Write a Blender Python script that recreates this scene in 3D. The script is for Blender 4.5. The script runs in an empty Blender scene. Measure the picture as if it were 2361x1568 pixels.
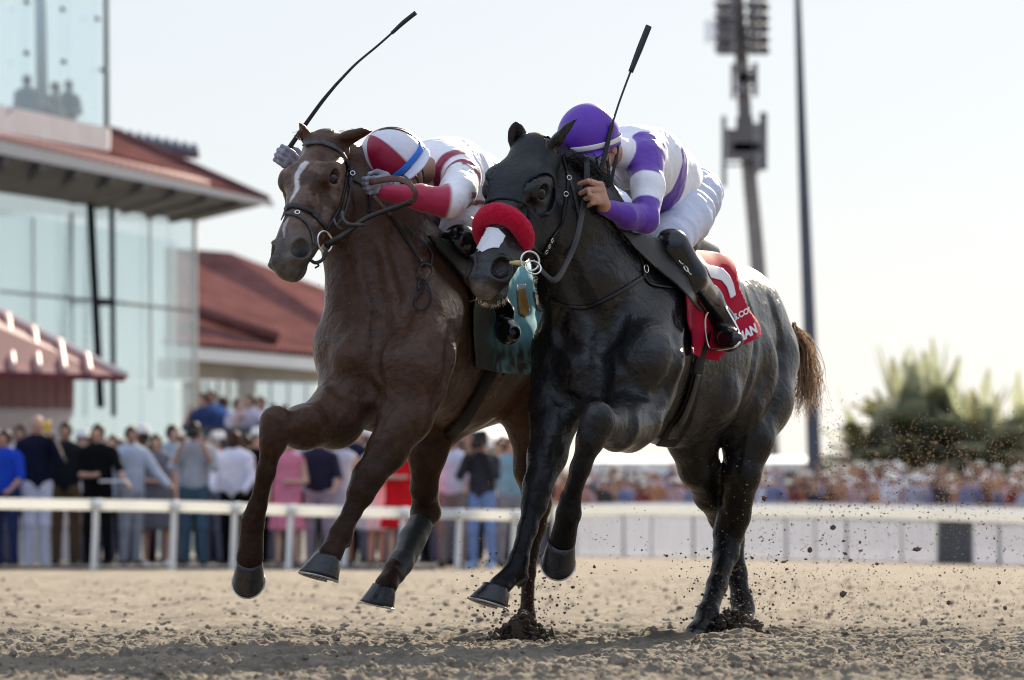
import bpy, bmesh, math, random
import numpy as np
from mathutils import Vector, Matrix
from mathutils.bvhtree import BVHTree

R = math.radians
SC = bpy.context.scene
COL = SC.collection

# ---------------------------------------------------------------- camera
CAM_H = 0.45
FPX = 175.0 / 36.0 * 2361.0          # focal length in the pixels of a 2361 x 1568 picture
TILT = math.atan(441.0 / FPX)
cam_d = bpy.data.cameras.new('camera')
cam = bpy.data.objects.new('camera', cam_d)
COL.objects.link(cam)
cam.location = (0, 0, CAM_H)
cam.rotation_euler = (R(90) + TILT, 0, 0)
cam_d.lens = 175.0
cam_d.sensor_width = 36.0
cam_d.clip_start = 0.5
cam_d.clip_end = 6000
cam_d.dof.use_dof = True
cam_d.dof.focus_distance = 18.95
cam_d.dof.aperture_fstop = 4.6
cam_d.dof.aperture_blades = 0
SC.camera = cam

# ---------------------------------------------------------------- sky, sun, exposure
SUN_EL, SUN_AZ = R(23), R(17)        # azimuth from +Y (straight away from the camera) towards +X
world = bpy.data.worlds.new('World')
SC.world = world
world.use_nodes = True
wn, wl = world.node_tree.nodes, world.node_tree.links
sky = wn.new('ShaderNodeTexSky')
sky.sky_type = 'NISHITA'
sky.sun_disc = False
sky.sun_elevation = SUN_EL
sky.sun_rotation = SUN_AZ
sky.altitude = 0
sky.air_density = 1.0
sky.dust_density = 0.6
sky.ozone_density = 4.0
bg = wn['Background']
bg.inputs['Strength'].default_value = 0.098
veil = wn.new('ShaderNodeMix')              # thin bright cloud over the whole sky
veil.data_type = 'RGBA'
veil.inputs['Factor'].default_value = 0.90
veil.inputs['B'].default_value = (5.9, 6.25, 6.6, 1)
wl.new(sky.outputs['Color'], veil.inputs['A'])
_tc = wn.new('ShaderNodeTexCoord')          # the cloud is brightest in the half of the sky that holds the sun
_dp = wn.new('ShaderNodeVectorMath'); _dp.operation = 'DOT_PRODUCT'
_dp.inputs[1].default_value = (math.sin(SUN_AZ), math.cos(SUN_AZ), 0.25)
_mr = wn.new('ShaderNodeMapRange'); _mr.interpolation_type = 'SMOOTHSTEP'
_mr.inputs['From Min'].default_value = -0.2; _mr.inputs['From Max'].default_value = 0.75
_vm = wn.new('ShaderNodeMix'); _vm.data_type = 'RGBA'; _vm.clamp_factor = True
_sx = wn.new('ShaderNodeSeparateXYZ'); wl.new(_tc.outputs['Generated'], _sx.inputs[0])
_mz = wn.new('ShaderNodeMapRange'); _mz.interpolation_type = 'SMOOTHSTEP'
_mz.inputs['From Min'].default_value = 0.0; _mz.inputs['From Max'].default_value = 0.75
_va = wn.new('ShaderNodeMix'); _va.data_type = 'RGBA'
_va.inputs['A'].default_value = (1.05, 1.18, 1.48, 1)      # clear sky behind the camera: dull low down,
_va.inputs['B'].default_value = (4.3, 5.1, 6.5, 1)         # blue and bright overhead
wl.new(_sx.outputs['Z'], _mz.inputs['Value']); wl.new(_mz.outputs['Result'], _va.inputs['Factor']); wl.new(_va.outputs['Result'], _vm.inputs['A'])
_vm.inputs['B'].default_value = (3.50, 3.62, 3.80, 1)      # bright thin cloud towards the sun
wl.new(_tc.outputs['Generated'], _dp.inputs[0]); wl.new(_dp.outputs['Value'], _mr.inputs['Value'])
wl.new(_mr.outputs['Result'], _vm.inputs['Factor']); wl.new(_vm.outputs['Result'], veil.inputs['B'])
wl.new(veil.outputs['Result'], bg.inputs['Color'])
sun_d = bpy.data.lights.new('sun', 'SUN')
sun = bpy.data.objects.new('sun', sun_d)
COL.objects.link(sun)
sun_d.energy = 5.0
sun_d.angle = R(0.53)
sun_d.color = (1.0, 0.87, 0.68)
_sv = Vector((math.sin(SUN_AZ) * math.cos(SUN_EL), math.cos(SUN_AZ) * math.cos(SUN_EL), math.sin(SUN_EL)))
sun.rotation_euler = _sv.to_track_quat('Z', 'Y').to_euler()
SC.view_settings.view_transform = 'Standard'
SC.view_settings.look = 'None'
SC.view_settings.gamma = 1.0
SC.view_settings.exposure = 1.12
SC.cycles.use_denoising = True
SC.cycles.filter_width = 1.05
SC.cycles.max_bounces = 6
SC.cycles.transparent_max_bounces = 16
# ---------------------------------------------------------------- points, objects, tags
_ct, _st = math.cos(TILT), math.sin(TILT)

def S(Y):
    return FPX / Y                    # pixels per metre at depth Y

def W(u, v, Y):
    x, y = (u - 1180.5) / FPX, -(v - 784.0) / FPX
    d = np.array([x, _ct - y * _st, _st + y * _ct])
    return np.array([0, 0, CAM_H]) + d * (Y / d[1])

def ray(u, v):
    x, y = (u - 1180.5) / FPX, -(v - 784.0) / FPX
    return Vector((0, 0, CAM_H)), Vector((x, _ct - y * _st, _st + y * _ct)).normalized()

def nrm(v):
    v = np.asarray(v, float)
    return v / np.linalg.norm(v)

def tag(o, label=None, cat=None, group=None, kind=None):
    if label: o['label'] = label
    if cat: o['category'] = cat
    if group: o['group'] = group
    if kind: o['kind'] = kind
    return o

def empty(name, loc=(0, 0, 0), label=None, cat=None, group=None):
    o = bpy.data.objects.new(name, None)
    COL.objects.link(o)
    o.location = loc
    o.empty_display_size = 0.1
    return tag(o, label, cat, group)

def mesh_from(name, verts, faces, mat=None, parent=None, smooth=True, cols=None):
    me = bpy.data.meshes.new(name)
    if isinstance(faces, np.ndarray) and faces.ndim == 2:
        v = np.asarray(verts, np.float32)
        n, k = faces.shape
        me.vertices.add(len(v))
        me.vertices.foreach_set('co', v.ravel())
        me.loops.add(n * k)
        me.loops.foreach_set('vertex_index', faces.astype(np.int32).ravel())
        me.polygons.add(n)
        me.polygons.foreach_set('loop_start', np.arange(0, n * k, k, dtype=np.int32))
        me.polygons.foreach_set('loop_total', np.full(n, k, np.int32))
        me.update(calc_edges=True)
        me.validate()
    else:
        me.from_pydata([tuple(map(float, p)) for p in verts], [], [tuple(f) for f in faces])
        me.update()
    if smooth:
        me.polygons.foreach_set('use_smooth', np.ones(len(me.polygons), bool))
    if cols is not None:
        a = me.color_attributes.new('tint', 'FLOAT_COLOR', 'POINT')
        c = np.ones((len(verts), 4), np.float32)
        c[:, :3] = cols
        a.data.foreach_set('color', c.ravel())
    o = bpy.data.objects.new(name, me)
    COL.objects.link(o)
    if mat is not None:
        for m in (mat if isinstance(mat, (list, tuple)) else [mat]):
            me.materials.append(m)
    if parent is not None:
        o.parent = parent
        o.matrix_parent_inverse = Matrix.Translation(-Vector(parent.location)) if parent.type == 'EMPTY' and parent.parent is None else Matrix.Identity(4)
        if parent.parent is not None or parent.type != 'EMPTY':
            root = parent
            while root.parent is not None: root = root.parent
            # every mesh is written in world coordinates; only a root Empty carries an offset
            o.matrix_parent_inverse = Matrix.Identity(4)
    return o

# ---------------------------------------------------------------- materials
def mat(name, base=(0.5, 0.5, 0.5), rough=0.6, spec=0.5, metal=0.0, noise=0.0, nscale=8.0, bump=0.0, bscale=60.0,
        attr=False, sheen=0.0, coat=0.0, objcol=False, trans=0.0, alpha=1.0, ior=1.45, dist=0.01, sheen_col=None, sub=0.0):
    m = bpy.data.materials.new(name)
    m.use_nodes = True
    nt = m.node_tree
    b = nt.nodes['Principled BSDF']
    b.inputs['Roughness'].default_value = rough
    b.inputs['Specular IOR Level'].default_value = spec
    b.inputs['Metallic'].default_value = metal
    b.inputs['Sheen Weight'].default_value = sheen
    if sheen_col: b.inputs['Sheen Tint'].default_value = (*sheen_col, 1)
    b.inputs['Coat Weight'].default_value = coat
    b.inputs['Coat Roughness'].default_value = 0.12
    b.inputs['Transmission Weight'].default_value = trans
    b.inputs['Alpha'].default_value = alpha
    b.inputs['IOR'].default_value = ior
    tc = nt.nodes.new('ShaderNodeTexCoord')
    src = None
    if attr:
        a = nt.nodes.new('ShaderNodeAttribute'); a.attribute_name = 'tint'
        src = a.outputs['Color']
    elif objcol:
        a = nt.nodes.new('ShaderNodeObjectInfo')
        src = a.outputs['Color']
    if noise > 0:
        n = nt.nodes.new('ShaderNodeTexNoise'); n.inputs['Scale'].default_value = nscale; n.inputs['Detail'].default_value = 5
        n.inputs['Roughness'].default_value = 0.65
        nt.links.new(tc.outputs['Object'], n.inputs['Vector'])
        r = nt.nodes.new('ShaderNodeMapRange')
        r.inputs['From Min'].default_value = 0.3; r.inputs['From Max'].default_value = 0.7
        r.inputs['To Min'].default_value = 1 - noise; r.inputs['To Max'].default_value = 1 + noise
        nt.links.new(n.outputs['Fac'], r.inputs['Value'])
        mx = nt.nodes.new('ShaderNodeMix'); mx.data_type = 'RGBA'; mx.blend_type = 'MULTIPLY'
        mx.inputs['Factor'].default_value = 1.0
        if src is not None: nt.links.new(src, mx.inputs['A'])
        else: mx.inputs['A'].default_value = (*base, 1)
        nt.links.new(r.outputs['Result'], mx.inputs['B'])
        src = mx.outputs['Result']
    if src is not None: nt.links.new(src, b.inputs['Base Color'])
    else: b.inputs['Base Color'].default_value = (*base, 1)
    if bump > 0:
        n2 = nt.nodes.new('ShaderNodeTexNoise'); n2.inputs['Scale'].default_value = bscale; n2.inputs['Detail'].default_value = 6
        nt.links.new(tc.outputs['Object'], n2.inputs['Vector'])
        bp = nt.nodes.new('ShaderNodeBump'); bp.inputs['Strength'].default_value = bump; bp.inputs['Distance'].default_value = dist
        nt.links.new(n2.outputs['Fac'], bp.inputs['Height'])
        nt.links.new(bp.outputs['Normal'], b.inputs['Normal'])
    return m

# ---------------------------------------------------------------- organic bodies: blended round cones on a grid
class Body:
    """A list of soft shapes joined smoothly, turned into one continuous surface."""
    def __init__(self): self.p = []
    def cone(self, a, b, ra, rb, k=0.03, flat=None, sub=False, tagn=None):
        self.p.append(('c', np.array(a, float), np.array(b, float), ra, rb, k, flat, sub, tagn)); return self
    def ell(self, c, rad, axes=None, k=0.02, sub=False, tagn=None):
        A = np.eye(3) if axes is None else np.array(axes, float)
        self.p.append(('e', np.array(c, float), A, np.array(rad, float), None, k, None, sub, tagn)); return self
    def chain(self, pts, k=0.03, flat=None, tagn=None):
        for (p, r), (q, s) in zip(pts[:-1], pts[1:]): self.cone(p, q, r, s, k, flat, tagn=tagn)
        return self
    def px(self, pts, k=0.03, flat=None, tagn=None):           # (u, v, depth, radius in pixels)
        return self.chain([(W(u, v, Y), r / S(Y)) for u, v, Y, r in pts], k, flat, tagn)
    def grown(self, d, names=None):
        b = Body()
        for t in self.p:
            if names is not None and t[8] not in names: continue
            if t[7]: continue
            if t[0] == 'c': b.p.append(('c', t[1], t[2], t[3] + d, t[4] + d, *t[5:]))
            else: b.p.append(('e', t[1], t[2], t[3] + d, *t[4:]))
        return b
    def bounds(self):
        lo, hi = np.full(3, 1e9), np.full(3, -1e9)
        for t in self.p:
            if t[7]: continue
            if t[0] == 'c':
                m = max(t[3], t[4])
                lo = np.minimum(lo, np.minimum(t[1], t[2]) - m); hi = np.maximum(hi, np.maximum(t[1], t[2]) + m)
            else:
                m = t[3].max(); lo = np.minimum(lo, t[1] - m); hi = np.maximum(hi, t[1] + m)
        return lo, hi
    def field(self, h, lo=None, hi=None):
        l, g = self.bounds()
        lo = l - 3 * h if lo is None else np.array(lo, float)
        hi = g + 3 * h if hi is None else np.array(hi, float)
        n = np.ceil((hi - lo) / h).astype(int) + 1
        F = np.full(n, 0.3, np.float32)
        ax = [np.float32(lo[i]) + np.arange(n[i], dtype=np.float32) * np.float32(h) for i in range(3)]
        for t in self.p:
            k = max(t[5], 1e-4); pad = k + 2.5 * h
            if t[0] == 'c':
                m = max(t[3], t[4]) + pad
                a0, a1 = np.minimum(t[1], t[2]) - m, np.maximum(t[1], t[2]) + m
            else:
                m = (np.abs(t[2]) * t[3][:, None]).sum(0) + pad
                a0, a1 = t[1] - m, t[1] + m
            i0 = np.clip(np.floor((a0 - lo) / h).astype(int), 0, n); i1 = np.clip(np.ceil((a1 - lo) / h).astype(int) + 1, 0, n)
            if np.any(i1 <= i0): continue
            sl = tuple(slice(i0[j], i1[j]) for j in range(3))
            X = ax[0][sl[0]][:, None, None]; Y = ax[1][sl[1]][None, :, None]; Z = ax[2][sl[2]][None, None, :]
            if t[0] == 'c':
                a, b = t[1].astype(np.float32), t[2].astype(np.float32)
                x, y, z = X - a[0], Y - a[1], Z - a[2]
                ba = b - a
                sc = 1.0
                if t[6] is not None:
                    nv, f = nrm(t[6][0]), t[6][1]
                    dn = x * np.float32(nv[0]) + y * np.float32(nv[1]) + z * np.float32(nv[2])
                    g2 = np.float32(1.0 / f - 1.0)
                    x = x + dn * g2 * np.float32(nv[0]); y = y + dn * g2 * np.float32(nv[1]); z = z + dn * g2 * np.float32(nv[2])
                    bn = float(np.dot(ba, nv)); ba = ba + bn * (1.0 / f - 1.0) * nv
                    sc = min(1.0, f)
                L2 = float(np.dot(ba, ba)) + 1e-12
                tt = np.clip((x * np.float32(ba[0]) + y * np.float32(ba[1]) + z * np.float32(ba[2])) / np.float32(L2), 0, 1)
                d = np.sqrt((x - tt * np.float32(ba[0])) ** 2 + (y - tt * np.float32(ba[1])) ** 2 + (z - tt * np.float32(ba[2])) ** 2)
                d = (d - (np.float32(t[3]) + tt * np.float32(t[4] - t[3]))) * np.float32(sc)
            else:
                c, A, r = t[1].astype(np.float32), t[2].astype(np.float32), t[3].astype(np.float32)
                x, y, z = X - c[0], Y - c[1], Z - c[2]
                q = [(x * A[j, 0] + y * A[j, 1] + z * A[j, 2]) / r[j] for j in range(3)]
                k0 = np.sqrt(q[0] ** 2 + q[1] ** 2 + q[2] ** 2)
                k1 = np.sqrt((q[0] / r[0]) ** 2 + (q[1] / r[1]) ** 2 + (q[2] / r[2]) ** 2) + 1e-6
                d = k0 * (k0 - 1) / k1
            f = F[sl]
            if t[7]:
                d = -d
                hh = np.maximum(k - np.abs(f - d), 0) / k
                F[sl] = np.maximum(f, d) + hh * hh * np.float32(k * 0.25)
            else:
                hh = np.maximum(k - np.abs(f - d), 0) / k
                F[sl] = np.minimum(f, d) - hh * hh * np.float32(k * 0.25)
        return Field(F, lo, h)
    def surface(self, h, fine=()):
        """fine: [(lo, hi, h2)]: boxes that are meshed with a finer grid, as part of the same surface."""
        v, q = self.field(h).surface()
        V, Q = [v], []
        keep = np.ones(len(q), bool)
        for lo, hi, h2 in fine:
            c = v[q].mean(1)
            lo, hi = np.array(lo), np.array(hi)
            keep &= ~np.all((c > lo + 1.2 * h) & (c < hi - 1.2 * h), axis=1)
        Q.append(q[keep])
        n = len(v)
        for lo, hi, h2 in fine:
            v2, q2 = self.field(h2, lo, hi).surface()
            V.append(v2); Q.append(q2 + n); n += len(v2)
        return np.concatenate(V), np.concatenate(Q)

class Field:
    def __init__(self, F, lo, h): self.F, self.lo, self.h = F, np.array(lo, float), h
    def grid(self):
        n = self.F.shape
        return [(self.lo[i] + np.arange(n[i]) * self.h).astype(np.float32).reshape([-1 if j == i else 1 for j in range(3)]) for i in range(3)]
    def surface(self):
        F = self.F; h = self.h
        s = F < 0
        c = np.zeros(tuple(k - 1 for k in F.shape), np.uint8)
        for dx in (0, 1):
            for dy in (0, 1):
                for dz in (0, 1):
                    c += s[dx:dx + c.shape[0], dy:dy + c.shape[1], dz:dz + c.shape[2]]
        I = np.argwhere((c > 0) & (c < 8))
        idm = np.full(c.shape, -1, np.int32)
        idm[I[:, 0], I[:, 1], I[:, 2]] = np.arange(len(I))
        acc = np.zeros((len(I), 3), np.float32); cnt = np.zeros(len(I), np.float32)
        cor = [(x, y, z) for x in (0, 1) for y in (0, 1) for z in (0, 1)]
        val = {o: F[I[:, 0] + o[0], I[:, 1] + o[1], I[:, 2] + o[2]] for o in cor}
        for o in cor:
            for ax in range(3):
                if o[ax]: continue
                o2 = tuple(o[j] + (1 if j == ax else 0) for j in range(3))
                a, b = val[o], val[o2]
                m = (a < 0) != (b < 0)
                t = np.where(m, a / np.where(np.abs(a - b) < 1e-9, 1e-9, a - b), 0)
                for j in range(3):
                    acc[:, j] += np.where(m, o[j] + (t if j == ax else 0), 0)
                cnt += m
        V = (I + acc / np.maximum(cnt, 1)[:, None]) * h + self.lo
        quads = []
        for ax in range(3):
            s0 = [slice(None)] * 3; s1 = [slice(None)] * 3
            s0[ax] = slice(0, -1); s1[ax] = slice(1, None)
            a, b = s[tuple(s0)], s[tuple(s1)]
            E = np.argwhere(a != b)
            inside = a[E[:, 0], E[:, 1], E[:, 2]]
            u, w = (ax + 1) % 3, (ax + 2) % 3
            ok = (E[:, u] > 0) & (E[:, w] > 0) & (E[:, u] < F.shape[u] - 1) & (E[:, w] < F.shape[w] - 1)
            E, inside = E[ok], inside[ok]
            def cell(du, dw):
                q = E.copy(); q[:, u] -= du; q[:, w] -= dw
                return idm[q[:, 0], q[:, 1], q[:, 2]]
            q = np.stack([cell(1, 1), cell(0, 1), cell(0, 0), cell(1, 0)], 1)
            q[~inside] = q[~inside][:, ::-1]
            quads.append(q)
        Q = np.concatenate(quads)
        Q = Q[(Q >= 0).all(1)]
        return V, Q

def smooth_verts(V, Q, it=1, w=0.5):
    for _ in range(it):
        acc = np.zeros_like(V); cnt = np.zeros(len(V))
        for k in range(4):
            a, b = Q[:, k], Q[:, (k + 1) % 4]
            for j in range(3):
                acc[:, j] += np.bincount(a, V[b, j], len(V)) + np.bincount(b, V[a, j], len(V))
            cnt += np.bincount(a, minlength=len(V)) + np.bincount(b, minlength=len(V))
        m = cnt > 0
        V = V.copy()
        V[m] += w * (acc[m] / cnt[m][:, None] - V[m])
    return V

# value noise for shapes and coats
def hash3(ix, iy, iz, seed):
    n = (ix.astype(np.int64) * 374761393 + iy.astype(np.int64) * 668265263 + iz.astype(np.int64) * 2147483647 + seed * 1274126177) & 0xFFFFFFFF
    n = ((n ^ (n >> 13)) * 1274126177) & 0xFFFFFFFF
    n = n ^ (n >> 16)
    return (n & 0xFFFF).astype(np.float32) / 65535.0

def vnoise(P, scale, seed=0):
    P = np.asarray(P, np.float64) * scale
    i = np.floor(P).astype(np.int64); f = (P - i).astype(np.float32)
    f = f * f * (3 - 2 * f)
    r = 0
    for dx in (0, 1):
        for dy in (0, 1):
            for dz in (0, 1):
                w = (f[:, 0] if dx else 1 - f[:, 0]) * (f[:, 1] if dy else 1 - f[:, 1]) * (f[:, 2] if dz else 1 - f[:, 2])
                r = r + w * hash3(i[:, 0] + dx, i[:, 1] + dy, i[:, 2] + dz, seed)
    return r

def fbm(P, scale, oct=4, seed=0, gain=0.5):
    r, a, t = 0, 1.0, 0
    for o in range(oct):
        r = r + a * vnoise(P, scale * 2 ** o, seed + o * 17); t += a; a *= gain
    return r / t

def sstep(a, b, x):
    t = np.clip((x - a) / (b - a), 0, 1)
    return t * t * (3 - 2 * t)

def seg_dist(P, a, b):
    a, b = np.array(a, float), np.array(b, float)
    ba = b - a
    t = np.clip(((P - a) @ ba) / (ba @ ba), 0, 1)
    return np.linalg.norm(P - a - t[:, None] * ba, axis=1), t

# tubes and straps along lines
def resample(pts, n, closed=False):
    P = np.array(pts, float)
    if len(P) > 2:                      # Catmull-Rom through the given points
        out = []
        N = len(P)
        segs = N if closed else N - 1
        for i in range(segs):
            p0 = P[(i - 1) % N] if (closed or i > 0) else 2 * P[0] - P[1]
            p1, p2 = P[i], P[(i + 1) % N]
            p3 = P[(i + 2) % N] if (closed or i + 2 < N) else 2 * P[-1] - P[-2]
            for t in np.linspace(0, 1, 12, endpoint=False):
                out.append(0.5 * ((2 * p1) + (-p0 + p2) * t + (2 * p0 - 5 * p1 + 4 * p2 - p3) * t * t + (-p0 + 3 * p1 - 3 * p2 + p3) * t ** 3))
        out.append(P[0] if closed else P[-1])
        P = np.array(out)
    L = np.r_[0, np.cumsum(np.linalg.norm(np.diff(P, axis=0), axis=1))]
    t = np.linspace(0, L[-1], n)
    return np.stack([np.interp(t, L, P[:, j]) for j in range(P.shape[1])], 1)

def tube_geo(pts, rad, seg=8, n=None, caps=True):
    P = resample(pts, n or max(2, len(pts) * 6))
    m = len(P)
    rad = np.interp(np.linspace(0, 1, m), np.linspace(0, 1, len(rad)), rad) if isinstance(rad, (list, tuple, np.ndarray)) else np.full(m, rad)
    T = np.gradient(P, axis=0); T /= np.linalg.norm(T, axis=1)[:, None] + 1e-12
    up = np.array([0, 0, 1.0]) if abs(T[0][2]) < 0.9 else np.array([1.0, 0, 0])
    V, F = [], []
    nv = nrm(np.cross(T[0], up))
    for i in range(m):
        nv = nrm(nv - T[i] * (nv @ T[i])); b = np.cross(T[i], nv)
        for k in range(seg):
            a = 2 * math.pi * k / seg
            V.append(P[i] + rad[i] * (math.cos(a) * nv + math.sin(a) * b))
    for i in range(m - 1):
        for k in range(seg):
            F.append((i * seg + k, i * seg + (k + 1) % seg, (i + 1) * seg + (k + 1) % seg, (i + 1) * seg + k))
    if caps:
        F.append(tuple(range(seg - 1, -1, -1))); F.append(tuple((m - 1) * seg + k for k in range(seg)))
    return V, F

def ribbon_geo(pts, normals, width, thick, n=None):
    """A flat strap: its face looks along the given normals."""
    n = n or len(pts) * 5
    PN = resample(np.c_[np.array(pts, float), np.array(normals, float)], n)
    P, N = PN[:, :3], PN[:, 3:]
    w = np.interp(np.linspace(0, 1, n), np.linspace(0, 1, len(width)), width) if isinstance(width, (list, tuple)) else np.full(n, width)
    T = np.gradient(P, axis=0); T /= np.linalg.norm(T, axis=1)[:, None] + 1e-12
    V, F = [], []
    for i in range(n):
        s = nrm(np.cross(T[i], N[i])); nn = nrm(np.cross(s, T[i]))
        prof = [(-1, 0), (-0.8, 1), (0.8, 1), (1, 0), (0.8, -0.6), (-0.8, -0.6)]
        for a, b in prof: V.append(P[i] + s * a * w[i] / 2 + nn * b * thick / 2)
    k = 6
    for i in range(n - 1):
        for j in range(k): F.append((i * k + j, i * k + (j + 1) % k, (i + 1) * k + (j + 1) % k, (i + 1) * k + j))
    F.append(tuple(range(k - 1, -1, -1))); F.append(tuple((n - 1) * k + j for j in range(k)))
    return V, F

class MB:
    """Collects shapes into one mesh."""
    def __init__(self): self.V, self.F = [], []
    def add(self, g, M=None):
        V, F = g
        n = len(self.V)
        if M is not None: V = [M @ Vector(v) for v in V]
        self.V += [tuple(map(float, v)) for v in V]
        self.F += [tuple(i + n for i in f) for f in F]
        return self
    def tube(self, pts, rad, seg=8, n=None): return self.add(tube_geo(pts, rad, seg, n))
    def ribbon(self, *a, **k): return self.add(ribbon_geo(*a, **k))
    def box(self, lo, hi, M=None):
        x0, y0, z0 = lo; x1, y1, z1 = hi
        V = [(x0, y0, z0), (x1, y0, z0), (x1, y1, z0), (x0, y1, z0), (x0, y0, z1), (x1, y0, z1), (x1, y1, z1), (x0, y1, z1)]
        F = [(3, 2, 1, 0), (4, 5, 6, 7), (0, 1, 5, 4), (1, 2, 6, 5), (2, 3, 7, 6), (3, 0, 4, 7)]
        return self.add((V, F), M)
    def hexa(self, p):                  # eight corners, bottom four then top four
        return self.add((p, [(3, 2, 1, 0), (4, 5, 6, 7), (0, 1, 5, 4), (1, 2, 6, 5), (2, 3, 7, 6), (3, 0, 4, 7)]))
    def sphere(self, c, r, seg=14, ring=9, axes=None):
        V, F = [], []
        r = np.array([r] * 3 if np.isscalar(r) else r, float)
        A = np.eye(3) if axes is None else np.array(axes)
        for i in range(ring + 1):
            th = math.pi * i / ring
            for k in range(seg):
                a = 2 * math.pi * k / seg
                q = np.array([math.sin(th) * math.cos(a), math.sin(th) * math.sin(a), math.cos(th)]) * r
                V.append(np.array(c) + q @ A)
        for i in range(ring):
            for k in range(seg): F.append((i * seg + k, (i + 1) * seg + k, (i + 1) * seg + (k + 1) % seg, i * seg + (k + 1) % seg))
        return self.add((V, F))
    def ring(self, c, nv, rad, r, seg=28, el=1.0, up=None):
        nv = nrm(nv); a = nrm(np.cross(nv, up if up is not None else ([0, 0, 1] if abs(nv[2]) < 0.9 else [1, 0, 0]))); b = np.cross(nv, a)
        V, F, k = [], [], 8
        for i in range(seg):
            t = 2 * math.pi * i / seg
            o = a * math.cos(t) * rad + b * math.sin(t) * rad * el
            on = nrm(o)
            for j in range(k):
                q = 2 * math.pi * j / k
                V.append(np.array(c) + o + r * (math.cos(q) * on + math.sin(q) * nv))
        for i in range(seg):
            for j in range(k): F.append((i * k + j, ((i + 1) % seg) * k + j, ((i + 1) % seg) * k + (j + 1) % k, i * k + (j + 1) % k))
        return self.add((V, F))
    def build(self, name, m, parent=None, smooth=True): return mesh_from(name, self.V, self.F, m, parent, smooth)
# ---------------------------------------------------------------- horses
class HeadFrame:
    def __init__(self, poll, muz, yaw, length=0.60):
        """poll and muzzle tip as world points, yaw turns the face about its own long axis."""
        self.o = np.array(poll, float)
        self.ax = nrm(np.array(muz) - self.o)
        f = np.array([0, -1.0, 0.0]); f = nrm(f - self.ax * (f @ self.ax))
        s = np.cross(self.ax, f)
        self.ay = nrm(f * math.cos(yaw) + s * math.sin(yaw))
        self.az = nrm(np.cross(self.ay, self.ax))
        if self.az[0] < 0: self.az = -self.az
        self.k = np.linalg.norm(np.array(muz) - self.o) / length
        self.A = np.array([self.ax, self.ay, self.az])
    def __call__(self, l, d, n): return self.o + self.k * (l * self.ax + d * self.ay + n * self.az)
    def loc(self, P): return ((np.asarray(P) - self.o) @ self.A.T) / self.k

def add_head(B, H, mouth_open=0.0):
    k = H.k
    def c(a, b, ra, rb, kk=0.03, flat=None, sub=False, t='head'): B.cone(H(*a), H(*b), ra * k, rb * k, kk * k, flat, sub, t)
    def e(p, r, kk=0.02, sub=False, A=None, t='head'): B.ell(H(*p), np.array(r) * k, H.A if A is None else A, kk * k, sub, t)
    c((0.03, 0, 0), (0.20, 0.004, 0), 0.080, 0.084)
    for s in (-1, 1):
        c((0.15, 0.022, s * 0.045), (0.31, 0.012, s * 0.026), 0.056, 0.050, 0.04)
        c((0.24, -0.078, s * 0.040), (0.46, -0.034, s * 0.020), 0.060, 0.036, 0.03)
        e((0.225, -0.100, s * 0.050), (0.108, 0.096, 0.042), 0.03)
        c((0.26, -0.016, s * 0.078), (0.385, -0.008, s * 0.052), 0.013, 0.010, 0.035)
    c((0.20, 0.008, 0), (0.46, 0.0, 0), 0.076, 0.055, 0.04)
    c((0.30, 0.034, 0), (0.50, 0.018, 0), 0.030, 0.026, 0.04)
    c((0.44, -0.002, 0), (0.535, -0.004, 0), 0.056, 0.060, 0.04)
    e((0.572, -0.014, 0), (0.036, 0.042, 0.042), 0.03)
    dm = mouth_open
    e((0.535 - dm * 0.2, -0.060 - dm, 0), (0.036, 0.026, 0.030), 0.02)
    e((0.565 - dm * 0.2, -0.052 - dm, 0), (0.026, 0.016, 0.030), 0.02)
    if dm: c((0.46, -0.045, 0), (0.54, -0.06 - dm, 0), 0.036, 0.028, 0.03)
    for s in (-1, 1):
        c((0.17, 0.052, s * 0.070), (0.205, 0.044, s * 0.082), 0.020, 0.015, 0.05)       # brow
        e((0.20, 0.022, s * 0.075), (0.046, 0.040, 0.014), 0.06)
        c((0.222, 0.022, s * 0.092), (0.190, 0.012, s * 0.100), 0.008, 0.008, 0.012)     # lower lid
        e((0.526, 0.012, s * 0.054), (0.050, 0.042, 0.030), 0.02)                       # nostril swell
        c((0.500, 0.040, s * 0.050), (0.570, 0.030, s * 0.030), 0.013, 0.014, 0.015)
    for s in (-1, 1):
        e((0.33, 0.030, s * 0.078), (0.075, 0.024, 0.022), 0.05, True)                   # hollow beside the nose
        e((0.13, 0.070, s * 0.070), (0.026, 0.014, 0.016), 0.05, True)                   # hollow over the eye
        e((0.212, 0.038, s * 0.110), (0.027, 0.024, 0.024), 0.007, True)                 # eye opening
        A = np.array([nrm(H.ax * 0.9 + H.ay * 0.42), nrm(H.ay * 0.9 - H.ax * 0.42), H.az])
        e((0.535, 0.040, s * 0.070), (0.044, 0.034, 0.038), 0.009, True, A)              # nostril
        c((0.50, -0.042, s * 0.050), (0.585, -0.044, s * 0.036), 0.005, 0.006, 0.012, None, True)
    c((0.585, -0.044, -0.036), (0.585, -0.044, 0.036), 0.006, 0.006, 0.010, None, True)

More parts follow.
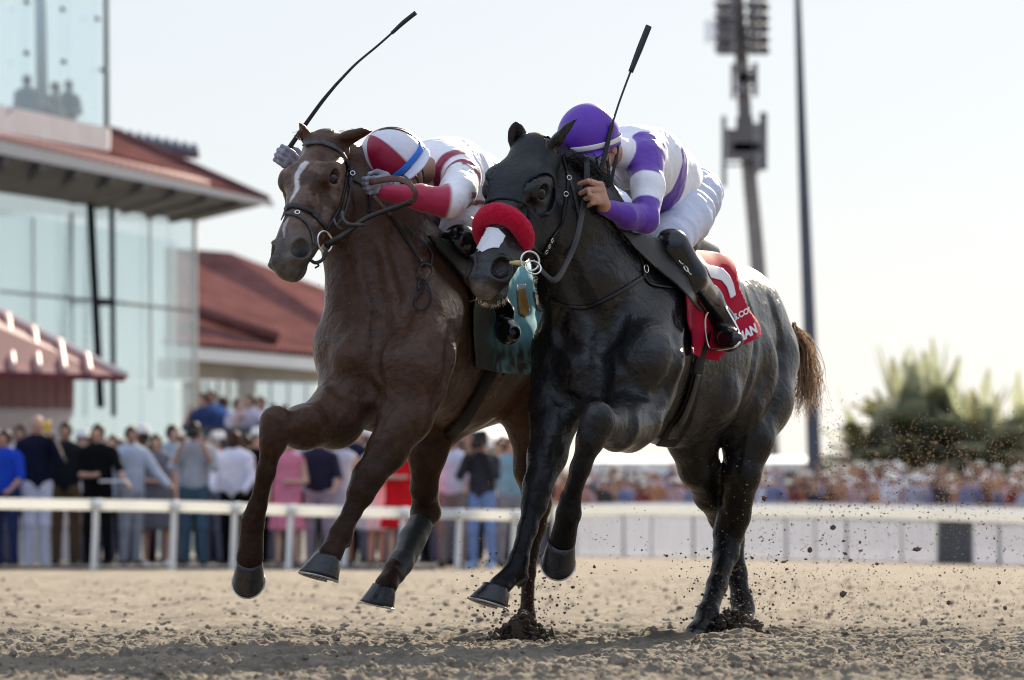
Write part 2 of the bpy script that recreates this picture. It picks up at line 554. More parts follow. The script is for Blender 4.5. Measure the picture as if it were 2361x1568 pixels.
def ear(B, base, tip, width, face, k=0.012, thick=0.35):
    """A pointed, cupped ear; face is the direction its opening looks."""
    base, tip = np.array(base), np.array(tip)
    ax = nrm(tip - base); L = np.linalg.norm(tip - base)
    f = nrm(np.array(face) - ax * (np.array(face) @ ax)); s = np.cross(ax, f)
    P = lambda t, a, b: base + ax * L * t + f * a + s * b
    B.cone(P(-0.15, 0, 0), P(0.30, 0, 0), width * 0.42, width * 0.52, 0.02, (f, 0.6), tagn='ear')
    B.cone(P(0.30, 0, 0), P(0.62, -0.003, 0), width * 0.52, width * 0.40, 0.01, (f, 0.45), tagn='ear')
    B.cone(P(0.62, -0.003, 0), P(1.0, 0.004, 0), width * 0.40, 0.004, 0.01, (f, 0.45), tagn='ear')
    B.cone(P(0.15, width * 0.34, 0), P(0.80, width * 0.22, 0), width * 0.26, width * 0.10, 0.012, None, True)

def hoof_geo(mb, cor, toe, heel_l, heel_r, sole_t, sole_hl, sole_hr):
    pass

def make_hoof(name, coronet, down, fwd, w, length, flare, m_hoof, m_shoe, parent, hole=True):
    """coronet centre, direction of the hoof axis, direction the toe looks, half width."""
    dn = nrm(down); f = nrm(np.array(fwd) - dn * (np.array(fwd) @ dn)); s = np.cross(dn, f)
    V, F = [], []
    seg = 28; rings = 7
    c0 = np.array(coronet)
    prof = []
    for i in range(rings + 1):
        t = i / rings
        for k in range(seg):
            a = 2 * math.pi * k / seg
            fr = math.cos(a)
            rr = w * (0.86 + flare * t)
            # toe longer than the heel, heel a little straighter
            x = rr * (1.0 * fr if fr > 0 else 0.86 * fr) + (0.16 * w + 0.36 * length * t if True else 0) * (0.5 + 0.5 * fr)
            y = rr * 0.97 * math.sin(a) * (1.0 if fr > -0.6 else 0.9)
            z = length * t * (1.0 if fr > 0 else 1.0 + 0.0 * fr) - (1 - t) * 0.10 * length * (fr < 0) * (-fr) * -1.0
            p = c0 + f * x + s * y + dn * z
            V.append(p + (f * 0.0016 + s * 0.0) * math.sin(t * 38 + k * 0.05))
    for i in range(rings):
        for k in range(seg): F.append((i * seg + k, i * seg + (k + 1) % seg, (i + 1) * seg + (k + 1) % seg, (i + 1) * seg + k))
    n0 = len(V)
    for rr, dz in ((0.80, 0.0), (0.74, -0.012), (0.30, -0.018)):
        for k in range(seg):
            q = np.array(V[rings * seg + k]); cc = c0 + dn * length + f * 0.16 * length
            V.append(cc + (q - cc) * rr + dn * dz * (1 if rr < 0.8 else 0))
    prev = rings * seg
    for j in range(3):
        cur = n0 + j * seg
        for k in range(seg): F.append((prev + k, prev + (k + 1) % seg, cur + (k + 1) % seg, cur + k))
        prev = cur
    F.append(tuple(prev + k for k in range(seg)))
    top = [k for k in range(seg)]
    F.append(tuple(reversed(top)))
    cr = [sum((np.array(V[f_[j]]) for j in range(4))) for f_ in F[:1]]
    hoof = mesh_from(name, V, F, m_hoof, parent)
    me = hoof.data
    bm = bmesh.new(); bm.from_mesh(me); bmesh.ops.recalc_face_normals(bm, faces=bm.faces); bm.to_mesh(me); bm.free()
    # shoe: a thin open band under the rim
    mb = MB(); pts = []; ns = []
    for k in range(seg + 1):
        a = 2 * math.pi * k / seg
        if math.cos(a) < -0.80: continue
        q = np.array(V[rings * seg + k % seg]); cc = c0 + dn * length + f * 0.16 * length
        pts.append((a, cc + (q - cc) * 0.93 + dn * 0.004))
    pts.sort(key=lambda t: (t[0] + 2 * math.pi - math.pi) % (2 * math.pi))
    P = [p for _, p in pts]
    mb.ribbon(P, [dn] * len(P), 0.017, 0.008, n=40)
    mb.build('horseshoe', m_shoe, hoof)
    return hoof

def eye_ball(H, side, parent, m):
    mb = MB().sphere(H(0.211, 0.032, side * 0.086), 0.0235 * H.k, 18, 12)
    return mb.build('eye', m, parent)

# ---- the dark horse ------------------------------------------------------------
AXB = nrm([0.50, 0.866, 0]); LATB = np.array([0.866, -0.50, 0])
BL = Body()
def _b(*pts, k=0.05, flat=None, t='trunk'): BL.px(list(pts), k, flat, t)
HB = HeadFrame(W(1240, 350, 19.25), W(1110, 672, 18.86), R(33))
# trunk
_b((1420, 800, 19.85, 178), (1560, 815, 20.4, 205), (1640, 790, 20.8, 180), k=0.08, flat=(LATB, 0.80))
_b((1505, 640, 19.95, 88), (1600, 690, 20.4, 85), (1660, 695, 20.8, 78), k=0.10)
_b((1630, 765, 20.8, 145), (1674, 752, 21.0, 131), k=0.08, flat=(LATB, 0.92))
_b((1674, 752, 21.0, 131), (1735, 812, 21.15, 107), k=0.10)
# chest and shoulders
_b((1392, 820, 19.55, 128), (1400, 900, 19.60, 105), k=0.06)
_b((1420, 610, 19.95, 70), (1302, 810, 19.58, 72), k=0.07)
_b((1302, 810, 19.58, 72), (1312, 888, 19.50, 74), k=0.05)
_b((1515, 640, 19.80, 72), (1490, 830, 19.38, 82), k=0.07)
_b((1490, 830, 19.38, 82), (1470, 900, 19.40, 72), k=0.05)
_b((1345, 845, 19.36, 58), (1350, 905, 19.36, 54), k=0.035)
_b((1437, 845, 19.30, 58), (1430, 905, 19.32, 54), k=0.035)
# neck
_b((1440, 700, 19.85, 142), (1385, 600, 19.62, 126), (1325, 490, 19.45, 104), (1272, 390, 19.33, 70), k=0.09, flat=(LATB, 0.86))
_b((1350, 780, 19.52, 84), (1312, 640, 19.44, 66), (1292, 540, 19.38, 62), (1285, 470, 19.36, 60), k=0.10)
_b((1420, 760, 19.55, 95), (1360, 640, 19.45, 80), k=0.10)
add_head(BL, HB, 0.02)
ear(BL, HB(0.00, 0.03, -0.058), W(1188, 280, 19.22), 0.072, (0.35, -1, 0))
ear(BL, HB(0.02, 0.035, 0.062), W(1331, 270, 19.15), 0.070, (0.6, -0.25, -0.75))
# viewer's left foreleg (straight, reaching)
_b((1300, 880, 19.50, 78), (1284, 940, 19.42, 62), (1262, 1050, 19.30, 42), (1240, 1125, 19.22, 33), k=0.04)
_b((1240, 1118, 19.22, 34), (1232, 1162, 19.20, 30), k=0.02)
_b((1232, 1162, 19.20, 27), (1216, 1220, 19.14, 21), (1196, 1290, 19.06, 21), k=0.025)
_b((1196, 1290, 19.06, 24), (1190, 1318, 19.05, 27), k=0.015)
_b((1202, 1330, 19.08, 17), (1200, 1340, 19.08, 15), k=0.02)
_b((1186, 1318, 19.05, 23), (1152, 1352, 18.98, 26), k=0.02)
# viewer's right foreleg (folded, knee towards the camera)
_b((1480, 900, 19.42, 78), (1462, 965, 19.25, 62), (1420, 985, 19.00, 50), (1382, 978, 18.82, 38), k=0.035)
_b((1450, 1000, 19.3, 45), (1420, 1005, 19.05, 35), k=0.03)
_b((1378, 962, 18.80, 38), (1362, 1012, 18.80, 33), k=0.025)
_b((1362, 1012, 18.80, 30), (1338, 1080, 18.84, 22), (1316, 1150, 18.92, 22), k=0.025)
_b((1316, 1150, 18.92, 24), (1312, 1182, 18.94, 29), k=0.015)
_b((1310, 1186, 18.94, 26), (1297, 1248, 19.00, 31), k=0.02)
# near hind (viewer's right)
_b((1738, 832, 21.0, 106), (1736, 925, 20.85, 88), (1725, 1010, 20.70, 56), (1710, 1095, 20.66, 42), k=0.05)
_b((1695, 890, 20.75, 80), (1700, 940, 20.64, 56), k=0.05)
_b((1710, 1095, 20.66, 42), (1692, 1190, 20.75, 36), (1680, 1228, 20.78, 33), k=0.03)
_b((1696, 1180, 20.82, 24), (1693, 1235, 20.84, 24), k=0.03)
_b((1680, 1228, 20.78, 33), (1674, 1275, 20.74, 29), k=0.03)
_b((1674, 1275, 20.74, 27), (1653, 1350, 20.60, 22), (1632, 1412, 20.46, 23), k=0.03)
_b((1632, 1412, 20.46, 25), (1626, 1430, 20.44, 26), k=0.02)
_b((1628, 1430, 20.44, 23), (1606, 1462, 20.34, 28), k=0.02)
# off hind (viewer's left thigh, crossing behind)
_b((1618, 915, 20.75, 82), (1597, 1010, 20.62, 58), (1610, 1080, 20.68, 43), (1638, 1140, 20.85, 36), (1668, 1190, 21.0, 33), k=0.04)
_b((1668, 1190, 21.0, 33), (1684, 1240, 21.1, 31), k=0.03)
_b((1684, 1240, 21.1, 29), (1698, 1320, 21.05, 22), (1710, 1385, 21.0, 23), k=0.03)
_b((1710, 1385, 21.0, 26), (1714, 1405, 20.98, 26), k=0.02)
_b((1714, 1405, 20.98, 24), (1712, 1440, 20.9, 27), k=0.02)
# muscle lines
def groove(B, pts, d, kk=0.03):
    P = [(W(u, v, Y), d) for u, v, Y in pts]
    for (p, r), (q, s) in zip(P[:-1], P[1:]): B.cone(p, q, r, s, kk, None, True)
groove(BL, [(1391, 760, 19.10), (1391, 900, 19.14)], 0.012, 0.045)
groove(BL, [(1345, 935, 19.20), (1391, 905, 19.13), (1440, 935, 19.12)], 0.012, 0.04)
groove(BL, [(1415, 700, 19.10), (1400, 780, 19.09)], 0.008, 0.04)

# ---- the brown horse -----------------------------------------------------------
AXR = nrm([0.45, 0.893, 0]); LATR = np.array([0.893, -0.45, 0])
BR = Body()
def _r(*pts, k=0.05, flat=None, t='trunk'): BR.px(list(pts), k, flat, t)
HR = HeadFrame(W(757, 335, 19.15), W(657, 628, 18.74), R(36))
_r((900, 800, 19.45, 175), (1030, 790, 20.0, 200), (1120, 790, 20.45, 185), k=0.08, flat=(LATR, 0.80))
_r((1010, 620, 19.6, 90), (1090, 660, 20.1, 85), (1170, 680, 20.6, 82), k=0.10)
_r((1120, 770, 20.4, 158), (1195, 760, 20.75, 145), k=0.08, flat=(LATR, 0.9))
_r((870, 820, 19.22, 132), (880, 880, 19.25, 118), k=0.06)
_r((930, 600, 19.6, 70), (800, 800, 19.22, 66), k=0.07)
_r((800, 800, 19.22, 66), (810, 868, 19.15, 74), k=0.05)
_r((1015, 640, 19.5, 72), (965, 820, 19.02, 80), k=0.07)
_r((965, 820, 19.02, 78), (950, 890, 18.98, 76), k=0.05)
_r((834, 840, 19.07, 58), (842, 900, 19.06, 56), k=0.06)
_r((925, 840, 18.99, 60), (922, 900, 18.98, 58), k=0.06)
# neck
_r((950, 700, 19.5, 148), (900, 600, 19.38, 128), (845, 490, 19.33, 104), (795, 390, 19.26, 70), k=0.09, flat=(LATR, 0.86))
_r((850, 780, 19.16, 92), (838, 670, 19.18, 72), (825, 560, 19.22, 64), (812, 480, 19.24, 60), k=0.10)
_r((930, 760, 19.2, 100), (890, 640, 19.22, 84), k=0.10)
add_head(BR, HR)
ear(BR, HR(0.01, 0.02, -0.060), W(692, 284, 19.12), 0.074, (-0.9, -0.4, 0.1))
ear(BR, HR(0.02, 0.03, 0.065), W(858, 301, 19.10), 0.078, (0.45, -0.3, -0.8))
# viewer's left foreleg: forearm lifted sideways, knee bent
_r((815, 900, 19.12, 78), (770, 965, 18.98, 66), (700, 985, 18.80, 48), (640, 985, 18.68, 36), k=0.04)
_r((636, 972, 18.67, 37), (630, 1018, 18.67, 32), k=0.025)
_r((630, 1015, 18.67, 27), (613, 1090, 18.70, 20), (594, 1165, 18.76, 20), k=0.025)
_r((594, 1165, 18.76, 22), (583, 1202, 18.78, 27), k=0.015)
_r((583, 1204, 18.78, 25), (576, 1285, 18.80, 32), k=0.02)
# viewer's right foreleg
_r((950, 890, 18.98, 74), (935, 960, 18.92, 60), (892, 1040, 18.84, 44), (850, 1100, 18.78, 35), k=0.04)
_r((848, 1098, 18.78, 36), (832, 1138, 18.76, 32), k=0.025)
_r((832, 1136, 18.76, 27), (812, 1180, 18.74, 20), (795, 1212, 18.72, 21), k=0.025)
_r((795, 1212, 18.72, 23), (786, 1230, 18.71, 27), k=0.015)
_r((798, 1240, 18.74, 16), (796, 1252, 18.74, 14), k=0.02)
_r((785, 1232, 18.71, 24), (762, 1278, 18.66, 28), k=0.02)
# booted hind leg swinging forward under the belly
_r((1090, 880, 20.35, 105), (1010, 960, 20.05, 64), (985, 1040, 19.95, 42), (978, 1126, 20.0, 30), k=0.05)
_r((978, 1126, 20.0, 29), (982, 1180, 20.1, 33), k=0.03)
_r((982, 1180, 20.1, 31), (952, 1242, 19.95, 22), (920, 1298, 19.82, 22), k=0.03)
_r((920, 1298, 19.82, 25), (910, 1315, 19.78, 26), k=0.02)
_r((910, 1315, 19.78, 22), (890, 1350, 19.70, 27), k=0.02)
# planted hind leg behind the dark horse
_r((1230, 860, 20.55, 105), (1245, 960, 20.45, 78), (1235, 1080, 20.45, 46), (1238, 1160, 20.6, 32), k=0.05)
_r((1238, 1160, 20.6, 31), (1230, 1215, 20.62, 27), k=0.03)
_r((1230, 1215, 20.62, 25), (1218, 1320, 20.5, 15), (1215, 1420, 20.4, 17), (1212, 1460, 20.35, 22), k=0.03)
groove(BR, [(880, 740, 18.78), (876, 900, 18.76)], 0.012, 0.045)
groove(BR, [(832, 940, 18.84), (876, 905, 18.75), (925, 945, 18.74)], 0.012, 0.04)
groove(BR, [(905, 650, 18.95), (885, 760, 18.78)], 0.008, 0.04)

# ---- muscle lines and folds laid on a first rough surface
def rough_tree(B):
    v, q = B.surface(0.018)
    return BVHTree.FromPolygons([Vector(p) for p in v], [tuple(f) for f in q.tolist()])
def lines(B, T, specs, sub):
    for pts, r, off in specs:
        P = []
        for u, v in resample(pts, max(3, len(pts) * 2)):
            o, d = ray(u, v); p, n, _, _ = T.ray_cast(o, d)
            if p is None: continue
            if n.dot(d) > 0: n = -n
            P.append(np.array(p) + np.array(n) * (off if sub else -off))
        m = len(P)
        for i in range(m - 1):
            f0, f1 = (0.55 + 0.45 * math.sin(math.pi * i / (m - 1))), (0.55 + 0.45 * math.sin(math.pi * (i + 1) / (m - 1)))
            B.cone(P[i], P[i + 1], r * f0, r * f1, r * 1.6, None, sub, 'line')
TB0, TR0 = rough_tree(BL), rough_tree(BR)
lines(BL, TB0, [
    ([(1391, 735), (1394, 800), (1391, 890)], 0.030, 0.014), ([(1440, 690), (1422, 770), (1428, 835), (1470, 880)], 0.022, 0.012),
    ([(1300, 720), (1288, 770), (1330, 805)], 0.020, 0.011), ([(1572, 700), (1560, 800), (1536, 890), (1500, 950)], 0.030, 0.016),
    ([(1540, 860), (1510, 900), (1470, 915)], 0.022, 0.012), ([(1775, 690), (1800, 780), (1790, 880), (1765, 960)], 0.022, 0.013),
    ([(1722, 680), (1745, 780), (1730, 880), (1700, 960)], 0.026, 0.016), ([(1668, 880), (1648, 950), (1610, 1010)], 0.024, 0.013),
    ([(1448, 930), (1462, 975), (1450, 1015)], 0.018, 0.010), ([(1292, 950), (1272, 1040), (1250, 1110)], 0.011, 0.0075),
    ([(1228, 1172), (1212, 1235), (1198, 1290)], 0.009, 0.0062), ([(1352, 1030), (1332, 1100), (1318, 1150)], 0.008, 0.0055),
    ([(1705, 1050), (1702, 1120), (1692, 1190)], 0.013, 0.0085), ([(1668, 1290), (1648, 1360), (1634, 1405)], 0.009, 0.0062),
    ([(1310, 600), (1330, 670), (1372, 740)], 0.026, 0.014), ([(1268, 890), (1290, 915), (1340, 925)], 0.02, 0.011),
    ([(1640, 1040), (1650, 1110), (1668, 1180)], 0.013, 0.0085)], True)
VEIN = 0.0072
lines(BL, TB0, [([(1640, 900), (1600, 930), (1575, 975)], VEIN, 0.002), ([(1282, 960), (1266, 1010), (1262, 1070)], VEIN, 0.002), ([(1300, 800), (1322, 850), (1316, 900)], VEIN, 0.002), ([(1730, 960), (1722, 1030), (1706, 1100)], VEIN, 0.002), ([(1196, 520), (1186, 560), (1172, 590)], 0.006, 0.002)], False)
lines(BR, TR0, [([(985, 820), (968, 870), (975, 920)], VEIN, 0.002), ([(930, 950), (905, 1000), (892, 1050)], VEIN, 0.002), ([(745, 940), (705, 955), (690, 985)], VEIN, 0.002), ([(1090, 900), (1050, 940), (1020, 985)], VEIN, 0.002), ([(752, 450), (735, 485), (720, 520)], 0.006, 0.002), ([(765, 455), (756, 490)], 0.005, 0.002), ([(860, 690), (850, 760), (862, 820)], VEIN, 0.002), ([(815, 820), (800, 860), (815, 900)], VEIN, 0.002)], False)
lines(BL, TB0, [([(1500, 760), (1500, 830), (1478, 890)], 0.050, 0.043), ([(1270, 960), (1262, 1020)], 0.030, 0.022), ([(1590, 1010), (1560, 985), (1600, 930), (1650, 860)], 0.010, 0.004), ([(1762, 780), (1770, 850), (1752, 930)], 0.050, 0.042), ([(1676, 900), (1672, 950)], 0.055, 0.046)], False)
lines(BR, TR0, [
    ([(882, 700), (879, 790), (878, 890)], 0.030, 0.014), ([(805, 745), (785, 800), (815, 830)], 0.020, 0.011), ([(935, 690), (932, 770)], 0.020, 0.012),
    ([(1042, 760), (1030, 850), (1002, 930)], 0.024, 0.015), ([(852, 560), (862, 640), (884, 710)], 0.026, 0.013), ([(905, 540), (925, 620), (950, 690)], 0.024, 0.012),
    ([(770, 930), (710, 955), (662, 968)], 0.011, 0.0075), ([(790, 1000), (735, 1005), (690, 1005)], 0.011, 0.0075), ([(948, 930), (918, 990), (872, 1070)], 0.014, 0.008),
    ([(908, 915), (896, 960), (880, 1000)], 0.014, 0.008), ([(838, 880), (862, 905), (885, 925)], 0.020, 0.011), ([(760, 880), (790, 905), (830, 915)], 0.020, 0.011),
    ([(626, 1025), (610, 1090), (594, 1165)], 0.010, 0.005), ([(828, 1145), (808, 1185), (796, 1212)], 0.010, 0.005), ([(985, 1040), (978, 1110)], 0.014, 0.008)], True)
lines(BR, TR0, [([(972, 800), (960, 870)], 0.050, 0.047), ([(800, 790), (800, 850)], 0.042, 0.037), ([(935, 950), (905, 1010)], 0.030, 0.021), ([(740, 955), (690, 965)], 0.028, 0.020), ([(905, 800), (915, 860)], 0.04, 0.038)], False)
HVOX = 0.0105 if not globals().get('DRAFT') else 0.016
def head_box(H):
    P = np.array([H(l, d, n) for l in (-0.02, 0.66) for d in (-0.20, 0.13) for n in (-0.14, 0.14)])
    return P.min(0), P.max(0)

M_eye = mat('horse_eye', (0.006, 0.004, 0.003), rough=0.05, spec=0.5)
M_hoof = mat('hoof_horn', (0.015, 0.015, 0.018), rough=0.26, spec=0.6, noise=0.5, nscale=45, bump=0.25, bscale=90)
M_shoe = mat('shoe_steel', (0.45, 0.44, 0.43), rough=0.38, metal=0.9, noise=0.3, nscale=60)

def coat_mat(name, rough, spec, coatw):
    m = mat(name, rough=rough, spec=spec, attr=True, noise=0.30, nscale=34, coat=coatw)
    nt = m.node_tree; N, L = nt.nodes, nt.links
    b = N['Principled BSDF']; b.inputs['Coat Roughness'].default_value = 0.30
    tc = N.new('ShaderNodeTexCoord')
    def noise(sc, det, vec=None, dist=0.0):
        n = N.new('ShaderNodeTexNoise'); n.inputs['Scale'].default_value = sc; n.inputs['Detail'].default_value = det; n.inputs['Distortion'].default_value = dist
        L.new(vec or tc.outputs['Object'], n.inputs['Vector']); return n.outputs['Fac']
    mp = N.new('ShaderNodeMapping'); mp.inputs['Scale'].default_value = (1.0, 1.0, 0.22); L.new(tc.outputs['Object'], mp.inputs['Vector'])
    b1 = N.new('ShaderNodeBump'); b1.inputs['Strength'].default_value = 0.55; b1.inputs['Distance'].default_value = 0.026; L.new(noise(13, 4, None, 0.25), b1.inputs['Height'])
    b2 = N.new('ShaderNodeBump'); b2.inputs['Strength'].default_value = 0.45; b2.inputs['Distance'].default_value = 0.011; L.new(noise(46, 5), b2.inputs['Height']); L.new(b1.outputs['Normal'], b2.inputs['Normal'])
    b3 = N.new('ShaderNodeBump'); b3.inputs['Strength'].default_value = 0.45; b3.inputs['Distance'].default_value = 0.0022; L.new(noise(420, 3, mp.outputs['Vector']), b3.inputs['Height']); L.new(b2.outputs['Normal'], b3.inputs['Normal'])
    L.new(b3.outputs['Normal'], b.inputs['Normal'])
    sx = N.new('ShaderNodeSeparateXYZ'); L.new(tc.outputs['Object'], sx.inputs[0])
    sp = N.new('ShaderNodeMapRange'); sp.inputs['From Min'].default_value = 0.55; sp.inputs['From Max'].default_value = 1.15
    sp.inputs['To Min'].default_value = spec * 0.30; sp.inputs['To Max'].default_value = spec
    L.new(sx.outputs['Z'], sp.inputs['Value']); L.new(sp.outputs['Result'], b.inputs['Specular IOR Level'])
    r = N.new('ShaderNodeMapRange'); r.inputs['From Min'].default_value = 0.3; r.inputs['From Max'].default_value = 0.7
    r.inputs['To Min'].default_value = rough - 0.08; r.inputs['To Max'].default_value = rough + 0.16
    L.new(noise(9, 5), r.inputs['Value']); L.new(r.outputs['Result'], b.inputs['Roughness'])
    return m
M_coat_dark = coat_mat('dark_coat', 0.23, 0.46, 0.05)
M_coat_brown = coat_mat('brown_coat', 0.32, 0.28, 0.0)

def below_knees(P, legs):
    """1 on the lower legs, 0 above."""
    r = np.zeros(len(P))
    for pts in legs:
        for a, b in zip(pts[:-1], pts[1:]):
            d, _ = seg_dist(P, W(*a), W(*b))
            r = np.maximum(r, sstep(0.13, 0.05, d))
    return r

def make_horse(name, B, H, m, label, colour):
    root = empty(name, (float(H.o[0]) + 0.3, float(H.o[1]) + 0.8, 0), label, 'horse')
    lo, hi = head_box(H)
    v, q = B.surface(HVOX, [(lo, hi, HVOX * 0.52)])
    v = v.astype(np.float64)
    body = mesh_from('body', v, q, m, root, True, colour(v))
    for s in (-1, 1): eye_ball(H, s, root, M_eye)
    return root, body, v, q

def col_dark(P):
    n = fbm(P, 5, 4, 3)[:, None]; n2 = fbm(P, 22, 3, 9)[:, None]
    L_ = HB.loc(P)
    c = np.array([0.012, 0.0115, 0.012]) * (0.75 + 0.5 * n2)
    grey = sstep(0.50, 0.66, n) * 0.6 * sstep(0.75, 1.0, P[:, 2:3])
    c = c + grey * np.array([0.020, 0.020, 0.022])
    n3 = fbm(P, 11, 4, 31)[:, None]
    flank = sstep(0.70, 1.0, (P[:, 2:3])) * sstep(0.42, 0.62, n3) * (L_[:, 0:1] > 0.75)
    c = c + flank * np.array([0.030, 0.026, 0.024])
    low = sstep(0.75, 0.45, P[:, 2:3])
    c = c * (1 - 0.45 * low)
    L = HB.loc(P)
    lip = (sstep(0.575, 0.605, L[:, 0]) * (L[:, 0] < 0.68) * (np.abs(L[:, 2]) < 0.07) * (np.abs(L[:, 1]) < 0.10))[:, None]
    c = c * (1 - lip) + lip * np.array([0.13, 0.11, 0.09])
    nos = np.exp(-(((L[:, 0] - 0.536) / 0.036) ** 2 + ((np.abs(L[:, 2]) - 0.054) / 0.022) ** 2 + ((L[:, 1] - 0.018) / 0.030) ** 2) ** 2)[:, None]
    c = c * (1 - 0.8 * nos) + 0.12 * nos * np.array([0.10, 0.02, 0.02])
    return c

def col_brown(P):
    n = fbm(P, 5, 4, 5)[:, None]; n2 = fbm(P, 24, 3, 11)[:, None]
    c = np.array([0.074, 0.036, 0.022]) * (0.62 + 0.6 * n2)
    c = c * (0.85 + 0.35 * n)
    # dust on the face, chest and forelegs
    L = HR.loc(P)
    face = (sstep(0.05, 0.2, L[:, 0]) * (L[:, 0] < 0.66) * (np.abs(L[:, 2]) < 0.13) * (L[:, 1] > -0.06))[:, None]
    c = c + face * sstep(0.40, 0.62, n2) * np.array([0.055, 0.045, 0.038])
    muz = (sstep(0.42, 0.52, L[:, 0]) * (L[:, 0] < 0.66) * (np.abs(L[:, 2]) < 0.10) * (np.abs(L[:, 1]) < 0.11))[:, None]
    c = c * (1 - muz) + muz * np.array([0.085, 0.070, 0.060]) * (0.5 + 1.0 * n2)
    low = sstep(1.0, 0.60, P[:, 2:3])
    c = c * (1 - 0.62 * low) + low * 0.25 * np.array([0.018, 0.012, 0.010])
    # white blaze: a star narrowing to a strip, a second piece lower on the nose
    l, w = L[:, 0], L[:, 2] + 0.006 * np.sin(L[:, 0] * 60) + 0.010 * (fbm(P, 60, 2, 4) - 0.5)
    half = np.interp(l, [0.165, 0.18, 0.215, 0.25, 0.29, 0.325, 0.345], [0.0, 0.016, 0.014, 0.007, 0.009, 0.005, 0.0])
    mid = np.interp(l, [0.15, 0.25, 0.37], [0.004, -0.004, -0.006])
    b1 = sstep(0.006, -0.004, np.abs(w - mid) - half) * (half > 0)
    half2 = np.interp(l, [0.405, 0.43, 0.46, 0.50], [0.0, 0.009, 0.005, 0.0])
    b2 = sstep(0.005, -0.003, np.abs(w + 0.004) - half2) * (half2 > 0) * 0.7
    b = (np.maximum(b1, b2) * (L[:, 1] > 0.0))[:, None] * (0.65 + 0.35 * n2)
    c = c * (1 - b) + b * np.array([0.62, 0.60, 0.60])
    nos = np.exp(-(((L[:, 0] - 0.536) / 0.036) ** 2 + ((np.abs(L[:, 2]) - 0.054) / 0.022) ** 2 + ((L[:, 1] - 0.018) / 0.030) ** 2) ** 2)[:, None]
    c = c * (1 - 0.85 * nos)
    return np.maximum(c, 0.004)

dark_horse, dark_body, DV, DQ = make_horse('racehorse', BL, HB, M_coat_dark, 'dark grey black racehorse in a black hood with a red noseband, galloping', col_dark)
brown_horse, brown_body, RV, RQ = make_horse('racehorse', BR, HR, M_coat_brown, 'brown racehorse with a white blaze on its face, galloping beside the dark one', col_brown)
T_dark = BVHTree.FromPolygons([Vector(p) for p in DV], [tuple(f) for f in DQ.tolist()])
T_brown = BVHTree.FromPolygons([Vector(p) for p in RV], [tuple(f) for f in RQ.tolist()])

def hoofs(parent, specs):
    for (u, v, Y, r), dn, fw, ln, fl in specs:
        make_hoof('hoof', W(u, v, Y), dn, fw, r / S(Y), ln, fl, M_hoof, M_shoe, parent)
hoofs(dark_horse, [
    ((1150, 1352, 18.98, 35), (-0.25, -0.12, -0.9), (-0.85, -0.45, -0.25), 0.072, 0.30),
    ((1296, 1246, 19.00, 37), (-0.10, 0.72, -0.70), (-0.15, -0.70, -0.72), 0.100, 0.24),
    ((1606, 1458, 20.34, 32), (-0.15, -0.25, -0.95), (-0.45, -0.85, -0.1), 0.050, 0.25),
    ((1712, 1440, 20.90, 31), (0.0, -0.15, -0.98), (-0.3, -0.9, -0.1), 0.055, 0.25),
])
hoofs(brown_horse, [
    ((576, 1288, 18.80, 35), (-0.06, 0.74, -0.68), (-0.10, -0.68, -0.74), 0.100, 0.24),
    ((760, 1282, 18.66, 36), (-0.22, -0.12, -0.95), (-0.80, -0.55, -0.05), 0.085, 0.28),
    ((890, 1350, 19.70, 32), (-0.20, 0.0, -0.95), (-0.75, -0.6, -0.1), 0.080, 0.26),
    ((1212, 1455, 20.35, 27), (-0.05, -0.1, -0.98), (-0.4, -0.9, 0), 0.045, 0.2),
])
# ---------------------------------------------------------------- jockeys
M_skin = mat('skin', rough=0.5, spec=0.4, attr=True, noise=0.15, nscale=60, bump=0.15, bscale=160, sub=0.1)
M_silk = mat('silk', rough=0.42, spec=0.45, attr=True, noise=0.06, nscale=30, bump=0.10, bscale=220, sheen=0.3)
M_breech = mat('breeches_nylon', rough=0.5, spec=0.4, attr=True, noise=0.05, nscale=40, bump=0.10, bscale=200)
M_boot = mat('boot_leather', (0.008, 0.008, 0.010), rough=0.16, spec=0.6, noise=0.3, nscale=20, bump=0.15, bscale=30)
M_helmet = mat('helmet_cover', rough=0.38, spec=0.45, attr=True, noise=0.07, nscale=40, bump=0.06, bscale=140)
M_blackrub = mat('black_webbing', (0.012, 0.012, 0.014), rough=0.5, spec=0.4, bump=0.3, bscale=200)
M_lens = mat('goggle_lens', (0.02, 0.02, 0.025), rough=0.08, spec=0.8)
M_metal = mat('bright_steel', (0.72, 0.71, 0.69), rough=0.18, metal=1.0)
M_hair = mat('dark_hair', (0.012, 0.010, 0.009), rough=0.55)

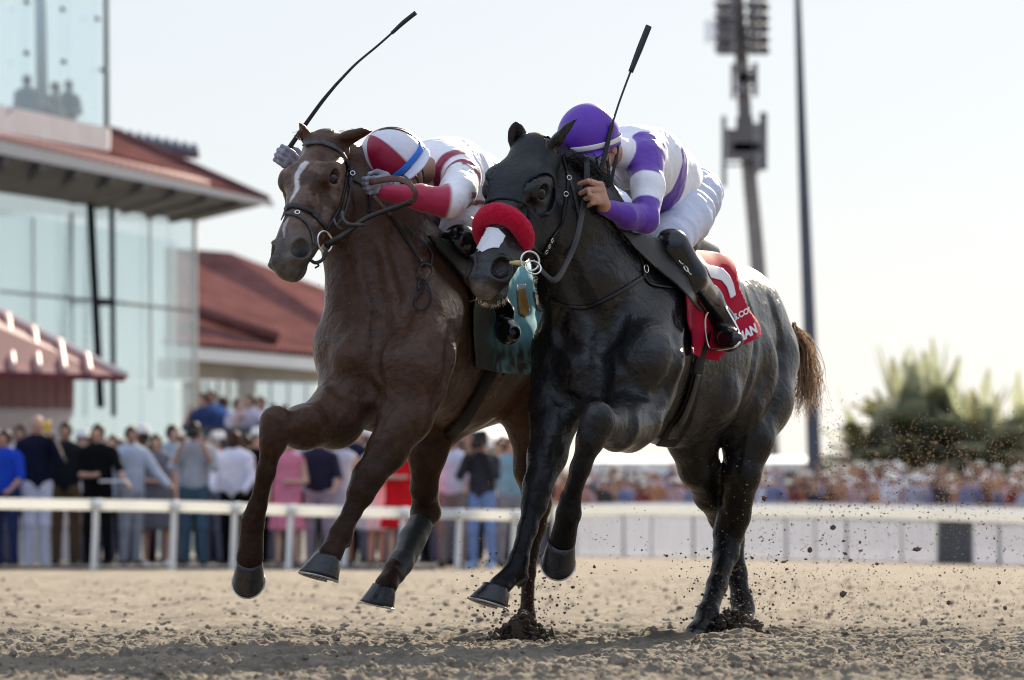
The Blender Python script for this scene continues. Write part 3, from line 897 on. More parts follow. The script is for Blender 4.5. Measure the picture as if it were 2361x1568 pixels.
def grip_hand(B, c, g, d, s=1.0, t='hand'):
    """A fist closed round a bar at c: g along the bar to the thumb side, d from wrist to knuckles."""
    g = nrm(g); d = nrm(np.array(d) - g * (np.array(d) @ g)); n = np.cross(d, g); c = np.array(c, float)
    P = lambda a, b, e: c + s * (d * a + n * b + g * e)
    B.cone(P(-0.062, -0.022, 0.0), P(0.018, -0.030, 0.0), 0.020 * s, 0.017 * s, 0.012, None, tagn=t)
    for e in (-0.026, 0.026): B.cone(P(-0.050, -0.022, e * 0.7), P(0.018, -0.030, e), 0.017 * s, 0.014 * s, 0.012, None, tagn=t)
    for i, e in enumerate((0.031, 0.0105, -0.0105, -0.030)):
        L = (0.95, 1.08, 1.0, 0.82)[i]
        k0, k1, k2, k3 = P(0.020, -0.031, e), P(0.020 + 0.030 * L, -0.020, e * 1.03), P(0.020 + 0.030 * L, 0.012 * L, e), P(0.012, 0.024, e * 0.97)
        r = (0.0098, 0.0102, 0.0098, 0.0085)[i] * s
        B.cone(k0, k1, r * 1.12, r, 0.006, None, tagn=t); B.cone(k1, k2, r, r * 0.94, 0.004, None, tagn=t); B.cone(k2, k3, r * 0.94, r * 0.82, 0.004, None, tagn=t)
    B.cone(P(-0.050, -0.012, 0.030), P(-0.020, 0.006, 0.050), 0.016 * s, 0.013 * s, 0.012, None, tagn=t)
    B.cone(P(-0.020, 0.006, 0.050), P(0.012, 0.022, 0.046), 0.0115 * s, 0.0095 * s, 0.005, None, tagn=t)
    return P(-0.062, -0.022, 0.0)

def face(B, c, up, fw, s=1.0):
    """Head with nose, brow, chin and ears."""
    up = nrm(up); fw = nrm(np.array(fw) - up * (np.array(fw) @ up)); si = np.cross(up, fw)
    P = lambda a, b, e: np.array(c) + s * (fw * a + si * b + up * e)
    A = [fw, si, up]
    B.ell(P(-0.005, 0, 0.02), np.array((0.098, 0.076, 0.100)) * s, A, 0.02, tagn='head')
    B.ell(P(0.030, 0, -0.055), np.array((0.062, 0.060, 0.075)) * s, A, 0.03, tagn='head')
    B.cone(P(0.055, 0, -0.105), P(0.062, 0, -0.112), 0.024 * s, 0.020 * s, 0.02, tagn='head')
    B.cone(P(0.088, 0, -0.005), P(0.112, 0, -0.042), 0.010 * s, 0.014 * s, 0.012, tagn='head')
    B.cone(P(0.086, -0.018, -0.074), P(0.086, 0.018, -0.074), 0.009 * s, 0.009 * s, 0.008, tagn='head')
    for q in (-1, 1):
        B.cone(P(0.083, q * 0.012, 0.010), P(0.070, q * 0.048, 0.010), 0.012 * s, 0.012 * s, 0.012, tagn='head')
        B.ell(P(0.088, q * 0.033, -0.010), np.array((0.012, 0.016, 0.010)) * s, A, 0.008, True)
        B.ell(P(0.080, q * 0.033, -0.012), np.array((0.011, 0.012, 0.011)) * s, A, 0.003, tagn='head')
        B.ell(P(0.058, q * 0.050, -0.045), np.array((0.028, 0.020, 0.026)) * s, A, 0.02, tagn='head')
        B.ell(P(-0.008, q * 0.078, -0.018), np.array((0.018, 0.009, 0.032)) * s, A, 0.006, tagn='head')

def helmet(parent, c, up, fw, rx, ry, rz, colour, peak=True, band=None, name='helmet', peak_len=0.045):
    up = nrm(up); fw = nrm(np.array(fw) - up * (np.array(fw) @ up)); si = np.cross(up, fw)
    c = np.array(c)
    V, F, C = [], [], []
    seg, ring = 72, 34
    for i in range(ring + 1):
        t = i / ring
        th = t * R(108)
        for k in range(seg):
            a = 2 * math.pi * k / seg
            x, y, z = math.sin(th) * math.cos(a), math.sin(th) * math.sin(a), math.cos(th)
            if th > R(90): x *= 1.0 / math.sin(th) * 0.995; y *= 1.0 / math.sin(th) * 0.995
            z = z if z > -0.2 else z
            p = c + fw * x * rx + si * y * ry + up * (z * rz)
            V.append(p); C.append(colour(a, t, z))
    for i in range(ring):
        for k in range(seg): F.append((i * seg + k, (i + 1) * seg + k, (i + 1) * seg + (k + 1) % seg, i * seg + (k + 1) % seg))
    n = len(V)
    for k in range(seg):                # turned-in rim
        V.append(c + (np.array(V[ring * seg + k]) - c) * 0.90); C.append((0.02, 0.02, 0.02))
    for k in range(seg): F.append((ring * seg + k, n + k, n + (k + 1) % seg, ring * seg + (k + 1) % seg))
    if peak:
        n = len(V); m = 26
        for j in range(5):
            u = j / 4
            for k in range(m):
                a = R(-64) + R(128) * k / (m - 1)
                ext = peak_len * u * (math.cos(a * 1.25) ** 0.7 if abs(a) < R(71) else 0)
                z = -0.28 - 0.16 * u * math.cos(a)
                V.append(c + fw * (math.cos(a) * (rx + ext)) + si * (math.sin(a) * (ry + ext * 0.3)) + up * (z * rz)); C.append(colour(a, 2.0, z))
        for j in range(4):
            for k in range(m - 1): F.append((n + j * m + k, n + (j + 1) * m + k, n + (j + 1) * m + k + 1, n + j * m + k + 1))
        n2 = len(V)
        for j in range(5 * m): V.append(np.array(V[n + j]) - up * 0.005 - fw * 0.001); C.append(tuple(0.3 * q for q in C[n + j]))
        for j in range(4):
            for k in range(m - 1): F.append((n2 + j * m + k, n2 + j * m + k + 1, n2 + (j + 1) * m + k + 1, n2 + (j + 1) * m + k))
        for k in range(m - 1): F.append((n + 4 * m + k, n2 + 4 * m + k, n2 + 4 * m + k + 1, n + 4 * m + k + 1))
    o = mesh_from(name, V, F, M_helmet, parent, True, np.array(C))
    return o, (lambda a, z, off=0.003: c + fw * (math.cos(a) * (rx + off) * math.sqrt(max(0.0, 1 - min(z, 0.99) ** 2) if z > 0 else 1)) + si * (math.sin(a) * (ry + off) * math.sqrt(max(0.0, 1 - min(z, 0.99) ** 2) if z > 0 else 1)) + up * z * rz)

def cloth(B, names, d, h, clip=None, fold=None, name='cloth', m=None, parent=None, colour=None, fine=()):
    G = B.grown(d, names)
    f = G.field(h)
    if clip is not None:
        x, y, z = f.grid()
        f.F = np.maximum(f.F, clip(x, y, z)).astype(np.float32)
    v, q = f.surface()
    v = v.astype(np.float64)
    v = smooth_verts(v, q, 1, 0.4)
    if fold is not None:
        a, b = q[:, 2] , 0
        N = np.zeros_like(v)
        fn = np.cross(v[q[:, 2]] - v[q[:, 0]], v[q[:, 3]] - v[q[:, 1]])
        for k in range(4):
            for j in range(3): N[:, j] += np.bincount(q[:, k], fn[:, j], len(v))
        N /= np.linalg.norm(N, axis=1)[:, None] + 1e-12
        v = v + N * fold(v)[:, None]
    return mesh_from(name, v, q, m, parent, True, colour(v)), v, q

def plane_clip(p, n):
    n = nrm(n); c = float(np.dot(p, n))
    return lambda x, y, z: x * n[0] + y * n[1] + z * n[2] - c

def ridged(P, scale, seed, sharp=2.0):
    n = fbm(P, scale, 3, seed)
    return (1 - np.abs(2 * n - 1)) ** sharp

JH = 0.0065 if not globals().get('DRAFT') else 0.010
# ---- jockey in purple and white -------------------------------------------------
JP = Body()
def _p(*pts, k=0.03, flat=None, t='torso'): JP.px(list(pts), k, flat, t)
_p((1590, 452, 20.45, 57), (1545, 408, 20.2, 60), (1500, 375, 19.95, 70), (1462, 363, 19.80, 70), k=0.06)
_p((1440, 350, 19.9, 52), (1486, 362, 19.72, 48), k=0.06)
_p((1462, 380, 19.75, 50), (1515, 430, 20.0, 52), (1560, 460, 20.3, 50), k=0.05)
_p((1446, 358, 19.68, 28), (1398, 352, 19.52, 26), k=0.03, t='head')
_p((1462, 358, 19.75, 40), (1428, 354, 19.60, 33), k=0.03, t='torso')
face(JP, W(1372, 340, 19.44), (-0.30, -0.12, 0.94), (-0.55, -0.75, -0.30), 1.0)
_p((1488, 368, 19.66, 40), (1494, 430, 19.55, 33), (1488, 505, 19.44, 28), k=0.03, t='arm')
_p((1488, 505, 19.44, 28), (1445, 498, 19.36, 25), (1394, 478, 19.28, 15), k=0.02, t='arm')
_p((1405, 365, 19.95, 38), (1335, 480, 19.72, 28), (1330, 480, 19.6, 26), (1348, 460, 19.45, 15), k=0.03, t='arm')
_p((1606, 450, 20.38, 58), (1580, 500, 20.15, 55), (1543, 558, 19.88, 46), k=0.04, t='thigh')
_p((1540, 450, 20.62, 56), (1420, 510, 20.45, 54), (1320, 575, 20.25, 44), k=0.04, t='thigh')
def flank_Y(T, u, v, r, out=1.25):
    o, d = ray(u, v); hit = T.ray_cast(o, d)[0]
    return hit.y - out * r / S(hit.y)
_p(*[(u, v, flank_Y(T_dark, u, v, r), r) for u, v, r in ((1548, 572, 42), (1590, 640, 35), (1630, 692, 31), (1664, 738, 26))], k=0.03, t='shin')
FY = flank_Y(T_dark, 1664, 768, 24) + 0.0
_p((1320, 575, 20.25, 40), (1345, 650, 20.3, 34), (1365, 735, 20.35, 24), k=0.03, t='shin')
_p((1666, 742, FY, 26), (1662, 772, FY + 0.03, 25), k=0.02, t='foot')
_p((1662, 776, FY + 0.02, 22), (1680, 782, FY - 0.12, 24), (1694, 784, FY - 0.17, 17), k=0.02, t='foot')
_p((1365, 735, 20.35, 25), (1345, 780, 20.1, 18), k=0.02, t='foot')
g_whip = nrm(W(1412, 285, 19.34) - W(1374, 450, 19.26))
# left hand: knuckles up, the fingers closed leftwards over the rein and whip
for kx, ky, mx, my, tx, ty, r in ((1384, 427, 1357, 417, 1336, 424, 6.8), (1387, 440, 1356, 437, 1338, 446, 7.0), (1388, 453, 1360, 454, 1346, 461, 6.6), (1388, 464, 1366, 468, 1355, 475, 5.8)):
    _p((1393, 474, 19.26, 12), (kx, ky, 19.21, 9.5), k=0.012, t='hand')
    _p((kx, ky, 19.21, r * 1.15), (mx, my, 19.165, r), k=0.006, t='hand')
    _p((mx, my, 19.165, r), (tx, ty, 19.20, r * 0.82), k=0.004, t='hand')
_p((1394, 470, 19.24, 10), (1376, 462, 19.18, 7.5), (1360, 448, 19.15, 6.2), k=0.006, t='hand')
_p((1392, 478, 19.28, 14), (1393, 474, 19.26, 13), k=0.01, t='hand')
purple = empty('person', tuple(W(1560, 480, 20.1)), 'jockey in white and purple silks and a purple helmet, crouched on the dark horse', 'person')
def skin_col(P): return np.tile(np.array([0.50, 0.27, 0.19]), (len(P), 1)) * (0.85 + 0.3 * fbm(P, 40, 2, 2)[:, None])
hb = (W(1335, 495, 19.1), W(1402, 400, 19.5))
def person_body(parent, B, boxes, col):
    S_ = B.grown(-0.006)
    for i, t in enumerate(S_.p):       # head and hands stay full size
        if t[8] in ('head', 'hand'):
            S_.p[i] = t[:3] + ((t[3] + 0.006, t[4] + 0.006) if t[0] == 'c' else (t[3] + 0.006, t[4])) + t[5:]
    for t in B.p:
        if t[7]: S_.p.append(t)
    v, q = S_.surface(JH * 1.25, boxes)
    return mesh_from('body', v, q, M_skin, parent, True, col(v.astype(np.float64)))
def box_of(pts, pad):
    P = np.array(pts); return P.min(0) - pad, P.max(0) + pad, 0.0042
person_body(purple, JP, [box_of([W(1368, 448, 19.26)], 0.10), box_of([W(1372, 345, 19.44)], 0.16)], skin_col)
PUR, WHT, DKP = np.array([0.105, 0.022, 0.36]), np.array([0.84, 0.84, 0.89]), np.array([0.05, 0.008, 0.10])
def purple_col(P):
    c = np.tile(WHT, (len(P), 1)).astype(float)
    da, ta = seg_dist(P, W(1490, 345, 19.68), W(1488, 505, 19.44))
    df, tf = seg_dist(P, W(1488, 505, 19.44), W(1394, 478, 19.28))
    db, tb = seg_dist(P, W(1405, 365, 19.95), W(1335, 480, 19.72))
    dc, tc_ = seg_dist(P, W(1330, 480, 19.6), W(1348, 460, 19.45))
    arm = (da < 0.078) & (da < df + 0.02)
    w = arm * np.maximum(sstep(0.485, 0.455, ta), sstep(0.785, 0.815, ta)) * sstep(0.082, 0.074, da)
    w = np.maximum(w, (df < 0.085) * sstep(-0.004, 0.004, da - df))[:, None]
    c = c * (1 - w) + w * PUR
    c[(db < 0.07) & (tb < 0.45)] = PUR; c[(dc < 0.06)] = PUR
    ax = nrm(W(1590, 452, 20.45) - W(1478, 365, 19.85)); s = (P - W(1478, 365, 19.85)) @ ax
    tor = ~arm & (df > 0.07) & (db > 0.075)
    w = (tor * sstep(0.081, 0.089, s) * sstep(0.189, 0.181, s))[:, None]; c = c * (1 - w) + w * PUR
    hem = tor & (s > -0.1) & (s < 0.25) & (P[:, 2] < W(1480, 440, 19.8)[2]) & (P[:, 0] < W(1475, 440, 19.8)[0])
    c[hem] = DKP
    return c
def sleeve_folds(P):
    return 0.0055 * (ridged(P * np.array([1, 1, 0.6]), 13, 5, 2.2) - 0.35) + 0.0016 * (ridged(P, 34, 7) - 0.4)
cloth(JP, ('torso', 'arm'), 0.004, JH, clip=plane_clip(W(1605, 470, 20.3), W(1600, 455, 20.4) - W(1520, 390, 20.0)), fold=sleeve_folds, name='jersey', m=M_silk, parent=purple, colour=purple_col)
def breech_folds(P):
    d = nrm(W(1606, 450, 20.38) - W(1543, 558, 19.88))
    s = (P @ d) * 75 + 2.4 * fbm(P, 12, 3, 8) * 3
    return 0.0055 * np.sin(s) * sstep(0.25, 0.65, fbm(P, 9, 2, 3)) + 0.003 * (ridged(P, 26, 9) - 0.4)
cloth(JP, ('thigh',), 0.007, JH, fold=breech_folds, name='breeches', m=M_breech, parent=purple, colour=lambda P: np.tile(np.array([0.60, 0.64, 0.78]), (len(P), 1)))
cloth(JP, ('shin', 'foot'), 0.006, JH, name='boot', m=M_boot, parent=purple, colour=lambda P: np.ones((len(P), 3)))
def hel_purple(a, t, z):
    if t > 1.5: return (0.125, 0.035, 0.45)
    if -0.24 < z < -0.06 and False: return (0.8, 0.8, 0.75)
    return (0.115, 0.030, 0.40)
hp, hpf = helmet(purple, W(1357, 318, 19.43), (-0.16, -0.22, 0.96), (-0.40, -0.85, -0.25), 0.134, 0.122, 0.136, hel_purple)
mb = MB(); PTS = [hpf(a, -0.13 - 0.02 * math.cos(a), 0.0035) for a in np.linspace(R(-150), R(150), 40)]
cc = W(1357, 318, 19.43)
mb.ribbon(PTS, [nrm(p - cc) for p in PTS], 0.021, 0.003, n=80)
mb.build('helmet_band', mat('white_elastic', (0.80, 0.80, 0.74), rough=0.6), hp)
# goggles on the face and the chin strap
mb = MB()
mb.ribbon([W(1420, 300, 19.47), W(1424, 340, 19.43), W(1416, 385, 19.40), W(1408, 425, 19.38)], [(0.5, -0.8, 0.1)] * 4, 0.016, 0.004)
mb.ribbon([W(1398, 352, 19.385), W(1404, 400, 19.37), W(1402, 432, 19.37)], [(0.3, -0.9, 0.1)] * 3, 0.014, 0.004)
mb.build('chin_strap', M_blackrub, hp)
mb = MB().ribbon([W(1340, 368, 19.30), W(1368, 372, 19.29), W(1394, 362, 19.36)], [(-0.3, -0.9, 0), (0.0, -1, 0), (0.5, -0.8, 0)], 0.05, 0.012)
mb.build('goggles', M_lens, purple)

# ---- jockey in red and white ----------------------------------------------------
JR = Body()
def _q(*pts, k=0.03, flat=None, t='torso'): JR.px(list(pts), k, flat, t)
_q((1150, 452, 20.4, 58), (1095, 425, 20.05, 66), (1040, 402, 19.75, 76), (1005, 398, 19.6, 74), k=0.06)
_q((1010, 420, 19.6, 66), (1060, 440, 19.8, 66), (1110, 460, 20.1, 56), k=0.05)
_q((958, 385, 19.8, 52), (1050, 400, 19.5, 50), k=0.06)
_q((985, 392, 19.48, 28), (940, 392, 19.38, 26), k=0.03, t='head')
face(JR, W(922, 386, 19.30), (-0.42, -0.30, 0.80), (0.28, -0.80, -0.55), 1.0)
_q((1068, 408, 19.38, 40), (1056, 440, 19.25, 37), (1036, 466, 19.12, 33), k=0.03, t='arm')
_q((1036, 466, 19.12, 32), (970, 456, 19.08, 27), (888, 444, 19.05, 15), k=0.02, t='arm')
_q((955, 380, 19.82, 38), (820, 445, 19.80, 28), (760, 420, 19.7, 24), (690, 388, 19.56, 15), k=0.03, t='arm')
_q((1112, 470, 20.15, 56), (1085, 505, 19.85, 52), (1058, 540, 19.52, 44), k=0.04, t='thigh')
_q((1055, 470, 20.35, 55), (990, 505, 20.1, 50), (950, 520, 19.9, 42), k=0.04, t='thigh')
_q(*[(u, v, flank_Y(T_brown, u, v, r), r) for u, v, r in ((1060, 560, 40), (1110, 640, 33), (1155, 715, 25))], k=0.03, t='shin')
FR = flank_Y(T_brown, 1155, 740, 24)
_q((950, 540, 19.9, 40), (980, 640, 20.0, 33), (1010, 720, 20.1, 24), k=0.03, t='shin')
_q((1156, 720, FR, 26), (1158, 752, FR + 0.02, 25), k=0.02, t='foot')
_q((1158, 757, FR, 23), (1172, 766, FR - 0.13, 23), (1180, 768, FR - 0.18, 17), k=0.02, t='foot')
_q((1010, 720, 20.1, 24), (1000, 770, 19.9, 18), k=0.02, t='foot')
red = empty('person', tuple(W(1080, 470, 20.0)), 'jockey in red and white silks and a quartered helmet, crouched on the brown horse', 'person')
w_red = nrm(W(845, 145, 19.5) - W(700, 292, 19.5))
grip_hand(JR, W(664, 368, 19.50), nrm(W(700, 292, 19.5) - W(660, 352, 19.5)), (-0.75, -0.55, 0.1), 1.0)
grip_hand(JR, W(866, 424, 19.06), (-0.15, -0.2, 0.97), (-0.80, -0.45, 0.1), 0.88)
def red_skin(P):
    c = skin_col(P) * 0.75
    n = fbm(P, 70, 3, 4)[:, None]
    for hc in (W(662, 362, 19.50), W(866, 424, 19.06)):
        g = (np.linalg.norm(P - hc, axis=1) < 0.105)
        c[g] = (np.array([0.30, 0.29, 0.36]) * (0.35 + 1.0 * n[g])) 
    return c
person_body(red, JR, [box_of([W(660, 352, 19.5)], 0.11), box_of([W(862, 420, 19.03)], 0.10), box_of([W(922, 390, 19.3)], 0.16)], red_skin)
RED, DRED = np.array([0.40, 0.007, 0.055]), np.array([0.26, 0.005, 0.042])
def red_col(P):
    c = np.tile(WHT, (len(P), 1)).astype(float) * (1 - 0.25 * sstep(0.55, 0.72, fbm(P, 14, 4, 21)) * sstep(0.5, 0.6, fbm(P, 90, 2, 5)))[:, None]
    sh = W(1068, 408, 19.38)
    da, ta = seg_dist(P, sh, W(1036, 466, 19.12)); df, tf = seg_dist(P, W(1036, 466, 19.12), W(888, 444, 19.05))
    fore = (df < 0.075) & (df < da + 0.012) & (tf > 0.02)
    ax = nrm(W(1150, 452, 20.4) - W(1005, 398, 19.6)); s = (P - W(1005, 398, 19.6)) @ ax
    r = np.linalg.norm(P - sh - np.array([0.01, 0.05, 0.0]), axis=1)
    tor = (da > 0.070) & (df > 0.08)
    w = (tor * sstep(0.094, 0.102, r) * sstep(0.136, 0.128, r))[:, None]; c = c * (1 - w) + w * DRED
    c[tor & (s > 0.20) & (s < 0.34)] = DRED
    c[tor & (P[:, 2] < W(1040, 462, 19.7)[2])] = DRED
    trim = tor & (np.abs(P[:, 2] - W(1040, 478, 19.6)[2] - 0.012 * np.sin(P[:, 0] * 40)) < 0.006)
    c[trim] = WHT * 0.8
    w = ((df < 0.075) * sstep(-0.004, 0.004, da + 0.012 - df) * sstep(0.0, 0.07, tf))[:, None]; c = c * (1 - w) + w * RED
    d2, _ = seg_dist(P, W(820, 445, 19.8), W(690, 388, 19.56)); c[d2 < 0.06] = RED
    return c
cloth(JR, ('torso', 'arm'), 0.004, JH, clip=plane_clip(W(1150, 470, 20.3), W(1150, 452, 20.4) - W(1040, 402, 19.75)), fold=sleeve_folds, name='jersey', m=M_silk, parent=red, colour=red_col)
cloth(JR, ('thigh',), 0.007, JH, fold=breech_folds, name='breeches', m=M_breech, parent=red, colour=lambda P: np.tile(np.array([0.62, 0.58, 0.62]), (len(P), 1)) * (1 - 0.55 * sstep(0.52, 0.68, fbm(P, 18, 4, 2)))[:, None])
cloth(JR, ('shin', 'foot'), 0.006, JH, name='boot', m=M_boot, parent=red, colour=lambda P: np.ones((len(P), 3)))
def hel_red(a, t, z):
    w = (0.70, 0.70, 0.78); r = (0.30, 0.006, 0.04)
    if t > 1.5: return w
    q = ((a / (math.pi / 3)) + 0.05) % 2
    return w if q < 1 else r
hr, hrf = helmet(red, W(906, 370, 19.28), (-0.64, -0.30, 0.70), (0.30, -0.75, 0.0), 0.134, 0.124, 0.136, hel_red)
mb = MB(); PTS = [hrf(a, -0.16, 0.004) for a in np.linspace(R(-110), R(110), 40)]
cc = W(906, 370, 19.28)
mb.ribbon(PTS, [nrm(p - cc) for p in PTS], 0.026, 0.003, n=70)
mb.build('helmet_band', mat('blue_elastic', (0.02, 0.16, 0.62), rough=0.5), hr)
mb = MB(); PTS = [hrf(R(55), z, 0.004) for z in np.linspace(-0.3, 0.95, 14)]
mb.ribbon(PTS, [nrm(p - cc) for p in PTS], 0.010, 0.003)
PTS = [hrf(R(66), z, 0.004) for z in np.linspace(-0.3, 0.95, 14)]
mb.ribbon(PTS, [nrm(p - cc) for p in PTS], 0.010, 0.003)
mb.ribbon([W(966, 372, 19.22), W(976, 400, 19.20), W(978, 430, 19.20)], [(0.4, -0.9, 0)] * 3, 0.010, 0.003)
mb.ribbon([W(955, 400, 19.17), W(966, 425, 19.17), W(962, 445, 19.18)], [(0.3, -0.9, 0)] * 3, 0.010, 0.003)
mb.build('chin_strap', M_blackrub, hr)
mb = MB().ribbon([W(925, 410, 19.15), W(942, 425, 19.13), W(955, 438, 19.16)], [(0.1, -0.95, -0.2)] * 3, 0.035, 0.012)
mb.build('goggles', M_lens, red)
# ---- whips ----------------------------------------------------------------------
M_whip = mat('whip_shaft', (0.012, 0.018, 0.018), rough=0.35, spec=0.5, bump=0.2, bscale=300)
wp = empty('riding_whip', tuple(W(1374, 440, 19.26)), 'black riding whip with a padded flap held upright by the purple jockey', 'whip')
MB().tube([W(1462, 146, 19.428), W(1452, 170, 19.42), W(1428, 235, 19.38), W(1412, 285, 19.34)], 0.0042, 8).build('shaft', M_whip, wp)
MB().tube([W(1412, 285, 19.34), W(1394, 360, 19.30), W(1376, 440, 19.26), W(1368, 475, 19.24)], [0.0085, 0.010, 0.011, 0.012], 10).build('handle', M_blackrub, wp)
MB().ribbon([W(1454, 166, 19.42), W(1474, 115, 19.45), W(1496, 60, 19.48)], [(0.2, -1, 0)] * 3, [0.020, 0.026, 0.026], 0.010).build('flap', M_whip, wp)
wr = empty('riding_whip', tuple(W(664, 346, 19.5)), 'long curved dark whip raised by the red jockey behind the brown horse ears', 'whip')
MB().tube([W(652, 364, 19.5), W(680, 322, 19.5), W(705, 286, 19.5), W(742, 235, 19.5), W(775, 195, 19.5)], [0.010, 0.010, 0.0085, 0.0080, 0.0065], 10).build('handle', M_blackrub, wr)
MB().tube([W(775, 195, 19.5), W(820, 148, 19.5), W(870, 106, 19.5), W(905, 75, 19.5)], [0.0065, 0.0048, 0.0045], 8).build('shaft', M_whip, wr)
MB().ribbon([W(903, 77, 19.5), W(930, 52, 19.5), W(959, 29, 19.5)], [(0.1, -1, 0)] * 3, [0.014, 0.018, 0.018], 0.008).build('flap', M_whip, wr)
# ---------------------------------------------------------------- saddlery
M_leather = mat('black_leather', (0.007, 0.007, 0.008), rough=0.38, spec=0.5, noise=0.5, nscale=40, bump=0.2, bscale=120)
M_dusty = mat('dusty_leather', (0.045, 0.043, 0.045), rough=0.5, spec=0.5, noise=0.6, nscale=50, bump=0.3, bscale=120)
M_brownrein = mat('brown_rubber_rein', (0.13, 0.055, 0.04), rough=0.5, spec=0.4, noise=0.25, nscale=60, bump=0.4, bscale=200)
M_hood = mat('hood_cloth', (0.010, 0.012, 0.016), rough=0.5, spec=0.35, noise=0.25, nscale=30, bump=0.35, bscale=60)
M_fleece = mat('red_fleece', (0.50, 0.004, 0.035), rough=0.9, spec=0.1, noise=0.25, nscale=80, bump=0.9, bscale=260, sheen=0.6, sheen_col=(1.0, 0.25, 0.3), dist=0.006)
M_tape = mat('white_tape', (0.74, 0.74, 0.78), rough=0.7, bump=0.3, bscale=120)
M_clothR = mat('racing_cloth', rough=0.7, spec=0.12, attr=True, noise=0.12, nscale=25, bump=0.12, bscale=300)
M_print = mat('white_print', (0.78, 0.76, 0.80), rough=0.6)
M_girth = mat('girth_elastic', (0.004, 0.004, 0.005), rough=0.6, spec=0.25, bump=0.4, bscale=180)
M_bit = mat('rubber_bit', (0.55, 0.50, 0.22), rough=0.4)

def hit(T, u, v, off=0.0, Y=None):
    o, d = ray(u, v)
    p, n, _, _ = T.ray_cast(o, d)
    if p is None:
        q = Vector(W(u, v, Y if Y else 19.3))          # beside the outline: the nearest place on the body
        p, n, _, _ = T.find_nearest(q)
        if n.dot(q - p) < 0: n = -n
        return np.array(p) + np.array(n) * off, np.array(n)
    if n.dot(d) > 0: n = -n
    return np.array(p) + np.array(n) * off, np.array(n)

def strap(mb, T, pts, width, lift=0.003, thick=0.005, n=None):
    """A strap lying on the animal, through points seen from the front; a third value sets the depth where it hangs free."""
    P, N = [], []
    q = resample([(p[0], p[1], p[2] if len(p) > 2 else 0) for p in pts], n or len(pts) * 4) if len(pts) > 2 else np.array([(p[0], p[1], p[2] if len(p) > 2 else 0) for p in pts])
    for u, v, Y in q:
        if Y > 15: P.append(W(u, v, Y)); N.append(np.array([0.1, -1, 0.1]))
        else:
            p, nn = hit(T, u, v, lift + thick / 2, (19.12 if v < 420 else 18.85) if u < 760 else 19.3); P.append(p); N.append(nn)
    N = np.array(N)
    for _ in range(2):
        N[1:-1] = (N[:-2] + N[1:-1] * 2 + N[2:]) / 4
    N /= np.linalg.norm(N, axis=1)[:, None]
    mb.ribbon(P, list(N), width, thick, n=len(P) * 3)
    return P

def inside_poly(px, py, poly):
    r = np.zeros(px.shape, bool)
    n = len(poly)
    for i in range(n):
        x0, y0 = poly[i]; x1, y1 = poly[(i + 1) % n]
        c = ((y0 > py) != (y1 > py)) & (px < (x1 - x0) * (py - y0) / ((y1 - y0) or 1e-9) + x0)
        r ^= c
    return r

def sheet(name, T, poly, off, thick, step, m, parent=None, colour=None, ripple=None, Y=20.0):
    """A cloth cut to an outline and laid on the body below it, with its own thickness."""
    poly = np.array(poly, float)
    bmt = bmesh.new()
    x0, y0 = poly.min(0); x1, y1 = poly.max(0)
    gx, gy = np.arange(x0 - step, x1 + 2 * step, step), np.arange(y0 - step, y1 + 2 * step, step)
    X, Yy = np.meshgrid(gx, gy, indexing='ij')
    ins = inside_poly(X, Yy, [tuple(p) for p in poly])
    # corner points of cells near the outline are pulled onto it
    idx = -np.ones(X.shape, int); pts = []
    cell = ins[:-1, :-1] | ins[1:, :-1] | ins[:-1, 1:] | ins[1:, 1:]
    need = np.zeros(X.shape, bool)
    for a in (0, 1):
        for b in (0, 1): need[a:a + cell.shape[0], b:b + cell.shape[1]] |= cell
    for i, j in np.argwhere(need):
        p = np.array([X[i, j], Yy[i, j]])
        if not ins[i, j]:
            best, bd = p, 1e9
            for k in range(len(poly)):
                a, b = poly[k], poly[(k + 1) % len(poly)]
                t = np.clip(((p - a) @ (b - a)) / ((b - a) @ (b - a) + 1e-9), 0, 1)
                q = a + t * (b - a); dd = np.linalg.norm(p - q)
                if dd < bd: best, bd = q, dd
            p = best
        idx[i, j] = len(pts); pts.append(p)
    P3, N3 = [], []
    for u, v in pts:
        p, n = hit(T, u, v, off, Y); P3.append(p); N3.append(n)
    P3, N3 = np.array(P3), np.array(N3)
    if ripple is not None: P3 = P3 + N3 * ripple(np.array(pts), P3)[:, None]
    F = [(idx[i, j], idx[i + 1, j], idx[i + 1, j + 1], idx[i, j + 1]) for i, j in np.argwhere(cell)]
    n = len(P3)
    V = np.concatenate([P3, P3 - N3 * thick])
    edges = {}
    for f in F:
        for k in range(4): edges[(f[k], f[(k + 1) % 4])] = 1
    FF = [tuple(f) for f in F] + [tuple(x + n for x in reversed(f)) for f in F]
    for (a, b) in list(edges):
        if (b, a) not in edges: FF.append((b, a, a + n, b + n))
    cols = None
    if colour is not None:
        c = colour(np.array(pts), P3); cols = np.concatenate([c, c])
    o = mesh_from(name, V, FF, m, parent, True, cols)
    bm = bmesh.new(); bm.from_mesh(o.data); bmesh.ops.recalc_face_normals(bm, faces=bm.faces); bm.to_mesh(o.data); bm.free()
    return o

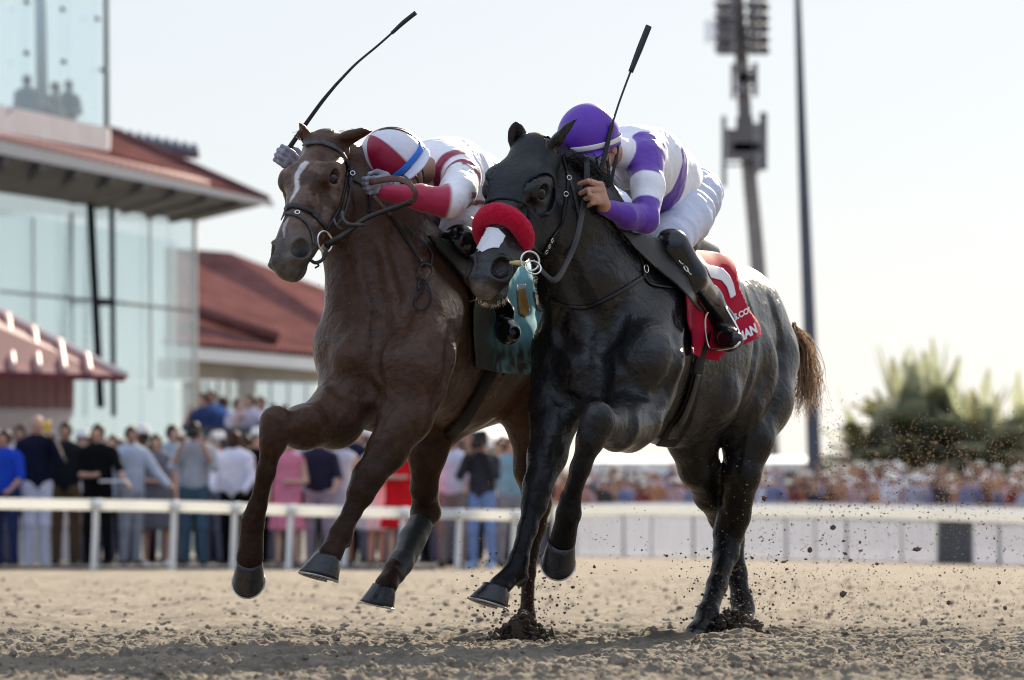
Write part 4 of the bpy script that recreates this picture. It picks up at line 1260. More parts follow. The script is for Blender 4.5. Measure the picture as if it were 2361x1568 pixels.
def lettering(name, text, T, origin, xdir, ydir, off, m, parent):
    """Printed letters laid on a cloth: origin, and the directions of the writing and of the letter height, in picture units per letter height."""
    cu = bpy.data.curves.new(name, 'FONT'); cu.body = text; cu.size = 1.0; cu.offset = 0.045
    t = bpy.data.objects.new(name, cu); COL.objects.link(t)
    me = bpy.data.meshes.new_from_object(t.evaluated_get(bpy.context.evaluated_depsgraph_get()))
    bpy.data.objects.remove(t)
    bm = bmesh.new(); bm.from_mesh(me)
    bmesh.ops.subdivide_edges(bm, edges=[e for e in bm.edges if e.calc_length() > 0.3], cuts=2)
    V, gone = [], set()
    bm.verts.index_update()
    for v in bm.verts:
        u = origin[0] + xdir[0] * v.co.x + ydir[0] * v.co.y; w = origin[1] + xdir[1] * v.co.x + ydir[1] * v.co.y
        V.append(hit(T, u, w, off)[0])
        if T.ray_cast(*ray(u, w))[0] is None: gone.add(v.index)
    F = [tuple(q.index for q in f.verts) for f in bm.faces if not any(q.index in gone for q in f.verts)]
    bm.free(); bpy.data.meshes.remove(me)
    return mesh_from(name, V, F, m, parent, False)

def zA(x, y): return (1051.4 + x * .29411, 258.2 + y * .29411)
def zC(x, y): return (1475.6 + x * .27056, 553.4 + y * .27056)
def zD(x, y): return (922.3 + x * .23527, 516.5 + y * .23527)

# ---- hood of the dark horse
def local_grid(H, f):
    x, y, z = f.grid()
    x, y, z = x - H.o[0], y - H.o[1], z - H.o[2]
    return [(x * H.A[i][0] + y * H.A[i][1] + z * H.A[i][2]) / H.k for i in range(3)]
hoodB = BL.grown(0.007, ('head',))
fh = hoodB.field(0.0055)
inn = BL.grown(-0.009, ('head',)).field(0.0055, fh.lo, fh.lo + (np.array(fh.F.shape) - 1) * fh.h)
sh = tuple(min(a, b) for a, b in zip(fh.F.shape, inn.F.shape))
fh.F = fh.F[:sh[0], :sh[1], :sh[2]]; inn.F = inn.F[:sh[0], :sh[1], :sh[2]]
l, d, n = local_grid(HB, fh)
front = 0.285 + np.clip(0.05 - d, 0, 0.2) * 1.05 - l
back = np.minimum(l + 0.035, d + 0.135 + 0.10 * np.clip(l, 0, 1))
Fh = np.maximum(np.maximum(fh.F, -inn.F), np.maximum(-front * HB.k, -back * HB.k))
for s in (-1, 1):
    eyeh = np.sqrt(((l - 0.214) / 1.12) ** 2 + (d - 0.026) ** 2 + (n - s * 0.088) ** 2 * 0.45) - 0.066
    Fh = np.maximum(Fh, -eyeh * HB.k)
    # the cup standing up behind the eye
    cup = np.abs(np.sqrt(((l - 0.214) / 1.12) ** 2 + (d - 0.026) ** 2 + (n - s * 0.078) ** 2 * 0.8) - 0.066) - 0.0045
    cup = np.maximum(np.maximum(cup, d - 0.004), 0.055 - s * n); cup = np.maximum(cup, s * n - 0.122)
    Fh = np.minimum(Fh, cup * HB.k)
    earh = np.sqrt((l - 0.0) ** 2 + (d - 0.03) ** 2 + (n - s * 0.062) ** 2) - 0.034
    Fh = np.maximum(Fh, -earh * HB.k)
fh.F = Fh.astype(np.float32)
hv, hq = fh.surface()
hv = smooth_verts(hv.astype(np.float64), hq, 1, 0.4)
hv = hv + np.stack([0.0018 * (ridged(hv, 26, 3) - 0.4)] * 3, 1) * np.array([0, -1, 0])
hood = tag(mesh_from('blinker_hood', hv, hq, M_hood), 'black cloth blinker hood with round eye openings on the dark horse face', 'hood')
T_hood = BVHTree.FromPolygons([Vector(p) for p in np.concatenate([DV, hv])], [tuple(f) for f in np.concatenate([DQ, hq + len(DV)]).tolist()])

# ---- red fleece noseband
nb = Body()
ring_pts = []
for a in np.linspace(R(-118), R(118), 15):
    ring_pts.append((HB(0.362 - 0.02 * math.cos(a), 0.005 + 0.076 * math.cos(a), 0.074 * math.sin(a)), (0.035 - 0.005 * abs(a) / 2) * HB.k))
nb.chain(ring_pts, 0.01)
v, q = nb.surface(0.0055)
v = v.astype(np.float64)
fn = nrm(HB.ay)
rad = v - HB(0.375, 0.0, 0); rad /= np.linalg.norm(rad, axis=1)[:, None]
v = v + rad * (0.007 * (fbm(v, 70, 3, 6) - 0.5) + 0.004 * (fbm(v, 190, 2, 8) - 0.5))[:, None]
tag(mesh_from('fleece_noseband', v, q, M_fleece), 'thick red fleece noseband across the dark horse nose', 'noseband')
T_nose = BVHTree.FromPolygons([Vector(p) for p in DV], [tuple(f) for f in DQ.tolist()])
tape = [zA(*p) for p in ((150, 960), (200, 930), (262, 905), (330, 915), (385, 975), (372, 1000), (365, 1022), (348, 1040), (335, 1068), (290, 1066), (250, 1078), (206, 1102), (180, 1080), (150, 1062), (112, 1056), (150, 1010))]
tag(sheet('nasal_strip', T_dark, tape, 0.004, 0.003, 2.2, M_tape, Y=18.88), 'torn white nasal strip stuck on the dark horse nose', 'strip')

# ---- bridle of the dark horse
br = empty('bridle', tuple(HB(0.2, 0, 0.1)), 'black leather bridle with steel rings on the dark hooded horse', 'bridle')
mb = MB()
strap(mb, T_hood, [(1296, 362), (1304, 385), (1310, 411), (1307, 449), (1293, 514), (1269, 552), (1252, 582)], 0.016)
mb.build('cheekpiece', M_leather, br)
mb = MB(); strap(mb, T_hood, [(1306, 395), (1318, 430), (1327, 464), (1334, 508), (1328, 550), (1305, 590)], 0.013, 0.004); mb.build('throat_strap', M_dusty, br)
mb = MB(); strap(mb, T_hood, [(1216, 556), (1232, 575), (1252, 588)], 0.018, 0.004); mb.build('noseband_strap', M_leather, br)
pb = W(1222, 602, 18.83)
mb = MB().ring(pb, (0.35, -0.9, 0.1), 0.037, 0.0042, up=[0, 0, 1]); mb.build('bit_ring', M_metal, br)
mb = MB().ring(pb + np.array([0.012, -0.012, -0.025]), (0.2, -0.8, 0.5), 0.030, 0.0034); mb.build('bit_ring', M_metal, br)
MB().tube([W(1176, 606, 18.86), W(1196, 606, 18.84), W(1212, 609, 18.87)], [0.006, 0.011, 0.009], 10).build('bit', M_bit, br)
for u, v in ((1310, 411), (1304, 448), (1262, 566), (1256, 578), (1268, 553)):
    p, nn = hit(T_hood, u, v, 0.010); MB().ring(p, nn, 0.009, 0.0025, 14).build('buckle', M_metal, br)
rn = empty('reins', tuple(W(1300, 560, 18.95)), 'flat black rein looping from the dark horse bit up to the jockey hand', 'reins')
mb = MB()
P = [W(1234, 605, 18.88), W(1256, 632, 18.86), W(1282, 645, 18.88), W(1312, 595, 18.98), W(1330, 548, 19.04), W(1340, 500, 19.12), W(1349, 450, 19.205), W(1353, 405, 19.22), W(1352, 366, 19.25)]
mb.ribbon(P, [(0.5, -0.8, 0.4), (0.5, -0.7, 0.5), (0.6, -0.75, 0.1), (0.55, -0.8, -0.1), (0.4, -0.9, 0), (0.3, -0.95, 0), (0.2, -1, 0), (0.1, -1, 0), (0.1, -1, 0)], 0.026, 0.006)
mb.build('rein', M_leather, rn)
mb = MB()
strap(mb, T_dark, [(1402, 492), (1425, 528), (1452, 556), (1486, 590), (1530, 608), (1568, 622)], 0.016, 0.006)
mb.build('rein', M_dusty, rn)

# ---- saddle, breastplate, girth and cloth of the dark horse
padB = BL.grown(0.022, ('trunk',))
padB.px([(1520, 650, 19.95, 92), (1590, 655, 20.3, 88), (1660, 672, 20.75, 84)], 0.08)
pv, pq = padB.surface(0.016)
T_pad = BVHTree.FromPolygons([Vector(p) for p in pv], [tuple(f) for f in pq.tolist()])
sc = empty('saddle_cloth', tuple(W(1660, 720, 20.3)), 'red racing saddle cloth with white number and letters on the dark horse', 'cloth')
polyR = [(1540, 590), (1592, 577), (1640, 582), (1678, 591), (1694, 612), (1699, 640), (1702, 664), (1722, 706), (1754, 773), (1700, 800), (1654, 820), (1652, 832), (1624, 827), (1589, 816), (1592, 770), (1586, 720), (1578, 670), (1556, 640)]
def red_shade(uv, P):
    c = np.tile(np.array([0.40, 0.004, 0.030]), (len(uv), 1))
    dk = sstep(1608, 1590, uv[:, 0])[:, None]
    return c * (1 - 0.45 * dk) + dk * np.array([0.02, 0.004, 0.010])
rip = lambda uv, P: 0.010 * np.sin(uv[:, 0] * 0.10 + uv[:, 1] * 0.03) * sstep(640, 800, uv[:, 1]) + 0.006 * (fbm(P, 9, 3, 3) - 0.5)
sheet('cloth', T_pad, polyR, 0.006, 0.006, 5.0, M_clothR, sc, red_shade, rip)
_cl = sc.children[0].data
T_cl = BVHTree.FromPolygons([v.co.copy() for v in _cl.vertices], [tuple(p.vertices) for p in _cl.polygons])
num = [zC(*p) for p in ((420, 95), (500, 130), (570, 212), (640, 228), (700, 245), (755, 300), (790, 370), (812, 470), (768, 500), (735, 400), (690, 345), (600, 322), (560, 240), (480, 170), (400, 118))]
sheet('number', T_cl, num, 0.004, 0.002, 3.0, M_print, sc)
lettering('lettering', 'S.COM', T_cl, zC(796, 684), (16.5 * 0.93, -16.5 * 0.46), (-18 * 0.25, -18 * 0.97), 0.006, M_print, sc)
lettering('lettering', 'MAN', T_cl, zC(838, 878), (23 * 0.82, -23 * 0.50), (-29 * 0.28, -29 * 0.95), 0.006, M_print, sc)
lettering('lettering', 'IN', T_cl, zC(742, 965), (22 * 0.9, -22 * 0.42), (-22 * 0.25, -22 * 0.97), 0.003, M_print, sc)

gi = MB()
strap(gi, T_dark, [(1628, 700), (1622, 770), (1610, 822), (1598, 880), (1585, 930), (1562, 985), (1535, 1022)], [0.075, 0.085, 0.10, 0.10, 0.085], 0.006, 0.010)
gir = tag(gi.build('girth', M_girth), 'wide black elastic girth round the dark horse belly', 'girth')
gi = MB(); strap(gi, T_dark, [(1600, 860), (1588, 905), (1570, 955), (1550, 1000)], 0.045, 0.018, 0.006); gi.build('buckle_guard', M_leather, gir)
sd = empty('saddle', tuple(W(1540, 590, 20.0)), 'small black racing saddle with stirrup on the dark horse', 'saddle')
sheet('flap', T_pad, [(1428, 532), (1470, 540), (1520, 552), (1560, 572), (1590, 600), (1604, 640), (1625, 700), (1622, 735), (1596, 700), (1560, 660), (1510, 620), (1462, 575)], 0.010, 0.010, 6.0, M_leather, sd)
sb = Body().px([(1500, 560, 20.05, 40), (1560, 560, 20.3, 44), (1620, 590, 20.6, 42)], 0.04)
v, q = sb.surface(0.012); mesh_from('seat', v, q, M_leather, sd)
fy = FY - 0.10
mb = MB()
mb.tube([W(1643, 702, fy - 0.02), W(1625, 738, fy - 0.02), W(1634, 800, fy - 0.02), W(1654, 806, fy - 0.06), W(1700, 796, fy - 0.10), W(1703, 765, fy - 0.06), W(1672, 708, fy)], 0.006, 8, 40)
mb.build('stirrup', M_metal, sd)
bp = empty('breastplate', tuple(W(1420, 680, 19.2)), 'thin black breastplate straps across the dark horse chest', 'harness')
mb = MB(); strap(mb, T_dark, [(1268, 690), (1300, 704), (1350, 709), (1417, 680), (1484, 638)], 0.018); mb.build('chest_strap', M_leather, bp)
mb = MB(); strap(mb, T_dark, [(1484, 638), (1478, 600), (1455, 560), (1430, 530)], 0.013); mb.build('shoulder_strap', M_leather, bp)
mb = MB(); strap(mb, T_dark, [(1484, 636), (1500, 655), (1540, 663), (1582, 660)], 0.016); mb.build('side_strap', M_leather, bp)
p, nn = hit(T_dark, 1484, 620, 0.012); MB().ring(p, nn, 0.016, 0.003, 18).build('ring', M_metal, bp)
for u, v in ((1562, 610), (1572, 626), (1580, 632)):
    p, nn = hit(T_pad, u, v, 0.022); MB().ring(p, nn, 0.013, 0.003, 14).build('buckle', M_metal, bp)

# ---- bridle of the brown horse
bb = empty('bridle', tuple(HR(0.2, 0, 0.1)), 'dusty dark leather bridle with double noseband on the brown horse', 'bridle')
for nm, pts, w, m in (
    ('browband', [(703, 334), (722, 331), (751, 332), (782, 349), (800, 377), (808, 392)], 0.022, M_dusty),
    ('cheekpiece', [(803, 385), (797, 403), (792, 439), (782, 478), (770, 502), (756, 524), (748, 540)], 0.017, M_leather),
    ('cheekpiece', [(809, 392), (808, 420), (800, 465), (790, 496), (772, 520)], 0.014, M_dusty),
    ('noseband', [(651, 498), (657, 482), (681, 476), (714, 488), (735, 507), (751, 527)], 0.022, M_leather),
    ('noseband', [(648, 508), (663, 494), (686, 499), (706, 516), (718, 540), (720, 566)], 0.017, M_dusty),
    ('throat_strap', [(815, 416), (832, 425), (844, 436), (852, 460), (850, 492)], 0.011, M_leather),
):
    mb = MB(); strap(mb, T_brown, pts, w, 0.004); mb.build(nm, m, bb)
mb = MB().tube([W(789, 488, 18.85), W(792, 506, 18.82), W(806, 517, 18.80), W(838, 519, 18.86)], 0.007, 8); mb.build('strap_end', M_dusty, bb)
mb = MB().tube([W(770, 505, 18.80), W(776, 520, 18.78), W(790, 530, 18.8)], 0.005, 8); mb.build('strap_end', M_dusty, bb)
pb, nn = hit(T_brown, 742, 556, 0.012)
mb = MB().ring(pb, (0.75, -0.65, 0.1), 0.040, 0.0050, up=[0, 0, 1]); mb.build('bit_ring', M_metal, bb)
mb = MB(); mb.tube([W(716, 600, 18.72), W(728, 606, 18.74), W(744, 598, 18.76), W(752, 578, 18.78)], 0.007, 8); mb.tube([W(728, 606, 18.74), W(735, 612, 18.74), W(726, 618, 18.74)], 0.004, 6); mb.build('chin_chain', M_leather, bb)
for u, v in ((686, 494), (812, 402), (848, 432)):
    p, nn = hit(T_brown, u, v, 0.012); MB().ring(p, nn, 0.009, 0.0028, 14).build('buckle', M_metal, bb)
rr = empty('reins', tuple(W(850, 480, 18.9)), 'dark rein looping from the brown horse bit round its jockey hand', 'reins')
P = [W(752, 566, 18.78), W(775, 552, 18.76), W(800, 535, 18.80), W(844, 503, 18.88), W(917, 476, 18.94), W(948, 466, 18.94)]
MB().tube(P, [0.013, 0.011, 0.010, 0.010, 0.011], 10).build('rein', M_leather, rr)
P = [W(948, 466, 18.94), W(958, 452, 18.93), W(954, 436, 18.92), W(937, 420, 18.93), W(908, 412, 18.95), W(851, 420, 19.0)]
MB().ribbon(P, [(0.4, -0.9, 0.2), (0.6, -0.8, 0.2), (0.5, -0.8, 0.4), (0.3, -0.8, 0.4), (0.1, -0.95, 0.3), (0, -1, 0.2)], 0.026, 0.008).build('rein', M_brownrein, rr)
MB().ribbon([W(862, 452, 19.0), W(884, 478, 19.02), W(902, 496, 19.06)], [(0, -1, 0.2)] * 3, 0.015, 0.005).build('rein', M_brownrein, rr)

# ---- saddle, cloth and girth of the brown horse
pad2 = BR.grown(0.024, ('trunk',))
pad2.px([(1060, 650, 19.75, 92), (1120, 655, 20.1, 88), (1190, 672, 20.5, 84)], 0.08)
pv, pq = pad2.surface(0.016)
T_pad2 = BVHTree.FromPolygons([Vector(p) for p in pv], [tuple(f) for f in pq.tolist()])
s2 = empty('saddle_cloth', tuple(W(1180, 740, 19.9)), 'light blue racing saddle cloth spattered with dirt on the brown horse', 'cloth')
poly2 = [(1094, 690), (1130, 680), (1165, 640), (1200, 612), (1240, 599), (1275, 640), (1290, 690), (1290, 760), (1280, 865), (1226, 863), (1139, 857), (1099, 848), (1096, 790), (1092, 740)]
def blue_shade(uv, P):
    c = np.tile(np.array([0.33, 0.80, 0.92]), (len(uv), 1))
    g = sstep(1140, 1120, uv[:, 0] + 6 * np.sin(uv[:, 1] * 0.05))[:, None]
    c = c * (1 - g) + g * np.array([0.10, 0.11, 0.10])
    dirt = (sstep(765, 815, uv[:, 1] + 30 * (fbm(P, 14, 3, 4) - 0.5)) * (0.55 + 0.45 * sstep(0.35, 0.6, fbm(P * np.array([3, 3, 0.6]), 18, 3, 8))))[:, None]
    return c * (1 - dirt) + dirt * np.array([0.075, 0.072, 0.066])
sheet('cloth', T_pad2, poly2, 0.008, 0.006, 5.0, M_clothR, s2, blue_shade, lambda uv, P: 0.010 * np.sin(uv[:, 0] * 0.13) * sstep(620, 760, uv[:, 1]) + 0.008 * (ridged(P, 8, 3) - 0.4))
_cl2 = s2.children[0].data
T_cl2 = BVHTree.FromPolygons([v.co.copy() for v in _cl2.vertices], [tuple(p.vertices) for p in _cl2.polygons])
sheet('badge', T_cl2, [zD(*p) for p in ((1140, 650), (1220, 640), (1240, 740), (1262, 845), (1225, 912), (1160, 880), (1148, 760))], 0.004, 0.002, 3.0, mat('ochre_badge', (0.52, 0.27, 0.035), rough=0.6, noise=0.35, nscale=50), s2)
sheet('badge', T_cl2, [zD(*p) for p in ((1140, 600), (1180, 592), (1222, 588), (1222, 636), (1140, 648))], 0.004, 0.002, 3.0, M_print, s2)
sheet('badge', T_cl2, [zD(*p) for p in ((1300, 662), (1362, 640), (1372, 722), (1440, 712), (1446, 800), (1392, 858), (1335, 832))], 0.004, 0.002, 3.0, mat('grey_badge', (0.16, 0.15, 0.17), rough=0.6), s2)
gi = MB(); strap(gi, T_brown, [(1150, 780), (1134, 838), (1112, 885), (1086, 935), (1055, 980), (1028, 1003)], [0.10, 0.09, 0.075], 0.006, 0.010)
tag(gi.build('girth', M_girth), 'black girth strap round the brown horse belly', 'girth')
s3 = empty('saddle', tuple(W(1060, 590, 19.7)), 'black racing saddle on the brown horse under its jockey', 'saddle')
sheet('flap', T_pad2, [(985, 545), (1030, 555), (1070, 580), (1095, 620), (1112, 680), (1100, 700), (1075, 655), (1040, 610), (1005, 575)], 0.010, 0.010, 6.0, M_girth, s3)
sb = Body().px([(1040, 560, 19.8, 40), (1110, 565, 20.1, 44), (1160, 590, 20.4, 40)], 0.04)
v, q = sb.surface(0.012); mesh_from('seat', v, q, M_leather, s3)
b2 = empty('breastplate', tuple(W(930, 560, 19.0)), 'black breastplate strap with a dangling loop on the brown horse shoulder', 'harness')
mb = MB(); strap(mb, T_brown, [(878, 470), (896, 492), (921, 529), (945, 566), (965, 600), (975, 618)], 0.018, 0.004); mb.build('shoulder_strap', M_leather, b2)
mb = MB(); strap(mb, T_brown, [(932, 517), (955, 545), (980, 566), (993, 588), (990, 610)], 0.012, 0.006); mb.build('shoulder_strap', M_dusty, b2)
mb = MB()
for pts, w in (([(972, 610), (960, 622), (962, 640), (978, 650), (990, 634), (985, 616), (972, 612)], 0.014), ([(978, 652), (970, 676), (956, 698), (960, 716), (974, 722), (988, 706), (990, 680), (980, 655)], 0.009), ([(968, 640), (962, 660), (966, 672)], 0.012)):
    strap(mb, T_brown, pts, w, 0.012, 0.006)
mb.build('strap_loop', M_leather, b2)
# ---- boot on the brown horse hind leg
bo = Body().px([(966, 1212, 20.02, 29), (950, 1242, 19.95, 27), (924, 1298, 19.82, 26), (908, 1322, 19.77, 28)], 0.03)
bo.px([(975, 1205, 20.06, 20), (940, 1288, 19.90, 20)], 0.03)
v, q = bo.surface(0.008)
tag(mesh_from('leg_boot', v, q, mat('boot_neoprene', (0.030, 0.030, 0.030), rough=0.45, noise=0.4, nscale=25, bump=0.2, bscale=60)), 'dark protective boot on the brown horse swinging hind leg', 'boot')

# ---- hair
def strands(name, roots, m, parent, seg=7):
    mb = MB()
    for pts, r in roots: mb.tube(pts, [r, r * 0.8, r * 0.3], 4, seg)
    return mb.build(name, m, parent)
rng = random.Random(4)
M_tail = mat('tail_hair', (0.13, 0.10, 0.08), rough=0.45, spec=0.4, noise=0.5, nscale=30)
_nt = M_tail.node_tree; _t = _nt.nodes.new('ShaderNodeBsdfTranslucent'); _t.inputs['Color'].default_value = (0.64, 0.52, 0.42, 1)
_m = _nt.nodes.new('ShaderNodeMixShader'); _m.inputs['Fac'].default_value = 0.72
_nt.links.new(_nt.nodes['Principled BSDF'].outputs[0], _m.inputs[1]); _nt.links.new(_t.outputs[0], _m.inputs[2]); _nt.links.new(_m.outputs[0], _nt.nodes['Material Output'].inputs['Surface'])
M_mane = mat('black_mane', (0.010, 0.009, 0.009), rough=0.45, spec=0.4)
M_manebr = mat('brown_mane', (0.11, 0.05, 0.022), rough=0.5, spec=0.4)
ro = []
for i in range(230):
    a, b, c = rng.random(), rng.gauss(0, 1), rng.gauss(0, 1)
    e = 0.45 + 0.55 * rng.random()
    u0, v0 = 1826 + 8 * rng.random(), 742 + 28 * rng.random()
    sp = 1
    u1, v1 = 1846 + b * 8 + 10 * a, 800 + c * 12
    u2, v2 = 1862 + b * 13, 860 + c * 20
    u3, v3 = 1852 + b * 20 + rng.gauss(0, 6), 860 + 100 * e + c * 8
    Y0 = 21.38 + rng.gauss(0, 0.03)
    ro.append(([W(u0, v0, Y0), W(u1, v1, Y0 + 0.10 + 0.05 * c), W(u2 + rng.gauss(0, 5), v2, Y0 + 0.16 + 0.08 * rng.gauss(0, 1)), W((u2 + u3) / 2 + rng.gauss(0, 9), (v2 + v3) / 2, Y0 + 0.17), W(u3 + rng.gauss(0, 8), v3, Y0 + 0.16 + 0.10 * rng.gauss(0, 1))], 0.0018))
strands('tail', ro, M_tail, dark_horse, 14)
ro = []
for i in range(60):
    t = 0.22 + rng.random() * 0.36
    u, v, Y = 1262 + 150 * t, 345 + 95 * t + 40 * t * t, 19.34 + 0.36 * t
    p, nn = hit(T_dark, u, v + 10, 0.0, Y)
    p = W(u + rng.gauss(0, 5), v + rng.gauss(0, 5), p[1] + 0.02 * rng.random())
    q = p + np.array([0.03 + 0.05 * rng.random(), 0.01 * rng.gauss(0, 1), 0.02 + 0.02 * rng.random()])
    s = q + np.array([0.05 + 0.03 * rng.random(), 0.01 * rng.gauss(0, 1), -0.05 - 0.05 * rng.random()])
    ro.append(([p, q, s], 0.0022))
strands('mane', ro, M_mane, dark_horse, 6)
ro = []
for i in range(190):
    t = rng.random()
    if i < 80: u, v = 742 + 60 * rng.random(), 318 + 6 * rng.random(); p = W(u, v + 4, 19.16); q = p + np.array([0.02 * rng.gauss(0, 1), 0.0, 0.018 + 0.012 * rng.random()]); s = q + np.array([0.03 * rng.gauss(0.3, 1), -0.01, 0.008 * rng.gauss(0, 1)])
    elif i < 115: u, v = 692 + 26 * rng.random(), 316 + 8 * rng.random(); p = W(u, v, 19.14); q = p + np.array([-0.01 + 0.012 * rng.gauss(0, 1), 0, 0.02]); s = q + np.array([0.02 * rng.gauss(0, 1), 0, -0.012 + 0.02 * rng.random()])
    else:
        u, v = 800 + 110 * t, 345 + 80 * t; p = W(u, v + 8, 19.28 + 0.2 * t); q = p + np.array([0.03, 0, 0.02]); s = q + np.array([0.04, 0.01 * rng.gauss(0, 1), -0.04 * rng.random()])
    ro.append(([p, q, s], 0.0017))
strands('mane', ro, M_manebr, brown_horse, 6)
ro = []
for i in range(70):
    a = rng.random()
    l_, n_ = 0.55 + 0.05 * rng.random(), rng.uniform(-0.05, 0.03)
    p = HB(l_, -0.085 + 0.02 * rng.random(), n_)
    u, v = 1098 + 75 * a, 682 + 16 * math.sin(a * 3.1) + rng.gauss(0, 2)
    p = W(u, v, HB(0.56, -0.07, 0)[1] + 0.02 * rng.gauss(0, 1))
    ro.append(([p, p + np.array([0.004 * rng.gauss(0, 1) - 0.003, -0.005, -0.008]), p + np.array([0.008 * rng.gauss(0, 1) - 0.005, -0.006, -0.014 - 0.01 * rng.random()])], 0.0009))
strands('whiskers', ro, mat('pale_whiskers', (0.62, 0.50, 0.34), rough=0.5), dark_horse, 4)
# ---------------------------------------------------------------- the dirt track
def spaced(lo, hi, step, far_lo, far_hi, g=1.10):
    a = list(np.arange(lo, hi + step, step)); s = step; x = a[-1]
    right = []
    while x < far_hi: s = min(s * g, 60); x += s; right.append(x)
    s = step; x = a[0]; left = []
    while x > far_lo: s = min(s * g, 60); x -= s; left.append(x)
    return np.array(left[::-1] + a + right)
GSTEP = 0.0095 if not globals().get('DRAFT') else 0.025
gx = spaced(-2.55, 2.75, GSTEP, -900, 900, 1.13)
gy = spaced(14.4, 21.6, GSTEP, 3.0, 3000, 1.022)
H_ = np.zeros((len(gx), len(gy)), np.float32)
GX, GY = np.meshgrid(gx, gy, indexing='ij')
PP = np.stack([GX.ravel(), GY.ravel(), np.zeros(GX.size)], 1)
near = (PP[:, 1] < 75) & (np.abs(PP[:, 0]) < 16)
hh = np.zeros(len(PP))
q = PP[near]
hh[near] = 0.055 * (fbm(q, 1.1, 3, 1) - 0.5) + 0.040 * (fbm(q, 5, 3, 2) - 0.5) + 0.030 * (ridged(q, 9, 4, 1.4) - 0.5)
fine_ = (PP[:, 1] < 26) & (np.abs(PP[:, 0]) < 4.5)
q = PP[fine_]
fade_ = np.interp(q[:, 1], [3, 18, 21.5, 26], [1, 1, 0.55, 0])
hh[fine_] += fade_ * (0.022 * (fbm(q, 22, 3, 8) - 0.5) + 0.014 * (ridged(q, 34, 3, 1.2) - 0.5) + 0.008 * (fbm(q, 95, 2, 6) - 0.5))
hh *= np.interp(PP[:, 1], [3, 12, 40, 75], [1, 1, 0.9, 0.0])
H_ = hh.reshape(GX.shape).astype(np.float32)
rg = np.random.default_rng(7)
ix0, ix1 = np.searchsorted(gx, -2.55), np.searchsorted(gx, 2.75)
iy0, iy1 = np.searchsorted(gy, 14.4), np.searchsorted(gy, 21.6)
NC = 16000
cx, cy = rg.uniform(-2.5, 2.7, NC), rg.uniform(14.5, 21.5, NC)
cr = 0.007 + 0.020 * rg.random(NC) ** 5 + 0.014 * (rg.random(NC) > 0.992)
cr = cr * np.interp(cy, [14, 18.5, 21.6], [1.0, 0.95, 0.55]); keep_ = rg.random(NC) < np.interp(cy, [14, 18, 21.6], [1, 0.8, 0.25]); cx, cy, cr = cx[keep_], cy[keep_], cr[keep_]; NC = len(cx)
ca = rg.uniform(0, 6.28, NC); cs = rg.uniform(0.55, 1.0, NC)
for x, y, r, a, s in zip(cx, cy, cr, ca, cs):
    R_ = r * 1.4
    i0, i1 = int((x - R_ - gx[ix0]) / GSTEP) + ix0, int((x + R_ - gx[ix0]) / GSTEP) + ix0 + 2
    j0, j1 = int((y - R_ - gy[iy0]) / GSTEP) + iy0, int((y + R_ - gy[iy0]) / GSTEP) + iy0 + 2
    i0, j0, i1, j1 = max(i0, 0), max(j0, 0), min(i1, len(gx)), min(j1, len(gy))
    if i1 <= i0 or j1 <= j0: continue
    X, Y = GX[i0:i1, j0:j1] - x, GY[i0:i1, j0:j1] - y
    u, w = X * math.cos(a) + Y * math.sin(a), (-X * math.sin(a) + Y * math.cos(a)) / s
    th_ = np.arctan2(w, u); d = np.sqrt(u * u + w * w) / r * (1 + 0.28 * np.sin(3 * th_ + a * 5) + 0.18 * np.sin(5 * th_ + a * 9))
    b = H_[i0:i1, j0:j1]
    top = H_[(i0 + i1) // 2, (j0 + j1) // 2]
    b[...] = np.maximum(b, np.where(d < 1, top * 0 + np.median(b) + r * 1.25 * np.clip(1 - d ** 1.5, 0, 1) + u * 0.5 * (d < 1) - r * 0.15, -9))
# hollows the planted hooves have punched
for u, v, Y in ((1212, 1470, 20.35), (1712, 1460, 20.9), (1606, 1475, 20.3)):
    p = W(u, v, Y); d = np.hypot(GX - p[0], GY - p[1])
    H_ -= 0.03 * np.exp(-(d / 0.10) ** 2); H_ += 0.03 * np.exp(-((d - 0.20) / 0.07) ** 2)
def gz(x, y):
    i, j = min(np.searchsorted(gx, x), len(gx) - 1), min(np.searchsorted(gy, y), len(gy) - 1)
    return float(H_[i, j])
nx, ny = len(gx), len(gy)
I, J = np.meshgrid(np.arange(nx - 1), np.arange(ny - 1), indexing='ij')
Q = np.stack([I * ny + J, (I + 1) * ny + J, (I + 1) * ny + J + 1, I * ny + J + 1], -1).reshape(-1, 4)
M_dirt = mat('track_dirt', (0.345, 0.292, 0.228), rough=0.95, spec=0.1, noise=0.55, nscale=2.2, bump=0.9, bscale=26, dist=0.05)
for _n in M_dirt.node_tree.nodes:
    if _n.type == 'TEX_NOISE': _n.inputs['Detail'].default_value = 13; _n.inputs['Roughness'].default_value = 0.78
M_clod = mat('clod_dirt', (0.22, 0.185, 0.145), rough=0.95, spec=0.15, noise=0.35, nscale=30, bump=0.6, bscale=90, dist=0.01)
ground = mesh_from('ground', np.stack([GX.ravel(), GY.ravel(), H_.ravel()], 1), Q, M_dirt)
ground['kind'] = 'structure'

